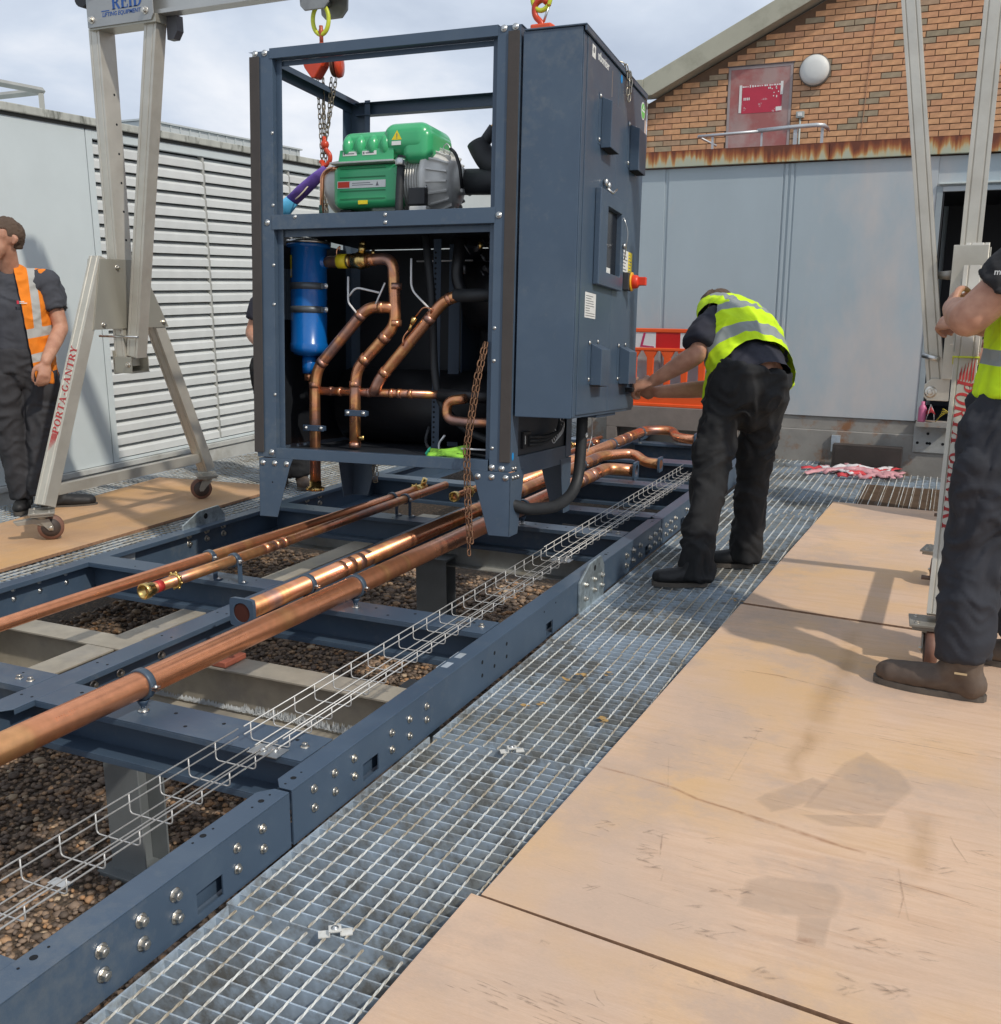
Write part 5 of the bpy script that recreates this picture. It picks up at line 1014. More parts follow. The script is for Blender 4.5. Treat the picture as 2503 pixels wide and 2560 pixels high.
def aframe(xc, sx, zl0, zl1, ya, yb, ta, tb, gus):
    """legs in the plane x = xc; sx is the side that faces the load"""
    out_ = []
    b = MB(); gbar(b, (xc, ya, zl0), (xc, ta, 1.54), .085, .078); out_.append(b.build('gantry_leg', alu, gt, bev=.0015))
    b = MB(); gbar(b, (xc, yb, zl1), (xc, tb, 1.54), .085, .078); out_.append(b.build('gantry_leg', alu, gt, bev=.0015))
    b = MB(); b.box((xc - .02, ya + .09, zl0 + .045), (xc + .02, yb - .07, zl0 + .105)); b.build('spreader_bar', alu, gt, bev=.0015)
    for s in (-1, 1):
        b = MB(); b.prism(gus, .006, Matrix(((0, 0, 1, xc + s * .0468 - .003), (1, 0, 0, 0), (0, 1, 0, 0), (0, 0, 0, 1)))); g_ = b.build('gusset_plate', mat('gusset_aluminium', (.42, .40, .34), .4, .6, .05, 3), gt, bev=.001)
        if s == sx:
            for y, z in ((ta + .08, 1.487), (ta + .17, 1.18), (ta - .06, 1.16), (tb + .18, 1.16)): bolt(g_, (xc + s * .0502, y, z), (s, 0, 0), BOLTL, 1.0)
    return out_
XLg = -4.68
LL = aframe(XLg, 1, .172, .16, 3.90, 5.235, 4.455, 4.70, [(4.412, 1.536), (4.715, 1.535), (4.922, 1.130), (4.318, 1.135)])
caster(gt, XLg, 3.875, dk(XLg, 3.875, .021).z, -42); caster(gt, XLg, 5.23, dk(XLg, 5.23, .021).z, 138, False)
pst = MB(); gbar(pst, (XLg, 4.605, .905), (XLg, 4.615, 2.80), .080, .118); po = pst.build('gantry_post', alu, gt, bev=.0015)
holesb = MB()
for i in range(10): holesb.lathe([(.007, 0), (.007, .0006)], along((XLg + .0402, 4.632, 1.0 + i * .162), (1, 0, 0)), 12)
holesb.build('adjusting_holes', dark, po)
b = MB(); gbar(b, (-4.598, gy, .965), (-4.262, gy, 2.80), .085, .08); brc = b.build('gantry_brace', alu, gt, bev=.0015)
b = MB(); b.box((-4.71, 4.53, .875), (-4.575, 4.537, .965)).box((-4.71, 4.665, .875), (-4.575, 4.672, .965)).box((-4.72, 4.53, .868), (-4.572, 4.672, .8745)).box((-4.722, 4.53, .86), (-4.716, 4.672, 1.0)); fb_ = b.build('foot_bracket', mat('gusset_aluminium', None), gt, bev=.001); bolt(fb_, (-4.60, 4.53, .92), (0, -1, 0), BOLTL, 1.1)
MB().tube([(-4.83, 4.545, 1.085), (-4.52, 4.545, 1.085)], .007, 10).build('locking_pin', zinc, gt)
tp = MB()
for y in (4.525, 4.668): tp.prism([(-4.69, 2.795), (-4.225, 2.795), (-4.205, 2.825), (-4.205, 3.06), (-4.69, 3.06)], .007, Matrix(((1, 0, 0, 0), (0, 0, 1, y), (0, 1, 0, 0), (0, 0, 0, 1))))
tpo = tp.build('beam_bracket_plate', mat('bracket_grey', (.38, .385, .38), .45, .5, .06, 5), gt, bev=.002)
for x, z in ((-4.655, 2.835), (-4.26, 2.845), (-4.655, 2.96), (-4.26, 2.985)): bolt(tpo, (x, 4.5248, z), (0, -1, 0), BOLTL, 1.3)
MB().box((-4.69, 4.534, 2.785), (-4.20, 4.6665, 2.828)).build('bracket_channel', mat('gusset_aluminium', None), gt, bev=.001)
MB().tube([(-4.73, 4.53, 2.96), (-4.73, 4.66, 2.96)], .05, 18).build('guide_roller', blackp, gt)
MB().prism([(-4.2045, 2.828), (-4.13, 2.828), (-4.13, 2.75), (-4.16, 2.71), (-4.2045, 2.71)], .05, Matrix(((1, 0, 0, 0), (0, 0, 1, 4.62), (0, 1, 0, 0), (0, 0, 0, 1)))).build('end_stop', mat('dark_grey_stop', (.10, .10, .11), .5, .2, .1, 10), gt)
bm = MB(); bm.box((-4.72, 4.555, 2.829), (.10, 4.645, 2.838)).box((-4.72, 4.585, 2.8382), (.10, 4.592, 3.01)).box((-4.72, 4.608, 2.8382), (.10, 4.615, 3.01)).box((-4.72, 4.555, 3.0102), (.10, 4.645, 3.02)).box((-4.72, 4.555, 2.8382), (.10, 4.56, 2.850)).box((-4.72, 4.64, 2.8382), (.10, 4.645, 2.850))
bm.build('gantry_beam', mat('beam_aluminium', (.50, .50, .48), .4, .55, .06, 5), gt)
for x in (-3.16, -1.962):
    b = MB(); b.prism([(-.09, .0), (-.085, -.06), (-.06, -.085), (.06, -.085), (.085, -.06), (.09, 0), (.09, .12), (-.09, .12)], .012, Matrix(((1, 0, 0, x), (0, 0, 1, 4.53), (0, 1, 0, 2.82), (0, 0, 0, 1)))); rear_ = MB().prism([(-.05, .0), (-.045, -.08), (-.02, -.105), (.08, -.105), (.115, -.07), (.12, 0), (.12, .12), (-.05, .12)], .012, Matrix(((1, 0, 0, x), (0, 0, 1, 4.655), (0, 1, 0, 2.82), (0, 0, 0, 1))))
    k = b.build('trolley_plate', mat('trolley_grey', (.30, .30, .29), .45, .6, .15, 20), gt, bev=.004); rear_.build('trolley_plate', mat('trolley_grey', None), gt, bev=.004); MB().tube([(x, 4.543, 2.79), (x, 4.654, 2.79)], .022, 14).build('trolley_spindle', mat('trolley_grey', None), k); bolt(k, (x - .03, 4.5295, 2.84), (0, -1, 0), BOLTL, 1.4)
Mx = Matrix(((1, 0, 0, -4.50), (0, 0, -1, 4.5242), (0, 1, 0, 2.872), (0, 0, 0, 1)))
serif('REID', Mx, .072, blue_ink, tpo); sans('LIFTING EQUIPMENT', Matrix(((1, 0, 0, -4.575), (0, 0, -1, 4.5242), (0, 1, 0, 2.842), (0, 0, 0, 1))), .030, blue_ink, tpo, shear=.25, bold=.0004, sx=1.0)
MB().box((-4.578, 4.5236, 2.868), (-4.52, 4.5242, 2.873)).build('lettering', blue_ink, tpo)
# "PORTA-GANTRY" along the leg: red fading logo strokes beside the first letter
def leg_text(leg, p0, p1, y_off, size, flip=False):
    p0, p1 = V(p0), V(p1); d = (p1 - p0).normalized(); n = V((0, -1, 0)); n = (n - d * n.dot(d)).normalized(); x = d if not flip else -d; y = n.cross(x)
    start = p0 if not flip else p1
    o = start + n * .0395
    M = Matrix(((x.x, y.x, n.x, o.x), (x.y, y.y, n.y, o.y), (x.z, y.z, n.z, o.z), (0, 0, 0, 1))) @ T(.0, y_off, .0)
    serif('PORTA-GANTRY', M, size, red_ink, leg, .22)
    b = MB()
    for i in range(5): b.prism([(-.10 + i * .012, size * (.98 - i * .19)), (-.0, size * (.98 - i * .19)), (.015, size * (.85 - i * .19)), (-.02, size * (.85 - i * .19))], .001, M)
    b.build('lettering', red_ink, leg)
a0 = V((XLg, 3.90, .172)); a1_ = V((XLg, 4.455, 1.54)); dd = (a1_ - a0).normalized()
leg_text(LL[0], a0 + dd * .405, a0 + dd * 1.1, -.026, .050)
XRg = -.030
def rl(y, z): return V((XRg, y, z))
RL = aframe(XRg, -1, .172, .16, 3.965, 5.235, 4.50, 4.70, [(4.46, 1.536), (4.74, 1.535), (4.94, 1.130), (4.36, 1.135)])
caster(gt, XRg - .02, 3.965, dk(XRg, 3.965, .0215).z, 185); caster(gt, XRg - .03, 5.20, dk(XRg, 5.2, .0225).z, 170)
pst = MB(); gbar(pst, (-.057, 4.60, 1.42), (-.057, 4.60, 2.80), .078, .118); pst.build('gantry_post', alu, gt, bev=.0015)
b = MB(); b.box((-.115, 4.43, 1.02), (.010, 4.452, 1.545)); b.box((-.115, 4.452, 1.02), (-.106, 4.70, 1.545)); k = b.build('post_sleeve', alu, gt, bev=.002); b = MB()
for z in (1.43, 1.10): b.tube([(-.165, 4.50, z), (-.10, 4.50, z)], [.014, .020], 12)
b.build('sleeve_bolt', mat('worn_bolt', (.30, .28, .25), .5, .6, .2, 20), k)
b = MB(); gbar(b, (-.128, 4.50, .955), (-.405, 4.50, 2.80), .066, .07); rb_ = b.build('gantry_brace', alu, gt, bev=.0015)
b = MB(); b.prism([(-.175, .945), (-.16, .93), (-.08, .93), (-.08, 1.02), (-.15, 1.02), (-.175, .995)], .008, Matrix(((1, 0, 0, 0), (0, 0, 1, 4.452), (0, 1, 0, 0), (0, 0, 0, 1)))); k = b.build('brace_bracket', alu, gt, bev=.002); bolt(k, (-.150, 4.452, .965), (0, -1, 0), BOLTL, 1.5)
MB().tube([(-.19, 4.455, 1.112), (-.13, 4.42, 1.10)], .011, 10).build('brace_bolt', zinc, rb_)
MB().box((XRg - .0455, 4.10, 1.06), (XRg + .0455, 4.17, 1.066)).build('placeholder', yellow_p, gt) if False else None
b = MB(); q_ = V((XRg, 4.33, 1.105)); gbar(b, q_ - dd * .003, q_ + dd * .003, .096, .088); b.build('lime_tie', yellowg, gt)
ra0 = V((XRg, 3.965, .172)); ra1 = V((XRg, 4.50, 1.54)); rd = (ra1 - ra0).normalized()
leg_text(RL[0], ra0 + rd * .08, ra0 + rd * .915, -.022, .058, True)
for y, z in ((4.02, .30), (5.19, .30)):
    MB().tube([(-.105, y, z), (-.06, y, z)], .009, 8).build('leg_bolt', brown_steel, gt)
# ================================================================== grey plant enclosure on the left
wallm = mat('pale_grey_cladding', (.57, .63, .64), .45, 0, .03, 3, 0, 40, col2=(.54, .58, .58), c2lo=.52, c2hi=.8, c2scale=1.5)
slat_m = mat('louvre_paint', (.64, .66, .65), .4, 0, .05, 6, rand=.05)
cop_m = mat('mossy_coping', (.42, .43, .39), .75, 0, .2, 10, .001, 60, col2=(.10, .105, .085), c2lo=.50, c2hi=.62, c2scale=12, stretch=(1, 1, .3))
pe = empty('plant_enclosure', T(0, 0, 0), 'long pale grey plant enclosure with louvred walls on the left', 'building')
WX = -6.0
def Pe(name, mb, m, bev=.002, p=pe): return mb.build(name, m, p, bev=bev)
for y0, y1 in ((-2, 1.2), (1.206, 3.4), (3.406, 5.672)): Pe('wall_panel', MB().box((WX - .05, y0, .03), (WX, y1, 2.492)), wallm)
Pe('louvre_surround', MB().box((WX - .05, 5.68, .03), (WX, 5.738, 2.492)).box((WX - .05, 5.7382, .03), (WX, 8.6, .052)).box((WX - .05, 5.7382, 2.43), (WX, 8.6, 2.492)), wallm)
Pe('base_channel', MB().box((WX - .05, -2, -.21), (WX + .012, 8.6, -.012)).box((WX - .05, -2, -.0118), (WX + .03, 8.6, .026)), mat('enclosure_base', (.50, .51, .49), .6, 0, .12, 6, .001, 60, col2=(.34, .33, .29), c2lo=.5, c2hi=.7))
Pe('coping', MB().box((WX - .12, -2, 2.515), (WX + .035, 8.6, 2.57)), cop_m, .006); Pe('drip_strip', MB().box((WX - .05, -2, 2.4925), (WX + .012, 8.6, 2.5148)), mat('dark_joint', (.05, .05, .045), .8, 0, .2, 10))
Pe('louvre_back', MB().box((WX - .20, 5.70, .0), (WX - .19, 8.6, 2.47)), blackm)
for i, y in enumerate((6.915, 8.09)): Pe('louvre_mullion', MB().box((WX - .06, y, .0522), (WX - .012, y + .025, 2.4298)), mat('mullion_grey', (.38, .385, .36), .6, 0, .1, 8))
pitch = .0985; nsl = 24
def slat(L):
    b = MB(); P_ = [(0, 0), (-.014, .004), (-.060, .062), (-.062, .072), (-.055, .073), (-.012, .020), (0, .016)]
    b.prism([(x, z) for x, z in P_], L, Matrix(((1, 0, 0, 0), (0, 0, 1, 0), (0, 1, 0, 0), (0, 0, 0, 1)))); return b
P_ = [(0, .0), (0, .052), (-.055, .094), (-.058, .088), (-.006, .046), (-.006, .004), (-.03, .0)]
for (y0, y1) in ((5.7385, 6.9148), (6.9402, 8.0898), (8.1152, 8.6)):
    b = MB(); b.prism(P_, y1 - y0, Matrix(((1, 0, 0, 0), (0, 0, 1, 0), (0, 1, 0, 0), (0, 0, 0, 1)))); me = b.mesh('louvre_slat', slat_m)
    for i in range(nsl): link('louvre_slat', me, pe, M=T(WX - .006, y0, .06 + i * pitch) @ Matrix.Rotation(R(0), 4, 'Y'))
sk2 = Pe('wall_end', MB().box((WX - 2.6, 8.6, -.2), (WX + .0, 8.65, 2.5)), wallm)
Pe('roof', MB().box((WX - 3, -2, 2.46), (WX - .121, 8.6, 2.50)), wallm)
rd_ = empty('roof_duct', T(0, 0, 0), 'pale sheet metal duct with standing seams on the enclosure roof', 'duct')
b = MB(); b.box((-7.3, 6.75, 2.50), (-6.45, 8.9, 2.72)); b.build('duct_body', mat('duct_sheet', (.50, .53, .53), .5, .2, .08, 4), rd_, bev=.004)
for i in range(18): MB().box((-6.4498, 6.80 + i * .12, 2.50), (-6.440, 6.812 + i * .12, 2.718)).build('standing_seam', mat('duct_sheet', None), rd_)
MB().box((-7.32, 6.73, 2.721), (-6.43, 8.92, 2.735)).build('duct_lid', mat('duct_sheet', None), rd_)
MB().box((-6.9, 6.35, 2.50), (-6.5, 6.75, 2.66)).build('duct_transition', galv, rd_, bev=.02)
rf = empty('roof_frame', T(0, 0, 0), 'open galvanised steel frame standing on the enclosure roof at the upper left', 'steel frame')
fr_m = mat('frame_grey', (.36, .36, .33), .55, .3, .1, 8)
for a, c in (((-6.6, 3.5, 2.80), (-6.6, 5.87, 2.82)), ((-7.3, 3.5, 2.80), (-7.3, 5.87, 2.82)), ((-6.6, 5.87, 2.82), (-7.3, 5.87, 2.82)), ((-6.6, 5.1, 2.81), (-7.3, 5.1, 2.81))): MB().tube([a, c], .026, 4, smooth=False).build('frame_rail', fr_m, rf)
for x, y in ((-6.6, 5.85), (-7.3, 5.85), (-6.6, 3.6)): MB().tube([(x, y, 2.5), (x, y, 2.80)], .026, 4, smooth=False).build('frame_post', fr_m, rf)
# second enclosure behind, seen through the frame
e2 = empty('plant_enclosure', T(0, 0, 0), 'pale plant enclosure farther back, seen behind the purple sling', 'building')
b = MB().box((-6.9, 8.95, -.2), (-4.9, 10.8, 2.38)); b.build('wall', wallm, e2); MB().box((-6.95, 8.9, 2.3802), (-4.85, 10.9, 2.46)).build('coping', cop_m, e2, bev=.005)
for i in range(7): MB().tube([(-6.5 + .0, 8.93, .3 + i * .28), (-5.2, 8.93, .3 + i * .28)], .012, 6).build('panel_seam', fr_m, e2)
# ================================================================== grey container straight ahead
cm = mat('container_grey_blue', (.40, .47, .51), .45, 0, .05, 2, .0004, 60, col2=(.54, .52, .51), c2lo=.48, c2hi=.66, c2scale=1.3, stretch=(1, 1, .45))
ct = empty('steel_container', T(0, 0, 0), 'grey blue steel container with a rust streaked top edge and a dark doorway', 'container')
CY = 9.0
def Pc(name, mb, m, bev=.003, p=ct): return mb.build(name, m, p, bev=bev)
for x0, x1 in ((-3.35, -2.62), (-2.59, -1.60), (-1.50, -.398)): Pc('wall_panel', MB().box((x0, CY, .272), (x1, CY + .04, 2.376)), cm)
Pc('panel_joint', MB().box((-2.6198, CY + .008, .272), (-2.5902, CY + .04, 2.376)).box((-1.5998, CY + .006, .272), (-1.5002, CY + .04, 2.376)), cm); Pc('joint_cover', MB().box((-1.585, CY - .004, .28), (-1.56, CY + .0055, 2.372)).box((-1.54, CY - .004, .28), (-1.515, CY + .0055, 2.372)), cm, .002)
Pc('wall_panel', MB().box((-.3978, CY + .01, 2.145), (2.2, CY + .04, 2.376)).box((1.6, CY + .01, .1), (2.4, CY + .04, 2.1448)), cm)
Pc('door_jamb', MB().box((-.3978, CY - .006, .20), (-.352, CY + .05, 2.144)), mat('jamb_grey', (.30, .34, .36), .5, 0, .08, 8)); Pc('door_seal', MB().box((-.3518, CY + .0, .20), (-.338, CY + .04, 2.10)), blackp)
Pc('door_head', MB().box((-.352, CY - .006, 2.105), (1.6, CY + .05, 2.144)), cm); Pc('drip_rail', MB().box((-.385, CY - .03, 2.158), (1.5, CY - .001 + .01, 2.172)), mat('pale_rail', (.55, .60, .58), .45, .1, .05, 8))
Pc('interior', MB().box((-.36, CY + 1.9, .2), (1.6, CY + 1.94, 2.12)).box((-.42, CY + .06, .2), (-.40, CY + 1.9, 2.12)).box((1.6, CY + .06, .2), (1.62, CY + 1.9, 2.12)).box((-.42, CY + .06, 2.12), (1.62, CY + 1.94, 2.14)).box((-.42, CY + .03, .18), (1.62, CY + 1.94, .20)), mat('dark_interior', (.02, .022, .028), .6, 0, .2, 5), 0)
Pc('sill_step', MB().box((-.40, CY - .02, .26), (1.6, CY + .02, .285)), mat('dark_sill', (.05, .045, .04), .6, 0, .2, 10))
basem = mat('rusty_grey_base', (.30, .285, .26), .7, .1, .15, 5, .001, 60, col2=(.28, .14, .07), c2lo=.52, c2hi=.66, c2scale=6)
Pc('base_beam', MB().box((-3.4, CY + .015, .155), (2.2, CY + .05, .27)).box((-3.4, CY - .03, -.20), (2.2, CY + .012, .1548)), basem, .003)
Pc('base_plate', MB().box((-.40, CY - .045, .02), (-.12, CY - .031, .255)), galv_dull)
for x, z in ((-.365, .10), (-.29, .10), (-.27, .10), (-.29, .18), (-.17, .10)): holesb = MB().lathe([(.012, 0), (.012, .0008)], along((x, CY - .0452, z), (0, -1, 0)), 12).build('bolt_hole', dark, ct)
MB().box((-1.05, CY - .06, -.02), (-.98, CY - .031, .12)).build('small_bracket', galv, ct); Pc('rear_body', MB().box((-3.3, CY + 1.96, -.1), (2.3, CY + 2.5, 2.4)), cm)
def rust_mat():
    m = bpy.data.materials.new('rust_streaked_fascia'); m.use_nodes = True; t, b_, L = nodes_of(m)
    tc = N(t, 'ShaderNodeTexCoord'); sp = N(t, 'ShaderNodeSeparateXYZ'); L(tc.outputs['Object'], sp.inputs[0])
    mp = N(t, 'ShaderNodeMapping'); mp.inputs['Scale'].default_value = (16, 1, 1.2); L(tc.outputs['Object'], mp.inputs[0])
    n = N(t, 'ShaderNodeTexNoise'); n.inputs['Scale'].default_value = 1.0; n.inputs['Detail'].default_value = 5; L(mp.outputs[0], n.inputs[0])
    n2 = N(t, 'ShaderNodeTexNoise'); n2.inputs['Scale'].default_value = 2.2; n2.inputs['Detail'].default_value = 3; L(tc.outputs['Object'], n2.inputs[0])
    z = N(t, 'ShaderNodeMapRange'); z.inputs[1].default_value = 2.37; z.inputs[2].default_value = 2.52; z.inputs[3].default_value = -.16; z.inputs[4].default_value = .20; L(sp.outputs['Z'], z.inputs[0])
    a = N(t, 'ShaderNodeMath', operation='ADD'); L(n.outputs[0], a.inputs[0]); L(z.outputs[0], a.inputs[1])
    a2 = N(t, 'ShaderNodeMath', operation='MULTIPLY_ADD'); L(n2.outputs[0], a2.inputs[0]); a2.inputs[1].default_value = .55; L(a.outputs[0], a2.inputs[2])
    r = N(t, 'ShaderNodeValToRGB'); L(a2.outputs[0], r.inputs[0]); e = r.color_ramp.elements
    e[0].position = .62; e[0].color = (.45, .47, .36, 1); e[1].position = .98; e[1].color = (.15, .045, .025, 1); q = e.new(.76); q.color = (.48, .25, .09, 1); q = e.new(.86); q.color = (.30, .09, .035, 1); q = e.new(.70); q.color = (.50, .44, .27, 1)
    L(r.outputs[0], b_.inputs['Base Color']); b_.inputs['Roughness'].default_value = .75; return m
rm = rust_mat()
for x0, x1 in ((-3.42, -1.238), (-1.234, 2.4)): Pc('rusted_fascia', MB().box((x0, CY - .045, 2.386), (x1, CY + .01, 2.512)).box((x0, CY - .045, 2.5122), (x1, CY + 2.5, 2.518)), rm, .003)
# guard rail on the container roof
gr = empty('guard_rail', T(0, 0, 0), 'low galvanised rail with a curved end on the container roof below the red door', 'handrail')
rm_ = mat('rail_galvanised', (.50, .53, .55), .45, .5, .1, 10)
MB().tube([(-2.42, 9.3, 2.672), (-1.89, 9.3, 2.685)], .013, 10).build('rail_tube', rm_, gr); 
b = MB(); ribbon(b, [(-1.90, 9.29, 2.688), (-1.6, 9.29, 2.702), (-1.40, 9.29, 2.706), (-1.34, 9.31, 2.700), (-1.325, 9.37, 2.688), (-1.33, 9.5, 2.68)], .035, (0, 1, 0)); o = b.build('rail_strip', rm_, gr)
MB().tube([(-2.42, 9.3, 2.672), (-2.37, 9.4, 2.645), (-2.28, 9.42, 2.60)], .010, 8).build('rail_tube', rm_, gr)
for x, y, w_ in ((-2.29, 9.3, .010), (-1.86, 9.3, .008), (-1.575, 9.3, .016), (-1.60, 9.42, .007), (-1.36, 9.35, .012)): MB().box((x - w_, y, 2.518), (x + w_, y + .012, 2.69)).build('rail_post', rm_, gr)
# ================================================================== brick building
BY = 13.0
bk = empty('brick_building', T(0, 0, 0), 'orange brick gable building with a beige sloping verge behind the container', 'building')
def brick_mat(name, stuff=False):
    m = bpy.data.materials.new(name); m.use_nodes = True; t, b_, L = nodes_of(m)
    r = N(t, 'ShaderNodeValToRGB'); e = r.color_ramp.elements
    if stuff: s = N(t, 'ShaderNodeAttribute', attribute_name='tone').outputs['Fac']
    else: s = N(t, 'ShaderNodeObjectInfo').outputs['Random']
    L(s, r.inputs[0]); e[0].position = 0; e[0].color = (.62, .33, .17, 1); e[1].position = 1; e[1].color = (.33, .27, .18, 1)
    for p, c in ((.25, (.68, .37, .19)), (.5, (.62, .33, .175)), (.70, (.60, .31, .17)), (.80, (.46, .29, .18)), (.92, (.38, .30, .20))): q = e.new(p); q.color = (*c, 1)
    tc = N(t, 'ShaderNodeTexCoord'); n = N(t, 'ShaderNodeTexNoise'); n.inputs['Scale'].default_value = 14; n.inputs['Detail'].default_value = 6; L(tc.outputs['Object'], n.inputs[0])
    mr = N(t, 'ShaderNodeMapRange'); mr.inputs[1].default_value = .3; mr.inputs[2].default_value = .7; mr.inputs[3].default_value = .82; mr.inputs[4].default_value = 1.12; L(n.outputs[0], mr.inputs[0])
    mu = N(t, 'ShaderNodeMix', data_type='RGBA', blend_type='MULTIPLY'); mu.inputs[0].default_value = 1; L(r.outputs[0], mu.inputs[6]); L(mr.outputs[0], mu.inputs[7]); L(mu.outputs[2], b_.inputs['Base Color']); b_.inputs['Roughness'].default_value = .85; return m
bmat = brick_mat('orange_brick'); bmat2 = brick_mat('orange_brick_field', True)
BL, BH, BX, BZ = .213, .0565, .222, .0665
def eave(x): return 3.66 + (x + 3.934) * .4755            # underside of the verge
poly = [(-4.05, 1.0), (6.0, 1.0), (6.0, 5.9), (4.0, eave(4.0)), (-4.05, eave(-4.05))]
wl = MB().prism([(-4.05, 1.0), (6.0, 1.0), (6.0, 8.3), (-4.05, eave(-4.05))], .2, Matrix(((1, 0, 0, 0), (0, 0, 1, BY + .010), (0, 1, 0, 0), (0, 0, 0, 1)))).build('mortar_wall', mat('brown_mortar', (.17, .105, .065), .9, 0, .15, 10), bk)
DX0, DX1, DZ1 = -3.035, -2.27, 3.945
cand = []
for j in range(0, 60):
    z = 2.36 + j * BZ; x = -4.05 + (0 if j % 2 else -BX / 2)
    while x < 1.6:
        a, c = max(x, -4.05), x + BL
        if z + BH < eave(a) and c - a > .04:
            if z < DZ1 + .01 and c > DX0 and a < DX1:
                if a < DX0 - .03: cand.append((a, DX0 - .006, z))
                if c > DX1 + .03: cand.append((DX1 + .006, c, z))
            else: cand.append((a, c, z))
        elif z < eave(c): pass
        x += BX
vis = [q for q in cand if q[2] > 2.72 and q[0] < .42 and q[2] < 4.7]
vis.sort(key=lambda q: (q[0] + 1.6) ** 2 + (q[2] - 3.6) ** 2 * 1.2); near = set(vis[:298]); meshes = {}
fld = MB(); tones = []
for (a, c, z) in cand:
    Lb = round(c - a, 3); jit = random.uniform(-.003, .003)
    if (a, c, z) in near:
        if Lb not in meshes: meshes[Lb] = MB().box((0, 0, 0), (Lb, .03, BH)).mesh('brick', bmat)
        link('brick', meshes[Lb], bk, M=T(a, BY - .002 + jit, z))
    else:
        fld.box((a, BY - .002 + jit, z), (c, BY + .028, z + BH)); tones += [random.random()] * 8
fo = fld.build('brick_field', bmat2, bk, kind='stuff'); at = fo.data.attributes.new('tone', 'FLOAT', 'POINT'); at.data.foreach_set('value', tones)
verge = mat('beige_verge', (.42, .41, .32), .6, 0, .06, 3, col2=(.30, .29, .22), c2lo=.5, c2hi=.75)
b = MB(); b.prism([(-4.05, 3.668), (-3.93, 3.67), (6.0, eave(6.0)), (6.0, eave(6.0) + .21), (-4.05, 3.865)], .30, Matrix(((1, 0, 0, 0), (0, 0, 1, BY - .22), (0, 1, 0, 0), (0, 0, 0, 1)))); b.build('verge_board', verge, bk, bev=.006)
MB().box((-4.22, BY - .225, 3.670), (-4.051, BY + .08, 3.86)).build('eaves_box', verge, bk, bev=.006); MB().box((-4.25, BY - .26, 3.64), (-4.18, BY + 4, 3.70)).build('gutter', mat('gutter_grey', (.42, .41, .36), .5, 0, .05, 5), bk, bev=.01)
MB().prism([(-4.05, 3.73), (6, 8.46), (6, 8.50), (-4.05, 3.77)], 5, Matrix(((1, 0, 0, 0), (0, 0, 1, BY + .082), (0, 1, 0, 0), (0, 0, 0, 1)))).build('roof', mat('roof_sheet', (.3, .3, .26), .6, 0, .1, 5), bk)
MB().tube([(-4.075, BY - .05, 1.0), (-4.075, BY - .05, 3.66)], .032, 12).build('downpipe', mat('downpipe_pink', (.45, .36, .32), .5, 0, .1, 5), bk)
# faded red door
dm = mat('faded_red_door', (.38, .13, .12), .6, 0, .10, 4, col2=(.40, .27, .25), c2lo=.44, c2hi=.62, c2scale=2.5)
dr2 = MB().box((DX0 + .03, BY + .0, 2.3), (DX1 - .03, BY + .008, DZ1 - .03)).build('red_door', dm, bk)
MB().box((DX0, BY - .004, 2.3), (DX0 + .0298, BY + .009, DZ1)).box((DX1 - .0298, BY - .004, 2.3), (DX1, BY + .009, DZ1)).box((DX0 + .0299, BY - .004, DZ1 - .0298), (DX1 - .0299, BY + .009, DZ1)).build('door_frame', mat('faded_frame', (.36, .30, .29), .6, 0, .1, 8), bk)
MB().box((DX0 - .02, BY - .012, DZ1 + .001), (DX1 + .02, BY + .02, DZ1 + .014)).build('lintel_flashing', mat('dark_flashing', (.09, .07, .07), .6, 0, .1, 8), bk)
po_ = MB().box((-2.86, BY - .003, 3.41), (-2.385, BY - .0002, 3.725)).build('poster', mat('faded_poster', (.50, .035, .07), .6, 0, .08, 6, col2=(.55, .35, .36), c2lo=.62, c2hi=.66, c2scale=9), dr2)
MB().box((-2.895, BY - .0045, 3.42), (-2.865, BY - .0002, 3.735)).box((-2.405, BY - .0045, 3.60), (-2.375, BY - .0031, 3.75)).box((-2.45, BY - .0045, 3.42), (-2.38, BY - .0031, 3.465)).build('paper_scrap', white_p, dr2)
b = MB(); rr = random.Random(8)
for i in range(16):
    x = -2.86 + i * .029; h_ = rr.uniform(.006, .02); b.box((x, BY - .0045, 3.712 - h_ * .5), (x + rr.uniform(.012, .026), BY - .0031, 3.712 + h_))
for i in range(9): x = rr.uniform(-2.56, -2.42); z = rr.uniform(3.56, 3.68); b.box((x, BY - .0045, z), (x + .012, BY - .0031, z + rr.uniform(.01, .03)))
for i in range(4): b.box((-2.84 + i * .02, BY - .0045, 3.56), (-2.828 + i * .02, BY - .0031, 3.59))
b.build('paper_remnant', white_p, dr2)
lm = MB().lathe([(.178, 0), (.178, .05), (.172, .06)], along((-2.015, BY - .003, 3.83), (0, -1, 0)), 40).build('lamp_rim', mat('lamp_rim_grey', (.16, .16, .15), .5, 0, .05, 8), M=None)
lm.name = 'bulkhead_lamp'; tag(lm, 'round white bulkhead lamp on the brick wall right of the red door', 'lamp'); MB().lathe([(.168, .0), (.165, .025), (.14, .05), (.09, .066), (.02, .07)], along((-2.015, BY - .055, 3.83), (0, -1, 0)), 40).build('lamp_diffuser', mat('opal_diffuser', (.68, .69, .66), .5, 0, .02, 5), lm)
jb = MB().box((-2.198, BY - .06, 3.312), (-2.106, BY - .003, 3.385)).build('switch_box', mat('box_grey_green', (.38, .42, .40), .5, 0, .08, 10), bev=.006, label='small grey switch box with a conduit on the brick wall beside the red door', cat='switch box')
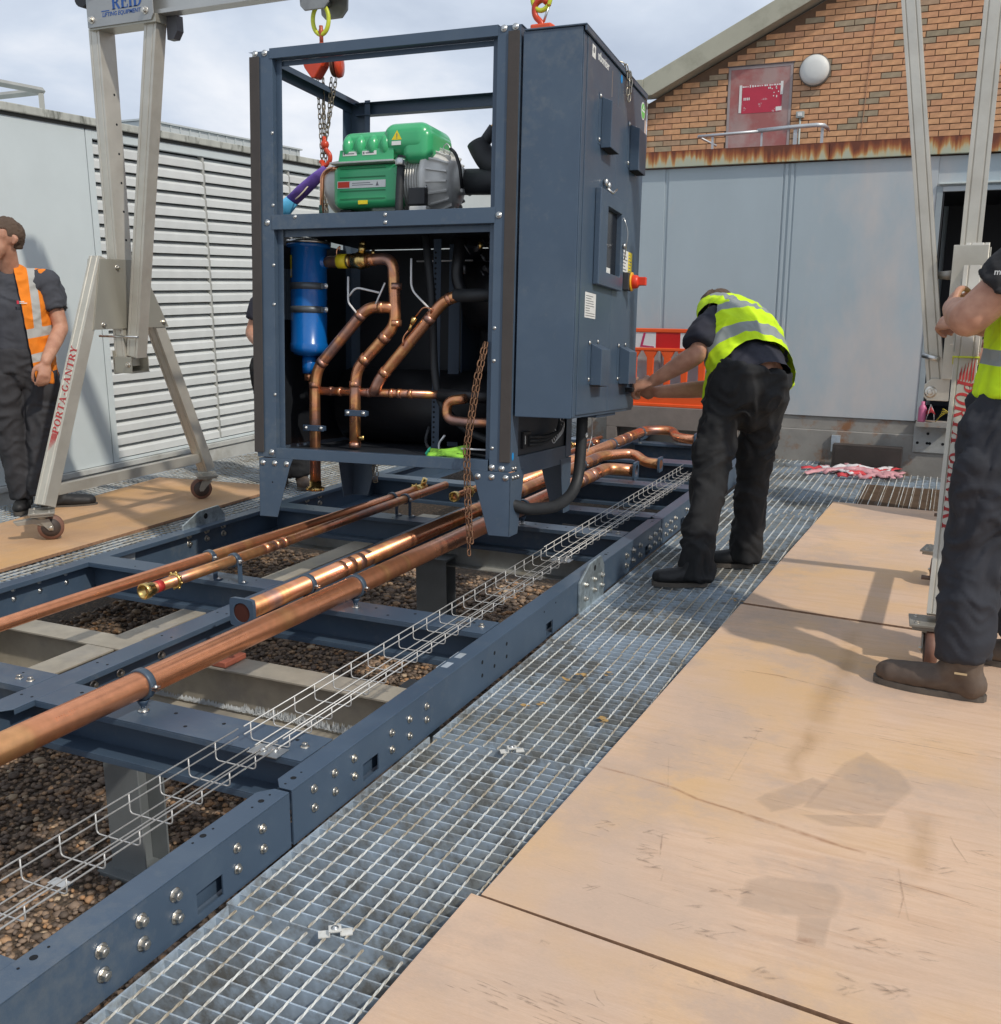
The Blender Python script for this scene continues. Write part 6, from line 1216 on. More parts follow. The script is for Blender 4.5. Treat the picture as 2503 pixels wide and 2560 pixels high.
MB().box((-2.178, BY - .066, 3.33), (-2.126, BY - .0602, 3.37)).build('box_cover', white_p, jb, bev=.004); MB().tube([(-2.150, BY - .03, 3.31), (-2.150, BY - .03, 2.6)], .012, 8).build('conduit', mat('box_grey_green', None), jb)
cb = MB().tube([(-1.36, BY - .008, 4.66), (-1.385, BY - .008, 4.2), (-1.42, BY - .008, 3.7), (-1.455, BY - .008, 2.9), (-1.46, BY - .008, 2.4)], .0045, 6).build('wall_cable', mat('salmon_cable', (.45, .25, .15), .7, 0, 0), label='thin cable running down the brick wall right of the round lamp', cat='cable')
# ================================================================== barrier, tape and bits by the container
def barrier():
    y = 8.87; t = empty('road_barrier', T(0, 0, 0), 'orange plastic pedestrian barrier with a red and white board, by the grey container', 'barrier')
    x0, x1 = -2.86, -1.96; b = MB(); b.box((x0, y - .02, .965), (x1, y + .02, 1.0)).box((x0, y - .02, .80), (x1, y + .02, .828)).box((x0, y - .02, .8282), (x0 + .025, y + .02, .9648)).box((x1 - .025, y - .02, .8282), (x1, y + .02, .9648)).box((x0 + .02, y - .022, .30), (x1 - .03, y + .022, .43)).box((x0 + .02, y - .028, .43), (x1 - .03, y + .028, .447)).box((x0 + .01, y - .034, .30), (x1 - .02, y + .034, .33))
    b.build('barrier_frame', orange_p, t, bev=.006)
    for i in range(6):
        xx = x0 + .012 + i * .158; c = MB(); c.prism([(xx, .446), (xx + .055, .446), (xx + .06, .74), (xx + .095, .80), (xx - .04, .80), (xx - .005, .74)], .03, Matrix(((1, 0, 0, 0), (0, 0, 1, y - .015), (0, 1, 0, 0), (0, 0, 0, 1)))); c.build('barrier_upright', orange_p, t, bev=.006)
    for i, (a, c) in enumerate(((x0 + .026, x0 + .245), (x0 + .2452, x0 + .47), (x0 + .4702, x0 + .68), (x0 + .6802, x1 - .026))): MB().box((a, y - .012, .8284), (c, y + .012, .9646)).build('reflective_board', mat('board_white', (.72, .70, .70), .4, 0, .05, 9) if i % 2 == 0 else red_p, t)
    MB().prism([(x0 + .10, .835), (x0 + .13, .96), (x0 + .15, .96), (x0 + .125, .85), (x0 + .23, .84), (x0 + .23, .83)], .002, Matrix(((1, 0, 0, 0), (0, 0, 1, y - .0145), (0, 1, 0, 0), (0, 0, 0, 1)))).build('red_scrawl', mat('crimson_mark', (.5, .03, .12), .5, 0, 0), t)
barrier()
MB().box((-3.05, 8.81, .10), (-1.85, 8.93, .30)).box((-3.05, 8.81, -.15), (-2.95, 8.93, .0999)).box((-1.95, 8.81, -.15), (-1.85, 8.93, .0999)).build('steel_kerb', mat('brown_grey_steel', (.22, .19, .17), .7, .1, .15, 5, .001, 50), bev=.004, label='brown grey steel beam that the orange barrier stands on', cat='steel beam')
MB().box((-1.02, 8.80, -.12), (-.47, 8.90, .065)).box((-1.0, 8.798, -.10), (-.49, 8.7998, .04)).build('dark_beam_offcut', mat('dark_brown_metal', (.055, .045, .04), .6, .1, .15, 8), bev=.004, label='dark brown box section lying in front of the container base', cat='steel section')
tape_w = mat('tape_white', (.72, .68, .68), .5, 0, .1, 20); tape_r = mat('tape_red', (.62, .06, .07), .5, 0, .1, 20); tape_p = mat('tape_pink', (.60, .30, .32), .5, 0, .1, 20)
def tape(cx, cy, sx, sy, n, seed, label):
    rr = random.Random(seed); b = MB()
    for k in range(n):
        x, y, a, z = cx + rr.uniform(-sx, sx), cy + rr.uniform(-sy, sy), rr.uniform(-.5, .5) + (math.pi if rr.random() < .5 else 0), .012
        pts = []
        for i in range(9):
            pts.append(dk(x, y, max(.006, z))); a += rr.uniform(-.5, .5); x += .035 * math.cos(a); y += .035 * math.sin(a) * 1.4; z = .012 + abs(math.sin(i * rr.uniform(.3, .9))) * .05 * (1 - abs(x - cx) / (sx * 2.4))
        ribbon(b, pts, .036, (rr.uniform(-.5, .5), rr.uniform(-.9, -.2), .8), rr.choice((0, 0, 2, 1, 2, 0)))
    o = b.build('barrier_tape', [tape_w, tape_r, tape_p], label=label, cat='barrier tape')
tape(-.68, 8.42, .20, .13, 26, 3, 'crumpled red and white barrier tape lying on the grating before the drain')
tape(-3.02, 8.4, .10, .12, 7, 6, 'small heap of red and white tape under the blue control cabinet')
b = MB(); rr = random.Random(9)
for i in range(40):
    a = rr.uniform(0, 6.28); c_ = V((-2.88 + rr.uniform(-.16, .16), 8.35 + rr.uniform(-.05, .05), rr.uniform(-.02, .04))); d = V((math.cos(a), .2, math.sin(a))) * rr.uniform(.03, .07); b.add([c_ - d * .4 + V((0, 0, -.012)), c_ - d * .4 + V((0, 0, .012)), c_ + d], [(0, 1, 2)])
b.build('black_brush', blackp, label='black bristly brush head on the grating behind the control cabinet', cat='brush')
MB().lathe([(.030, .29), (.031, .30), (.031, .40), (.022, .42), (.014, .43), (.014, .455), (.002, .457)], T(-.345, 8.86, 0), 20).build('spray_bottle', mat('pink_bottle', (.55, .14, .26), .4, 0, .1, 10), label='pink bottle standing on the doorway sill beside red packaging', cat='bottle')
MB().box((-.385, 8.8, .255), (-.1, 8.97, .2898)).build('bottle_ledge', basem, ct)
b = MB(); ribbon(b, [(-.315, 8.84, .30), (-.30, 8.83, .36), (-.285, 8.84, .42), (-.26, 8.85, .38), (-.25, 8.84, .31)], .06, (1, 0, 0)); ribbon(b, [(-.31, 8.835, .36), (-.28, 8.828, .40), (-.25, 8.835, .36)], .05, (1, .2, 0), 1); b.build('tape_scrap', [tape_w, tape_r], label='scrap of red and white tape beside the pink bottle in the doorway', cat='barrier tape')
b = MB()
for k in range(7): b.tube(bent([(-.24 + .01 * k, 8.8, .30 + .012 * k), (-.20, 8.78, .36 + .01 * k), (-.12 + .01 * k, 8.80, .40 - .012 * k), (-.05, 8.8, .38 + .02 * k)], .06, 4), .003, 6, mi=k % 2)
b.build('coiled_cable', [mat('yellow_cable', (.60, .45, .03), .5, 0, 0), blackp], label='tangle of yellow and black cable in the dark doorway', cat='cable')
# ================================================================== people
def organic(name, lofts, m, parent=None, voxel=.009, smooth=6, fold=0, fscale=9, stretch=(1, 1, .5), keep=None, attr=None, thick=0, **k):
    b = MB()
    for lf in lofts:
        pts, rad = lf[0], lf[1]; rad = rad if hasattr(rad, '__len__') else [rad] * len(pts)
        fl = lf[2] if len(lf) > 2 else None
        # resample for smooth limbs
        P, Q, FF = [], [], []
        n = len(pts); sub = 5; ff = (fl[1] if (fl and hasattr(fl[1], '__len__')) else [fl[1] if fl else 1] * n)
        for i in range(n - 1):
            p0, p1, p2, p3 = [V(pts[max(0, min(n - 1, i + j))]) for j in (-1, 0, 1, 2)]
            for s in range(sub):
                t = s / sub; P.append(.5 * ((2 * p1) + (p2 - p0) * t + (2 * p0 - 5 * p1 + 4 * p2 - p3) * t * t + (3 * p1 - p0 - 3 * p2 + p3) * t ** 3)); Q.append(rad[i] + (rad[i + 1] - rad[i]) * t); FF.append(ff[i] + (ff[i + 1] - ff[i]) * t)
        P.append(V(pts[-1])); Q.append(rad[-1]); FF.append(ff[-1])
        b.tube(P, Q, 18, flat=(fl[0], FF) if fl else None)
        rnd = lf[3] if len(lf) > 3 else (1, 1)
        for e_, i, ff_ in ((0, 0, FF[0]), (-1, -1, FF[-1])):
            if rnd[0 if i == 0 else 1]: r = Q[i] * min(1, ff_) * .96; b.ball(P[i], r, 14)
    me = b.mesh(name, m); o = bpy.data.objects.new(name, me); COL.objects.link(o)
    md = o.modifiers.new('r', 'REMESH'); md.mode = 'VOXEL'; md.voxel_size = voxel; md.use_smooth_shade = True
    md = o.modifiers.new('s', 'SMOOTH'); md.factor = .5; md.iterations = smooth
    dg = bpy.context.evaluated_depsgraph_get(); me2 = bpy.data.meshes.new_from_object(o.evaluated_get(dg)); me2.name = name
    bpy.data.objects.remove(o)
    if fold:
        nv = len(me2.vertices); co = np.empty(nv * 3); me2.vertices.foreach_get('co', co); co = co.reshape(-1, 3); no = np.empty(nv * 3); me2.vertex_normals.foreach_get('vector', no); no = no.reshape(-1, 3)
        d = np.array([fold * ((1.0 - abs(2 * noise.noise(V((x * fscale * stretch[0], y * fscale * stretch[1], z * fscale * stretch[2] + 1.7 * noise.noise(V((x * 6, y * 6, z * 6))))))) * 1.7) + .55 * (1 - 2.6 * abs(noise.noise(V((x * fscale * 1.6 + 9, y * fscale * 1.6, z * fscale * 2.6 + 2.2 * noise.noise(V((x * 9, y * 9, z * 5))))))))) for x, y, z in co])
        co += no * d[:, None]; me2.vertices.foreach_set('co', co.ravel())
    if keep:
        bm = bmesh.new(); bm.from_mesh(me2); dl = [f for f in bm.faces if not keep(f.calc_center_median())]; bmesh.ops.delete(bm, geom=dl, context='FACES')
        lo = [v for v in bm.verts if not v.link_faces]; bmesh.ops.delete(bm, geom=lo, context='VERTS')
        bv = [v for v in bm.verts if any(e_.is_boundary for e_ in v.link_edges)]
        for it in range(7):
            new = {}
            for v in bv:
                nb = [e_.other_vert(v).co for e_ in v.link_edges if e_.is_boundary]
                if nb: c_ = V((0, 0, 0)); [c_.__iadd__(q_) for q_ in nb]; new[v] = v.co * .4 + c_ / len(nb) * .6
            for v, c_ in new.items(): v.co = c_
        bm.to_mesh(me2); bm.free()
    if attr:
        at = me2.attributes.new('band', 'FLOAT', 'POINT'); at.data.foreach_set('value', [attr(v.co) for v in me2.vertices])
    me2.materials.clear(); me2.materials.append(m)
    for p in me2.polygons: p.use_smooth = True
    o = link(name, me2, parent, **k)
    if thick: s = o.modifiers.new('t', 'SOLIDIFY'); s.thickness = thick; s.offset = 1
    return o
def cloth(name, col, col2=None, band=None, bump=.0012, rough=.85, cells=False):
    """fabric; where the vertex attribute 'band' passes .5 the reflective grey tape is sewn on"""
    m = bpy.data.materials.new(name); m.use_nodes = True; t, b, L = nodes_of(m)
    tc = N(t, 'ShaderNodeTexCoord'); n = N(t, 'ShaderNodeTexNoise'); n.inputs['Scale'].default_value = 11; n.inputs['Detail'].default_value = 6; L(tc.outputs['Object'], n.inputs[0])
    mr = N(t, 'ShaderNodeMapRange'); mr.inputs[1].default_value = .3; mr.inputs[2].default_value = .7; mr.inputs[3].default_value = .82; mr.inputs[4].default_value = 1.15; L(n.outputs[0], mr.inputs[0])
    mu = N(t, 'ShaderNodeMix', data_type='RGBA', blend_type='MULTIPLY'); mu.inputs[0].default_value = 1; mu.inputs[6].default_value = (*col, 1); L(mr.outputs[0], mu.inputs[7]); res = mu.outputs[2]
    if band:
        A = N(t, 'ShaderNodeAttribute', attribute_name='band'); g_ = N(t, 'ShaderNodeMath', operation='GREATER_THAN'); g_.inputs[1].default_value = .5; L(A.outputs['Fac'], g_.inputs[0])
        mx = N(t, 'ShaderNodeMix', data_type='RGBA'); L(g_.outputs[0], mx.inputs[0]); L(res, mx.inputs[6]); mx.inputs[7].default_value = (*band, 1); res = mx.outputs[2]
    L(res, b.inputs['Base Color']); b.inputs['Roughness'].default_value = rough
    n2 = N(t, 'ShaderNodeTexNoise'); n2.inputs['Scale'].default_value = 28; n2.inputs['Detail'].default_value = 5; L(tc.outputs['Object'], n2.inputs[0]); bp = N(t, 'ShaderNodeBump'); bp.inputs['Distance'].default_value = bump; L(n2.outputs[0], bp.inputs['Height']); L(bp.outputs[0], b.inputs['Normal'])
    return m
skin_m = bpy.data.materials.new('skin'); skin_m.use_nodes = True; t, b_, L = nodes_of(skin_m)
tc = N(t, 'ShaderNodeTexCoord'); n = N(t, 'ShaderNodeTexNoise'); n.inputs['Scale'].default_value = 22; n.inputs['Detail'].default_value = 5; L(tc.outputs['Object'], n.inputs[0]); r = N(t, 'ShaderNodeValToRGB'); L(n.outputs[0], r.inputs[0]); e = r.color_ramp.elements
e[0].position = .3; e[0].color = (.42, .20, .13, 1); e[1].position = .7; e[1].color = (.56, .30, .20, 1); L(r.outputs[0], b_.inputs['Base Color']); b_.inputs['Roughness'].default_value = .55
b_.inputs['Subsurface Weight'].default_value = .08; b_.inputs['Subsurface Radius'].default_value = (.01, .004, .002)
lime_v = cloth('lime_vest', (.60, .86, .012), band=(.27, .30, .30)); orange_v = cloth('orange_vest', (.80, .22, .012), band=(.42, .42, .40)); navy_s = cloth('navy_shirt', (.022, .023, .036)); grey_s = cloth('charcoal_tshirt', (.05, .053, .065)); black_t = cloth('black_work_trousers', (.011, .0115, .013), bump=.002); navy_t = cloth('dark_navy_work_trousers', (.022, .024, .032), bump=.002); grey_t = cloth('charcoal_jogging_trousers', (.035, .035, .040), bump=.002)
hair_m = cloth('short_brown_hair', (.10, .065, .045), bump=.004); boot_br = mat('brown_boot_leather', (.085, .058, .042), .6, 0, .2, 14, .001, 60, col2=(.13, .10, .075), c2lo=.5, c2hi=.75); sole_m = mat('boot_sole', (.10, .085, .07), .75, 0, .2, 20, .001, 60); boot_bk = mat('black_boot', (.013, .013, .014), .6, 0, .2, 14)
def hand(w_, d, up, side, curl=.9, s=1.0, spread=.0):
    """lofts for one hand: wrist point, direction, back-of-hand normal, thumb side (unit vector)"""
    w_, d, up, side = V(w_), V(d).normalized(), V(up), V(side); up = (up - d * up.dot(d)).normalized(); side = d.cross(up) * (1 if d.cross(up).dot(side) > 0 else -1)
    L_ = [([w_, w_ + d * .05 * s, w_ + d * .092 * s], [.030 * s, .041 * s, .038 * s], (side, .42))]
    for i, (o_, l) in enumerate(((.031, .078), (.0105, .086), (-.0105, .080), (-.031, .064))):
        p = w_ + d * .088 * s + side * o_ * s; pts = [p]; a = .15 + .1 * i * .3; dd = d + side * o_ * spread
        for k, f in enumerate((.42, .32, .26)):
            a += curl * (.55 if k == 0 else .85); q = (dd * math.cos(a) - up * math.sin(a)); p = p + q * l * f * s; pts.append(p)
        L_.append((pts, [.0105 * s, .0098 * s, .009 * s, .0078 * s]))
    p = w_ + d * .028 * s + side * .030 * s; L_.append(([p, p + (side * .7 + d * .6 - up * .2) * .034 * s, p + (side * .55 + d * 1.1 - up * .5) * .052 * s, p + (side * .25 + d * 1.35 - up * .8) * .066 * s], [.014 * s, .0125 * s, .0105 * s, .009 * s]))
    return L_
def head_lofts(c, f, s=1.0, up=(0, 0, 1)):
    """cranium, jaw, nose, ears, brow; c centre of head, f facing direction"""
    c, f, up = V(c), V(f), V(up).normalized(); f = (f - up * f.dot(up)).normalized(); l = up.cross(f)
    L_ = [([c - f * .035 * s + up * .03 * s, c + f * .02 * s + up * .035 * s], [.082 * s, .080 * s], (l, 1.12)), ([c + f * .03 * s + up * .03 * s, c + f * .045 * s - up * .05 * s, c + f * .055 * s - up * .095 * s], [.062 * s, .056 * s, .032 * s], (l, .9)),
          ([c + f * .088 * s + up * .018 * s, c + f * .108 * s - up * .018 * s], [.009 * s, .014 * s]), ([c + f * .08 * s + up * .028 * s + l * .03 * s, c + f * .082 * s + up * .03 * s, c + f * .08 * s + up * .028 * s - l * .03 * s], [.012 * s, .010 * s, .012 * s]),
          ([c + f * .085 * s - up * .052 * s + l * .018 * s, c + f * .092 * s - up * .05 * s, c + f * .085 * s - up * .052 * s - l * .018 * s], [.006 * s, .009 * s, .006 * s])]
    for s_ in (-1, 1): q = c + l * s_ * .078 * s - f * .005 * s; L_.append(([q + up * .02 * s, q + l * s_ * .008 * s - f * .012 * s, q - up * .025 * s + f * .002 * s], [.012 * s, .017 * s, .009 * s], (l, .45) if False else None))
    return [x if (len(x) < 3 or x[2] is not None) else x[:2] for x in L_]
def face_bits(p, c, f, s=1.0, up=(0, 0, 1)):
    c, f, up = V(c), V(f), V(up).normalized(); f = (f - up * f.dot(up)).normalized(); l = up.cross(f)
    for s_ in (-1, 1):
        q = c + l * s_ * .031 * s + f * .081 * s + up * .008 * s; MB().ball(q, (.012 * s,) * 3, 10).build('eye', mat('eye_white', (.6, .58, .55), .3, 0, 0), p); MB().ball(q + f * .0085 * s, (.0055 * s,) * 3, 8).build('iris', mat('iris_dark', (.05, .04, .03), .3, 0, 0), p)
        MB().tube([c + l * s_ * .015 * s + f * .094 * s + up * .032 * s, c + l * s_ * .045 * s + f * .084 * s + up * .034 * s], .004 * s, 6).build('eyebrow', hair_m, p)
    MB().tube([c + l * .02 * s + f * .098 * s - up * .052 * s, c + f * .103 * s - up * .050 * s, c - l * .02 * s + f * .098 * s - up * .052 * s], [.004, .006, .004], 8).build('mouth', mat('lips', (.35, .12, .09), .5, 0, 0), p)
def hair_cap(c, f, p, s=1.0, up=(0, 0, 1)):
    c, f, up = V(c), V(f), V(up).normalized(); f = (f - up * f.dot(up)).normalized(); l = up.cross(f)
    return organic('hair', [([c - f * .040 * s + up * .035 * s, c + f * .018 * s + up * .042 * s], [.0885 * s, .085 * s], (l, 1.12)), ([c - f * .06 * s - up * .0 * s, c - f * .055 * s - up * .06 * s], [.062 * s, .04 * s])], hair_m, p, .006, 3, .0025, 60, (1, 1, 1),
                   keep=lambda q: (q - c).dot(up) > (-.055 if (q - c).dot(f) < -.02 else (.0 if (q - c).dot(f) < .03 else .062)) * s and not (abs((q - c).dot(l)) > .07 * s and (q - c).dot(up) < .015 * s and (q - c).dot(f) > -.03 * s))
def boot(p, heel, toe, m, z0, s=1.0, ank=None, sole=True, name='boot', sh=.12):
    heel, toe = V(heel), V(toe); d = (toe - heel); L_ = d.length; d.normalize(); l = d.cross(V((0, 0, 1))).normalized(); U = V((0, 0, 1))
    at = lambda t, h: heel + d * (L_ * t) + U * h
    lf = [([at(.10, .055), at(.35, .058), at(.62, .050), at(.90, .044)], [.042 * s, .043 * s, .052 * s, .044 * s], (l, [1.0, 1.0, .80, .84])), ([at(.12, .05), at(.19, .11), at(.18, sh)], [.046 * s, .050 * s, .052 * s], (l, 1.0)), ([at(.34, .075), at(.24, .13)], [.043 * s, .046 * s])]
    o = organic(name, lf, m, p, .007, 5, .0015, 18, (1, 1, 1))
    if sole:
        n = 24; out_ = []
        for i in range(n):
            a = 2 * math.pi * i / n; t = .5 + .53 * math.cos(a); w2 = (.036 + .014 * max(0, math.sin((t - .2) * 2.6))) * s; out_.append((at(t, 0) + l * w2 * (abs(math.sin(a)) ** .6) * (1 if math.sin(a) > 0 else -1)))
        b = MB(); vs = [q + U * .004 for q in out_] + [q + U * .026 for q in out_]; b.add(vs, [tuple(range(n))[::-1], tuple(range(n, 2 * n))] + [(i, (i + 1) % n, n + (i + 1) % n, n + i) for i in range(n)]); b.build('sole', sole_m, o)
    return o
# ---- man bending at the cabinet -----------------------------------
U3 = V((0, 0, 1))
c0, c1_, c2_, c3 = V((-.975, 5.02, .955)), V((-1.055, 5.12, 1.11)), V((-1.15, 5.24, 1.21)), V((-1.235, 5.36, 1.265))
ax = (c3 - c0).normalized(); lat = V((.55, .83, -.05)); lat = (lat - ax * lat.dot(ax)).normalized(); bkn = lat.cross(ax); bkn = bkn if bkn.z > 0 else -bkn
hd = V((-1.275, 5.45, 1.235)); fc = V((-.75, .35, -.6))
wrL, elL, shL = V((-1.462, 4.935, .915)), V((-1.245, 4.93, 1.055)), V((-1.215, 5.085, 1.215))
wrR, elR, shR = V((-1.475, 5.05, .848)), V((-1.23, 5.22, .86)), V((-1.12, 5.42, 1.15))
body = [([c3 - ax * .05, hd + V((.03, -.03, .0))], [.058, .055]), ([shL, elL], [.050, .044]), ([elL, elL.lerp(wrL, .3), elL.lerp(wrL, .6), wrL], [.050, .050, .042, .031]), ([shR, elR], [.052, .043]), ([elR, elR.lerp(wrR, .4), wrR], [.046, .044, .031]),
        ([c0 - ax * .0, c0 + ax * .12], [.163, .15], (lat, .72))] + head_lofts(hd, fc, .98, V((-.5, .45, .75))) + hand(wrL, (-.95, .05, -.30), (.1, -.5, .85), (-.3, .3, .8), 1.0, 1.12) + hand(wrR, (-.97, -.10, .08), (.0, -.7, -.6), (-.2, .3, -.6), .8, 1.05)
pw = organic('person', body, skin_m, None, .0075, 3, label='worker in a lime vest bending to the blue cabinet with both hands', cat='person')
hair_cap(hd, fc, pw, 1.0, V((-.5, .45, .75)))
organic('trousers', [([V((-.975, 5.015, 1.0)), V((-.985, 5.01, .95)), V((-1.0, 5.0, .88)), V((-1.01, 5.0, .82))], [.196, .204, .210, .20], (V((.65, .76, 0)), [.76, .78, .76, .74]), (0, 1)), ([(-1.075, 4.945, .86), (-1.115, 4.87, .64), (-1.125, 4.79, .44), (-1.133, 4.71, .22), (-1.130, 4.665, -.012)], [.118, .096, .084, .079, .082], None, (1, 0)), ([(-.925, 5.075, .86), (-.955, 5.11, .64), (-.975, 5.13, .44), (-.985, 5.14, .22), (-.995, 5.135, -.02)], [.118, .094, .080, .074, .076], None, (1, 0)),
        ([(-1.155, 4.80, .62), (-1.165, 4.80, .50)], [.045, .04])], black_t, pw, .009, 3, .012, 7, (1, 1, .8))
for a_, s_ in (((-1.125, 4.795, .50), 1), ):
    pass
def vest_att(p):
    s = (p - c0).dot(ax); l_ = (p - c0).dot(lat); k = 1 if (.135 < s < .185 or .285 < s < .335) else 0
    v = max(min((.028 - abs(s - .135)) * 60 + .5, 1.5), min((.028 - abs(s - .30)) * 60 + .5, 1.5), min((.026 - abs(abs(l_) - .10)) * 60 + .5, 1.5) if s > .31 else -1)
    return v
organic('shirt', [([c0 - ax * .075, c0 + ax * .1], [.185, .19], (lat, .76)), ([shL + V((.03, .03, .0)), shL.lerp(elL, .35), shL.lerp(elL, .80)], [.080, .084, .088], None, (1, 0)), ([shR, shR.lerp(elR, .55)], [.08, .078], None, (1, 0)), ([c3 - ax * .09, c3 - ax * .01], [.10, .07])], navy_s, pw, .009, 4, .006, 9,
        keep=lambda q: (q - c0).dot(ax) > -.062 + .04 * (q - c0).dot(lat) / .2)
organic('vest', [([c0 - ax * .02 - bkn * .0, c0 + ax * .10, c1_ + ax * .03, c2_, c3 - ax * .0], [.225, .222, .218, .195, .125], (lat, [.78, .78, .74, .70, .62])), ([c1_ - bkn * .06, c0 - bkn * .15 - lat * .07 + ax * .0, c0 - bkn * .24 - lat * .12 - ax * .10], [.15, .13, .08], (lat, .7))], lime_v, pw, .008, 5, .007, 8, (1, 1, 1), attr=vest_att,
        keep=lambda q: (q - c0).dot(ax) > -.035 + .09 * (q - c0).dot(bkn) / .15 and (q - shL + V((0, .0, 0))).length > .088 and (q - shR).length > .09 and (q - hd).length > .115)
b = MB().box((-.03, -.002, -.014), (.03, .002, .014)); b.build('pocket_logo', mat('orange_patch', (.55, .10, .02), .6, 0, 0), pw, M=along((-.985, 4.862, .925), (.25, -.95, .1)) @ Matrix.Rotation(R(90), 4, 'X') @ Matrix.Rotation(R(90), 4, 'Z') @ Matrix.Scale(.6, 4))
boot(pw, (-1.085, 4.675, -.052), (-1.33, 4.60, -.054), boot_bk, 0, .95); boot(pw, (-.955, 5.135, -.060), (-1.18, 5.09, -.062), boot_bk, 0, .95)
MB().tube([(-1.235, 4.885, 1.10), (-1.265, 4.882, 1.13), (-1.28, 4.89, 1.12)], .004, 6).build('tattoo', mat('tattoo_ink', (.06, .07, .08), .7, 0, 0), pw) if False else None
MB().box((-1.60, 4.88, .86), (-1.55, 4.92, .88)).build('hand_tool', blackp, label='small black tool held in the bending worker\'s fingers at the cabinet', cat='tool', bev=.004)
# ---- man with brown boots at the right edge -------------------------
t0, t1, t2, t3 = V((.145, 3.88, .93)), V((.165, 3.90, 1.12)), V((.19, 3.92, 1.34)), V((.215, 3.93, 1.50)); ly = V((0, 1, 0)); hr = V((.26, 3.96, 1.70))
sL, eL, wL = V((.160, 3.71, 1.49)), V((-.030, 3.70, 1.285)), V((-.085, 3.92, 1.315)); sR, eR, wR = V((.20, 4.13, 1.46)), V((.05, 4.20, 1.24)), V((-.07, 4.12, 1.26))
pr_ = organic('person', [([t3, hr], [.062, .058]), ([sL, sL.lerp(eL, .5), eL], [.066, .066, .062]), ([eL, eL.lerp(wL, .35), wL], [.062, .060, .036]), ([sR, eR], [.055, .045]), ([eR, wR], [.045, .030])] + head_lofts(hr, (-1, .1, -.1)) + hand(wL, (-.12, .95, .10), (-.95, -.2, .2), (0, 0, 1), .9, 1.08) + hand(wR, (-.5, .8, .0), (-.6, -.3, .6), (0, -.1, 1), 1.0, 1.05), skin_m, None, .007, 3,
              label='worker at the right edge in a lime vest, dark trousers and brown boots', cat='person')
hair_cap(hr, (-1, .1, 0), pr_)
organic('trousers', [([(.135, 3.88, 1.02), (.135, 3.88, .90)], [.175, .18], (ly, .78), (0, 1)), ([(.10, 3.80, .92), (.085, 3.76, .70), (.065, 3.74, .50), (.060, 3.69, .30), (.066, 3.66, .125)], [.122, .108, .092, .090, .088], None, (1, 0)), ([(.15, 3.98, .92), (.20, 4.01, .70), (.235, 4.03, .48), (.25, 4.045, .30), (.266, 4.055, .12)], [.12, .11, .095, .088, .085], None, (1, 0)), ([(.035, 3.70, .80), (.03, 3.70, .66)], [.055, .05])], navy_t, pr_, .009, 3, .012, 7, (1, 1, .9))
organic('shirt', [([t0, t1, t2, t3 - V((0, 0, .02))], [.165, .175, .185, .10], (ly, [.72, .74, .70, .7])), ([sL + V((.03, .05, .02)), sL, sL.lerp(eL, .58)], [.085, .088, .098], None, (1, 0)), ([sR + V((.03, -.05, .02)), sR, sR.lerp(eR, .6)], [.085, .085, .085], None, (1, 0))], cloth('black_shirt', (.016, .016, .018)), pr_, .009, 4, .007, 9)
organic('vest', [([t0 + V((0, 0, .06)), t1, t2, t3 - V((0, 0, .01))], [.192, .198, .205, .125], (ly, [.74, .74, .72, .7]))], lime_v, pr_, .008, 4, .006, 8, attr=lambda p: max(min((.026 - abs(p.z - 1.155)) * 60 + .5, 1.5), min((.026 - abs(p.z - 1.33)) * 60 + .5, 1.5)), keep=lambda q: q.z > .985 and (q - sL).length > .105 and (q - sR).length > .10 and q.z < 1.50)
k = boot(pr_, (.140, 3.640, -.018), (-.215, 3.690, -.019), boot_br, 0, 1.15, sh=.20); MB().box((.040, 3.580, .090), (.080, 3.582, .097)).build('boot_tag', mat('tan_tag', (.5, .38, .22), .6, 0, 0), k)
boot(pr_, (.37, 4.05, -.024), (.07, 4.10, -.025), boot_br, 0, 1.1, sh=.20)
# shirt sleeve print
sans('matic', along(V((.03, 3.600, 1.425)), (-.35, -.9, .15)) @ T(0, 0, 0), .028, white_p, pr_, 'sleeve_print', bold=.0003)
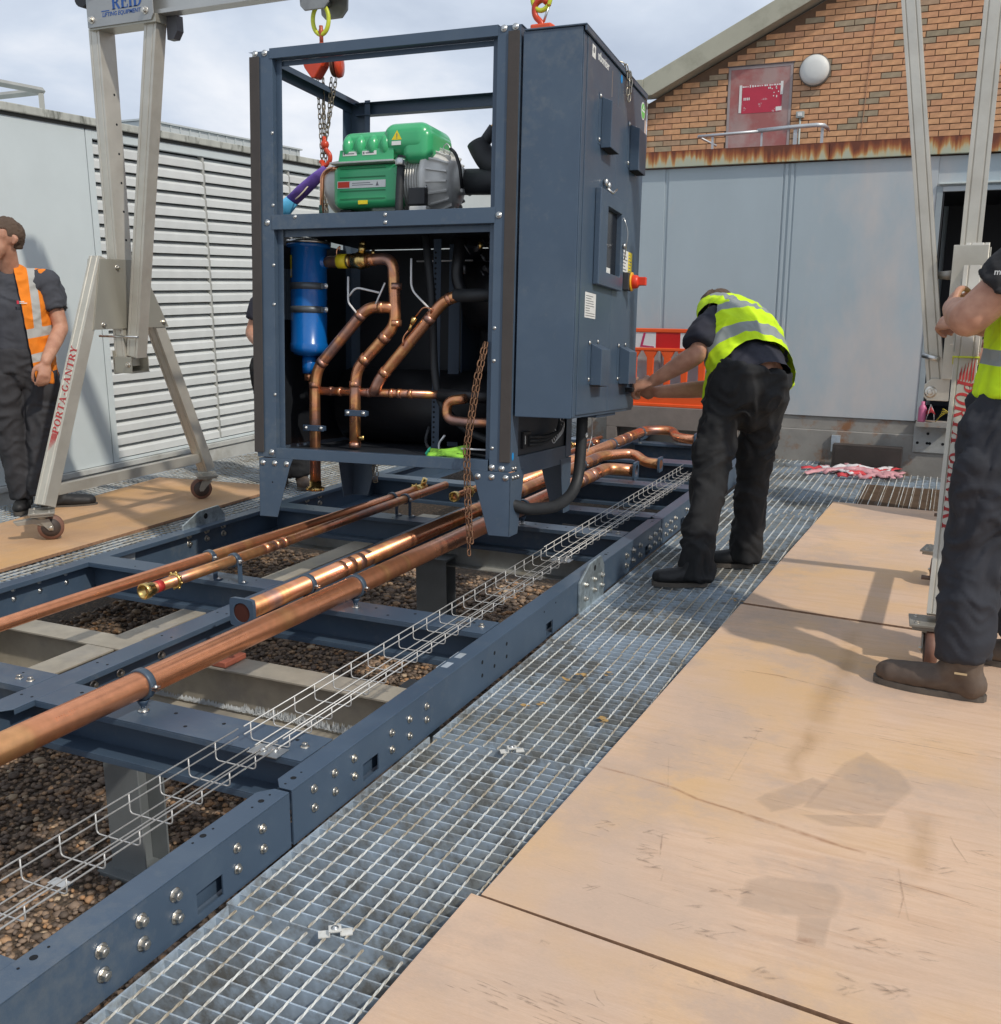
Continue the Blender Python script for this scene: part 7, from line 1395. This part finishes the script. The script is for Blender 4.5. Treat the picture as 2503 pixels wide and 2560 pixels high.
# ---- man in orange vest at the left edge -----------------------------
def standing(ctr, lat, zs, legs, armA, armB, head, facing, label, vest_m, shirt_m, tro_m, vestkeep, att, boots, boot_m, group=None, vscale=1, hairy=True):
    ctr = V(ctr); lat = V(lat).normalized(); zz = lambda z: V((ctr.x, ctr.y, z))
    hip, wst, chs, shd = zs; body = [([zz(shd + .02), V(head) + V((0, 0, -.03))], [.060, .056])]
    for sh, el, wr, hand_d, up, sd in (armA, armB): body += [([sh, el], [.055, .046]), ([el, V(el).lerp(V(wr), .35), wr], [.046, .046, .031])] + hand(wr, hand_d, up, sd, .55, 1.0)
    body += head_lofts(head, facing)
    p = organic('person', body, skin_m, None, .0075, 3, label=label, cat='person')
    if hairy: hair_cap(head, facing, p); face_bits(p, head, facing)
    organic('trousers', [([zz(hip + .14), zz(hip)], [.172, .178], (lat, .72), (0, 1))] + [(lg, [.118, .105, .088, .080, .075][:len(lg)], None, (1, 0)) for lg in legs], tro_m, p, .010, 3, .010, 7, (1, 1, .9))
    organic('shirt', [([zz(hip + .06), zz(wst), zz(chs), zz(shd - .03)], [.168, .168, .188, .11], (lat, [.70, .72, .68, .7]))] + [([V(a[0]) + V((0, 0, .0)), V(a[0]).lerp(V(a[1]), .6)], [.078, .080], None, (1, 0)) for a in (armA, armB)] + [([V(armA[0]), V(armB[0])], [.078, .078])], shirt_m, p, .009, 4, .007, 9, keep=lambda q: (q - V(head)).length > .12)
    if vest_m: organic('vest', [([zz(hip - .08), zz(hip), zz(wst), zz(chs), zz(shd)], [.215, .212, .204, .208, .14], (lat, [.84, .80, .76, .72, .7])), ([V(armA[0]) - lat * .04 + V((0, 0, .02)), V(armB[0]) + lat * .04 + V((0, 0, .02))], [.072, .072])], vest_m, p, .008, 4, .006, 8, attr=att, keep=lambda q: vestkeep(q) and (q - V(armA[0]) - lat * .035 + V((0, 0, .02))).length > .086 and (q - V(armB[0]) + lat * .035 + V((0, 0, .02))).length > .086 and (q - V(head)).length > .14 and q.z > hip - .09)
    for h_, t_ in boots: boot(p, h_, t_, boot_m, 0, .98)
    return p
lc_ = V((-5.43, 4.45, 0)); ll = V((.58, .815, 0)); fr = V((.815, -.58, 0))
lat_c = lambda q: (q - lc_).dot(ll); fro = lambda q: (q - lc_).dot(fr)
pl_ = standing((-5.43, 4.45, 0), ll, (.86, 1.04, 1.26, 1.44), [[(-5.37, 4.53, .84), (-5.36, 4.52, .62), (-5.35, 4.49, .44), (-5.35, 4.46, .22), (-5.35, 4.44, .07)], [(-5.50, 4.37, .84), (-5.50, 4.36, .62), (-5.49, 4.38, .44), (-5.48, 4.40, .22), (-5.48, 4.42, .05)]],
    ((-5.31, 4.62, 1.40), (-5.235, 4.62, 1.12), (-5.12, 4.38, .93), (.15, -.35, -.9), (.8, -.3, .3), (-.8, -.5, 0)), ((-5.55, 4.28, 1.40), (-5.56, 4.16, 1.13), (-5.42, 4.04, 1.0), (.5, -.4, -.5), (0, -.5, .8), (.5, .5, 0)), (-5.368, 4.385, 1.655), (-.12, -1.0, -.18),
    'worker at the left edge in an open orange vest, charcoal T-shirt and dark jogging trousers', orange_v, grey_s, grey_t, lambda q: not (fro(q) > .02 and -.16 < lat_c(q) < .055 + (q.z - 1.0) * -.08),
    lambda q: max(min((.028 - abs(q.z - 1.10 - .15 * (lat_c(q) - .1))) * 60 + .5, 1.5), min((.026 - abs(q.z - .95 - .2 * (lat_c(q) - .1))) * 60 + .5, 1.5), min((.024 - abs(lat_c(q) - .115)) * 60 + .5, 1.5) if q.z > 1.10 else -1), [((-5.42, 4.50, -.045), (-5.20, 4.74, -.05)), ((-5.56, 4.50, -.045), (-5.40, 4.30, -.045))], boot_bk)
q = MB().box((-.012, 0, -.010), (.0, .001, .010)).box((.003, 0, .001), (.030, .001, .006), 1).box((.003, 0, -.008), (.045, .001, -.003), 1).build('chest_logo', [mat('logo_red', (.6, .02, .05), .5, 0, 0), white_p], pl_, M=Matrix.Translation(lc_ + fr * .158 + ll * .02 + V((0, 0, 1.285))) @ Matrix(((ll.x, -fr.x, 0, 0), (ll.y, -fr.y, 0, 0), (0, 0, 1, 0), (0, 0, 0, 1))))
# ---- man behind the unit ---------------------------------------------
bb = V((-4.52, 5.97, 0))
standing(bb, (.9, .42, 0), (.80, .95, 1.12, 1.26), [[(-4.45, 5.98, .78), (-4.48, 5.92, .42), (-4.42, 5.92, .02)], [(-4.68, 5.92, .78), (-4.66, 5.98, .42), (-4.62, 6.02, .02)]], ((-4.36, 6.04, 1.24), (-4.33, 5.98, .98), (-4.25, 5.75, 1.0), (.7, -.6, 0), (0, 0, 1), (.5, .5, 0)),
    ((-4.66, 5.90, 1.26), (-4.72, 5.84, 1.05), (-4.55, 5.70, .98), (.8, -.4, 0), (0, 0, 1), (0, 1, 0)), (-4.48, 5.88, 1.40), (.6, -.7, -.3), 'worker in a lime vest mostly hidden behind the left side of the blue unit', lime_v, navy_s, black_t, lambda q: True, lambda q: min((.026 - abs(q.z - 1.0)) * 60 + .5, 1.5), [((-4.44, 5.97, -.07), (-4.30, 5.82, -.07)), ((-4.66, 6.05, -.07), (-4.56, 5.88, -.07))], boot_br)
# ---- fourth man, half hidden behind the right gantry leg --------------
standing((.26, 6.80, 0), (.3, .95, 0), (.86, 1.02, 1.22, 1.40), [[(.26, 6.88, .84), (.26, 6.88, .44), (.26, 6.88, -.02)], [(.26, 6.72, .84), (.26, 6.70, .44), (.26, 6.70, -.02)]], ((.28, 6.98, 1.36), (.20, 7.02, 1.08), (-.02, 6.85, 1.0), (-.9, -.3, 0), (0, 0, 1), (0, -1, .3)),
    ((.25, 6.62, 1.36), (.17, 6.58, 1.06), (-.05, 6.60, .93), (-.9, .1, -.3), (-.2, -.6, .8), (0, .5, 1)), (.22, 6.80, 1.62), (-1, -.1, -.3), 'worker in dark navy clothes whose forearms show behind the right gantry leg', None, navy_s, black_t, None, None, [((.33, 6.88, -.08), (.07, 6.88, -.08)), ((.33, 6.70, -.08), (.07, 6.68, -.08))], boot_bk)
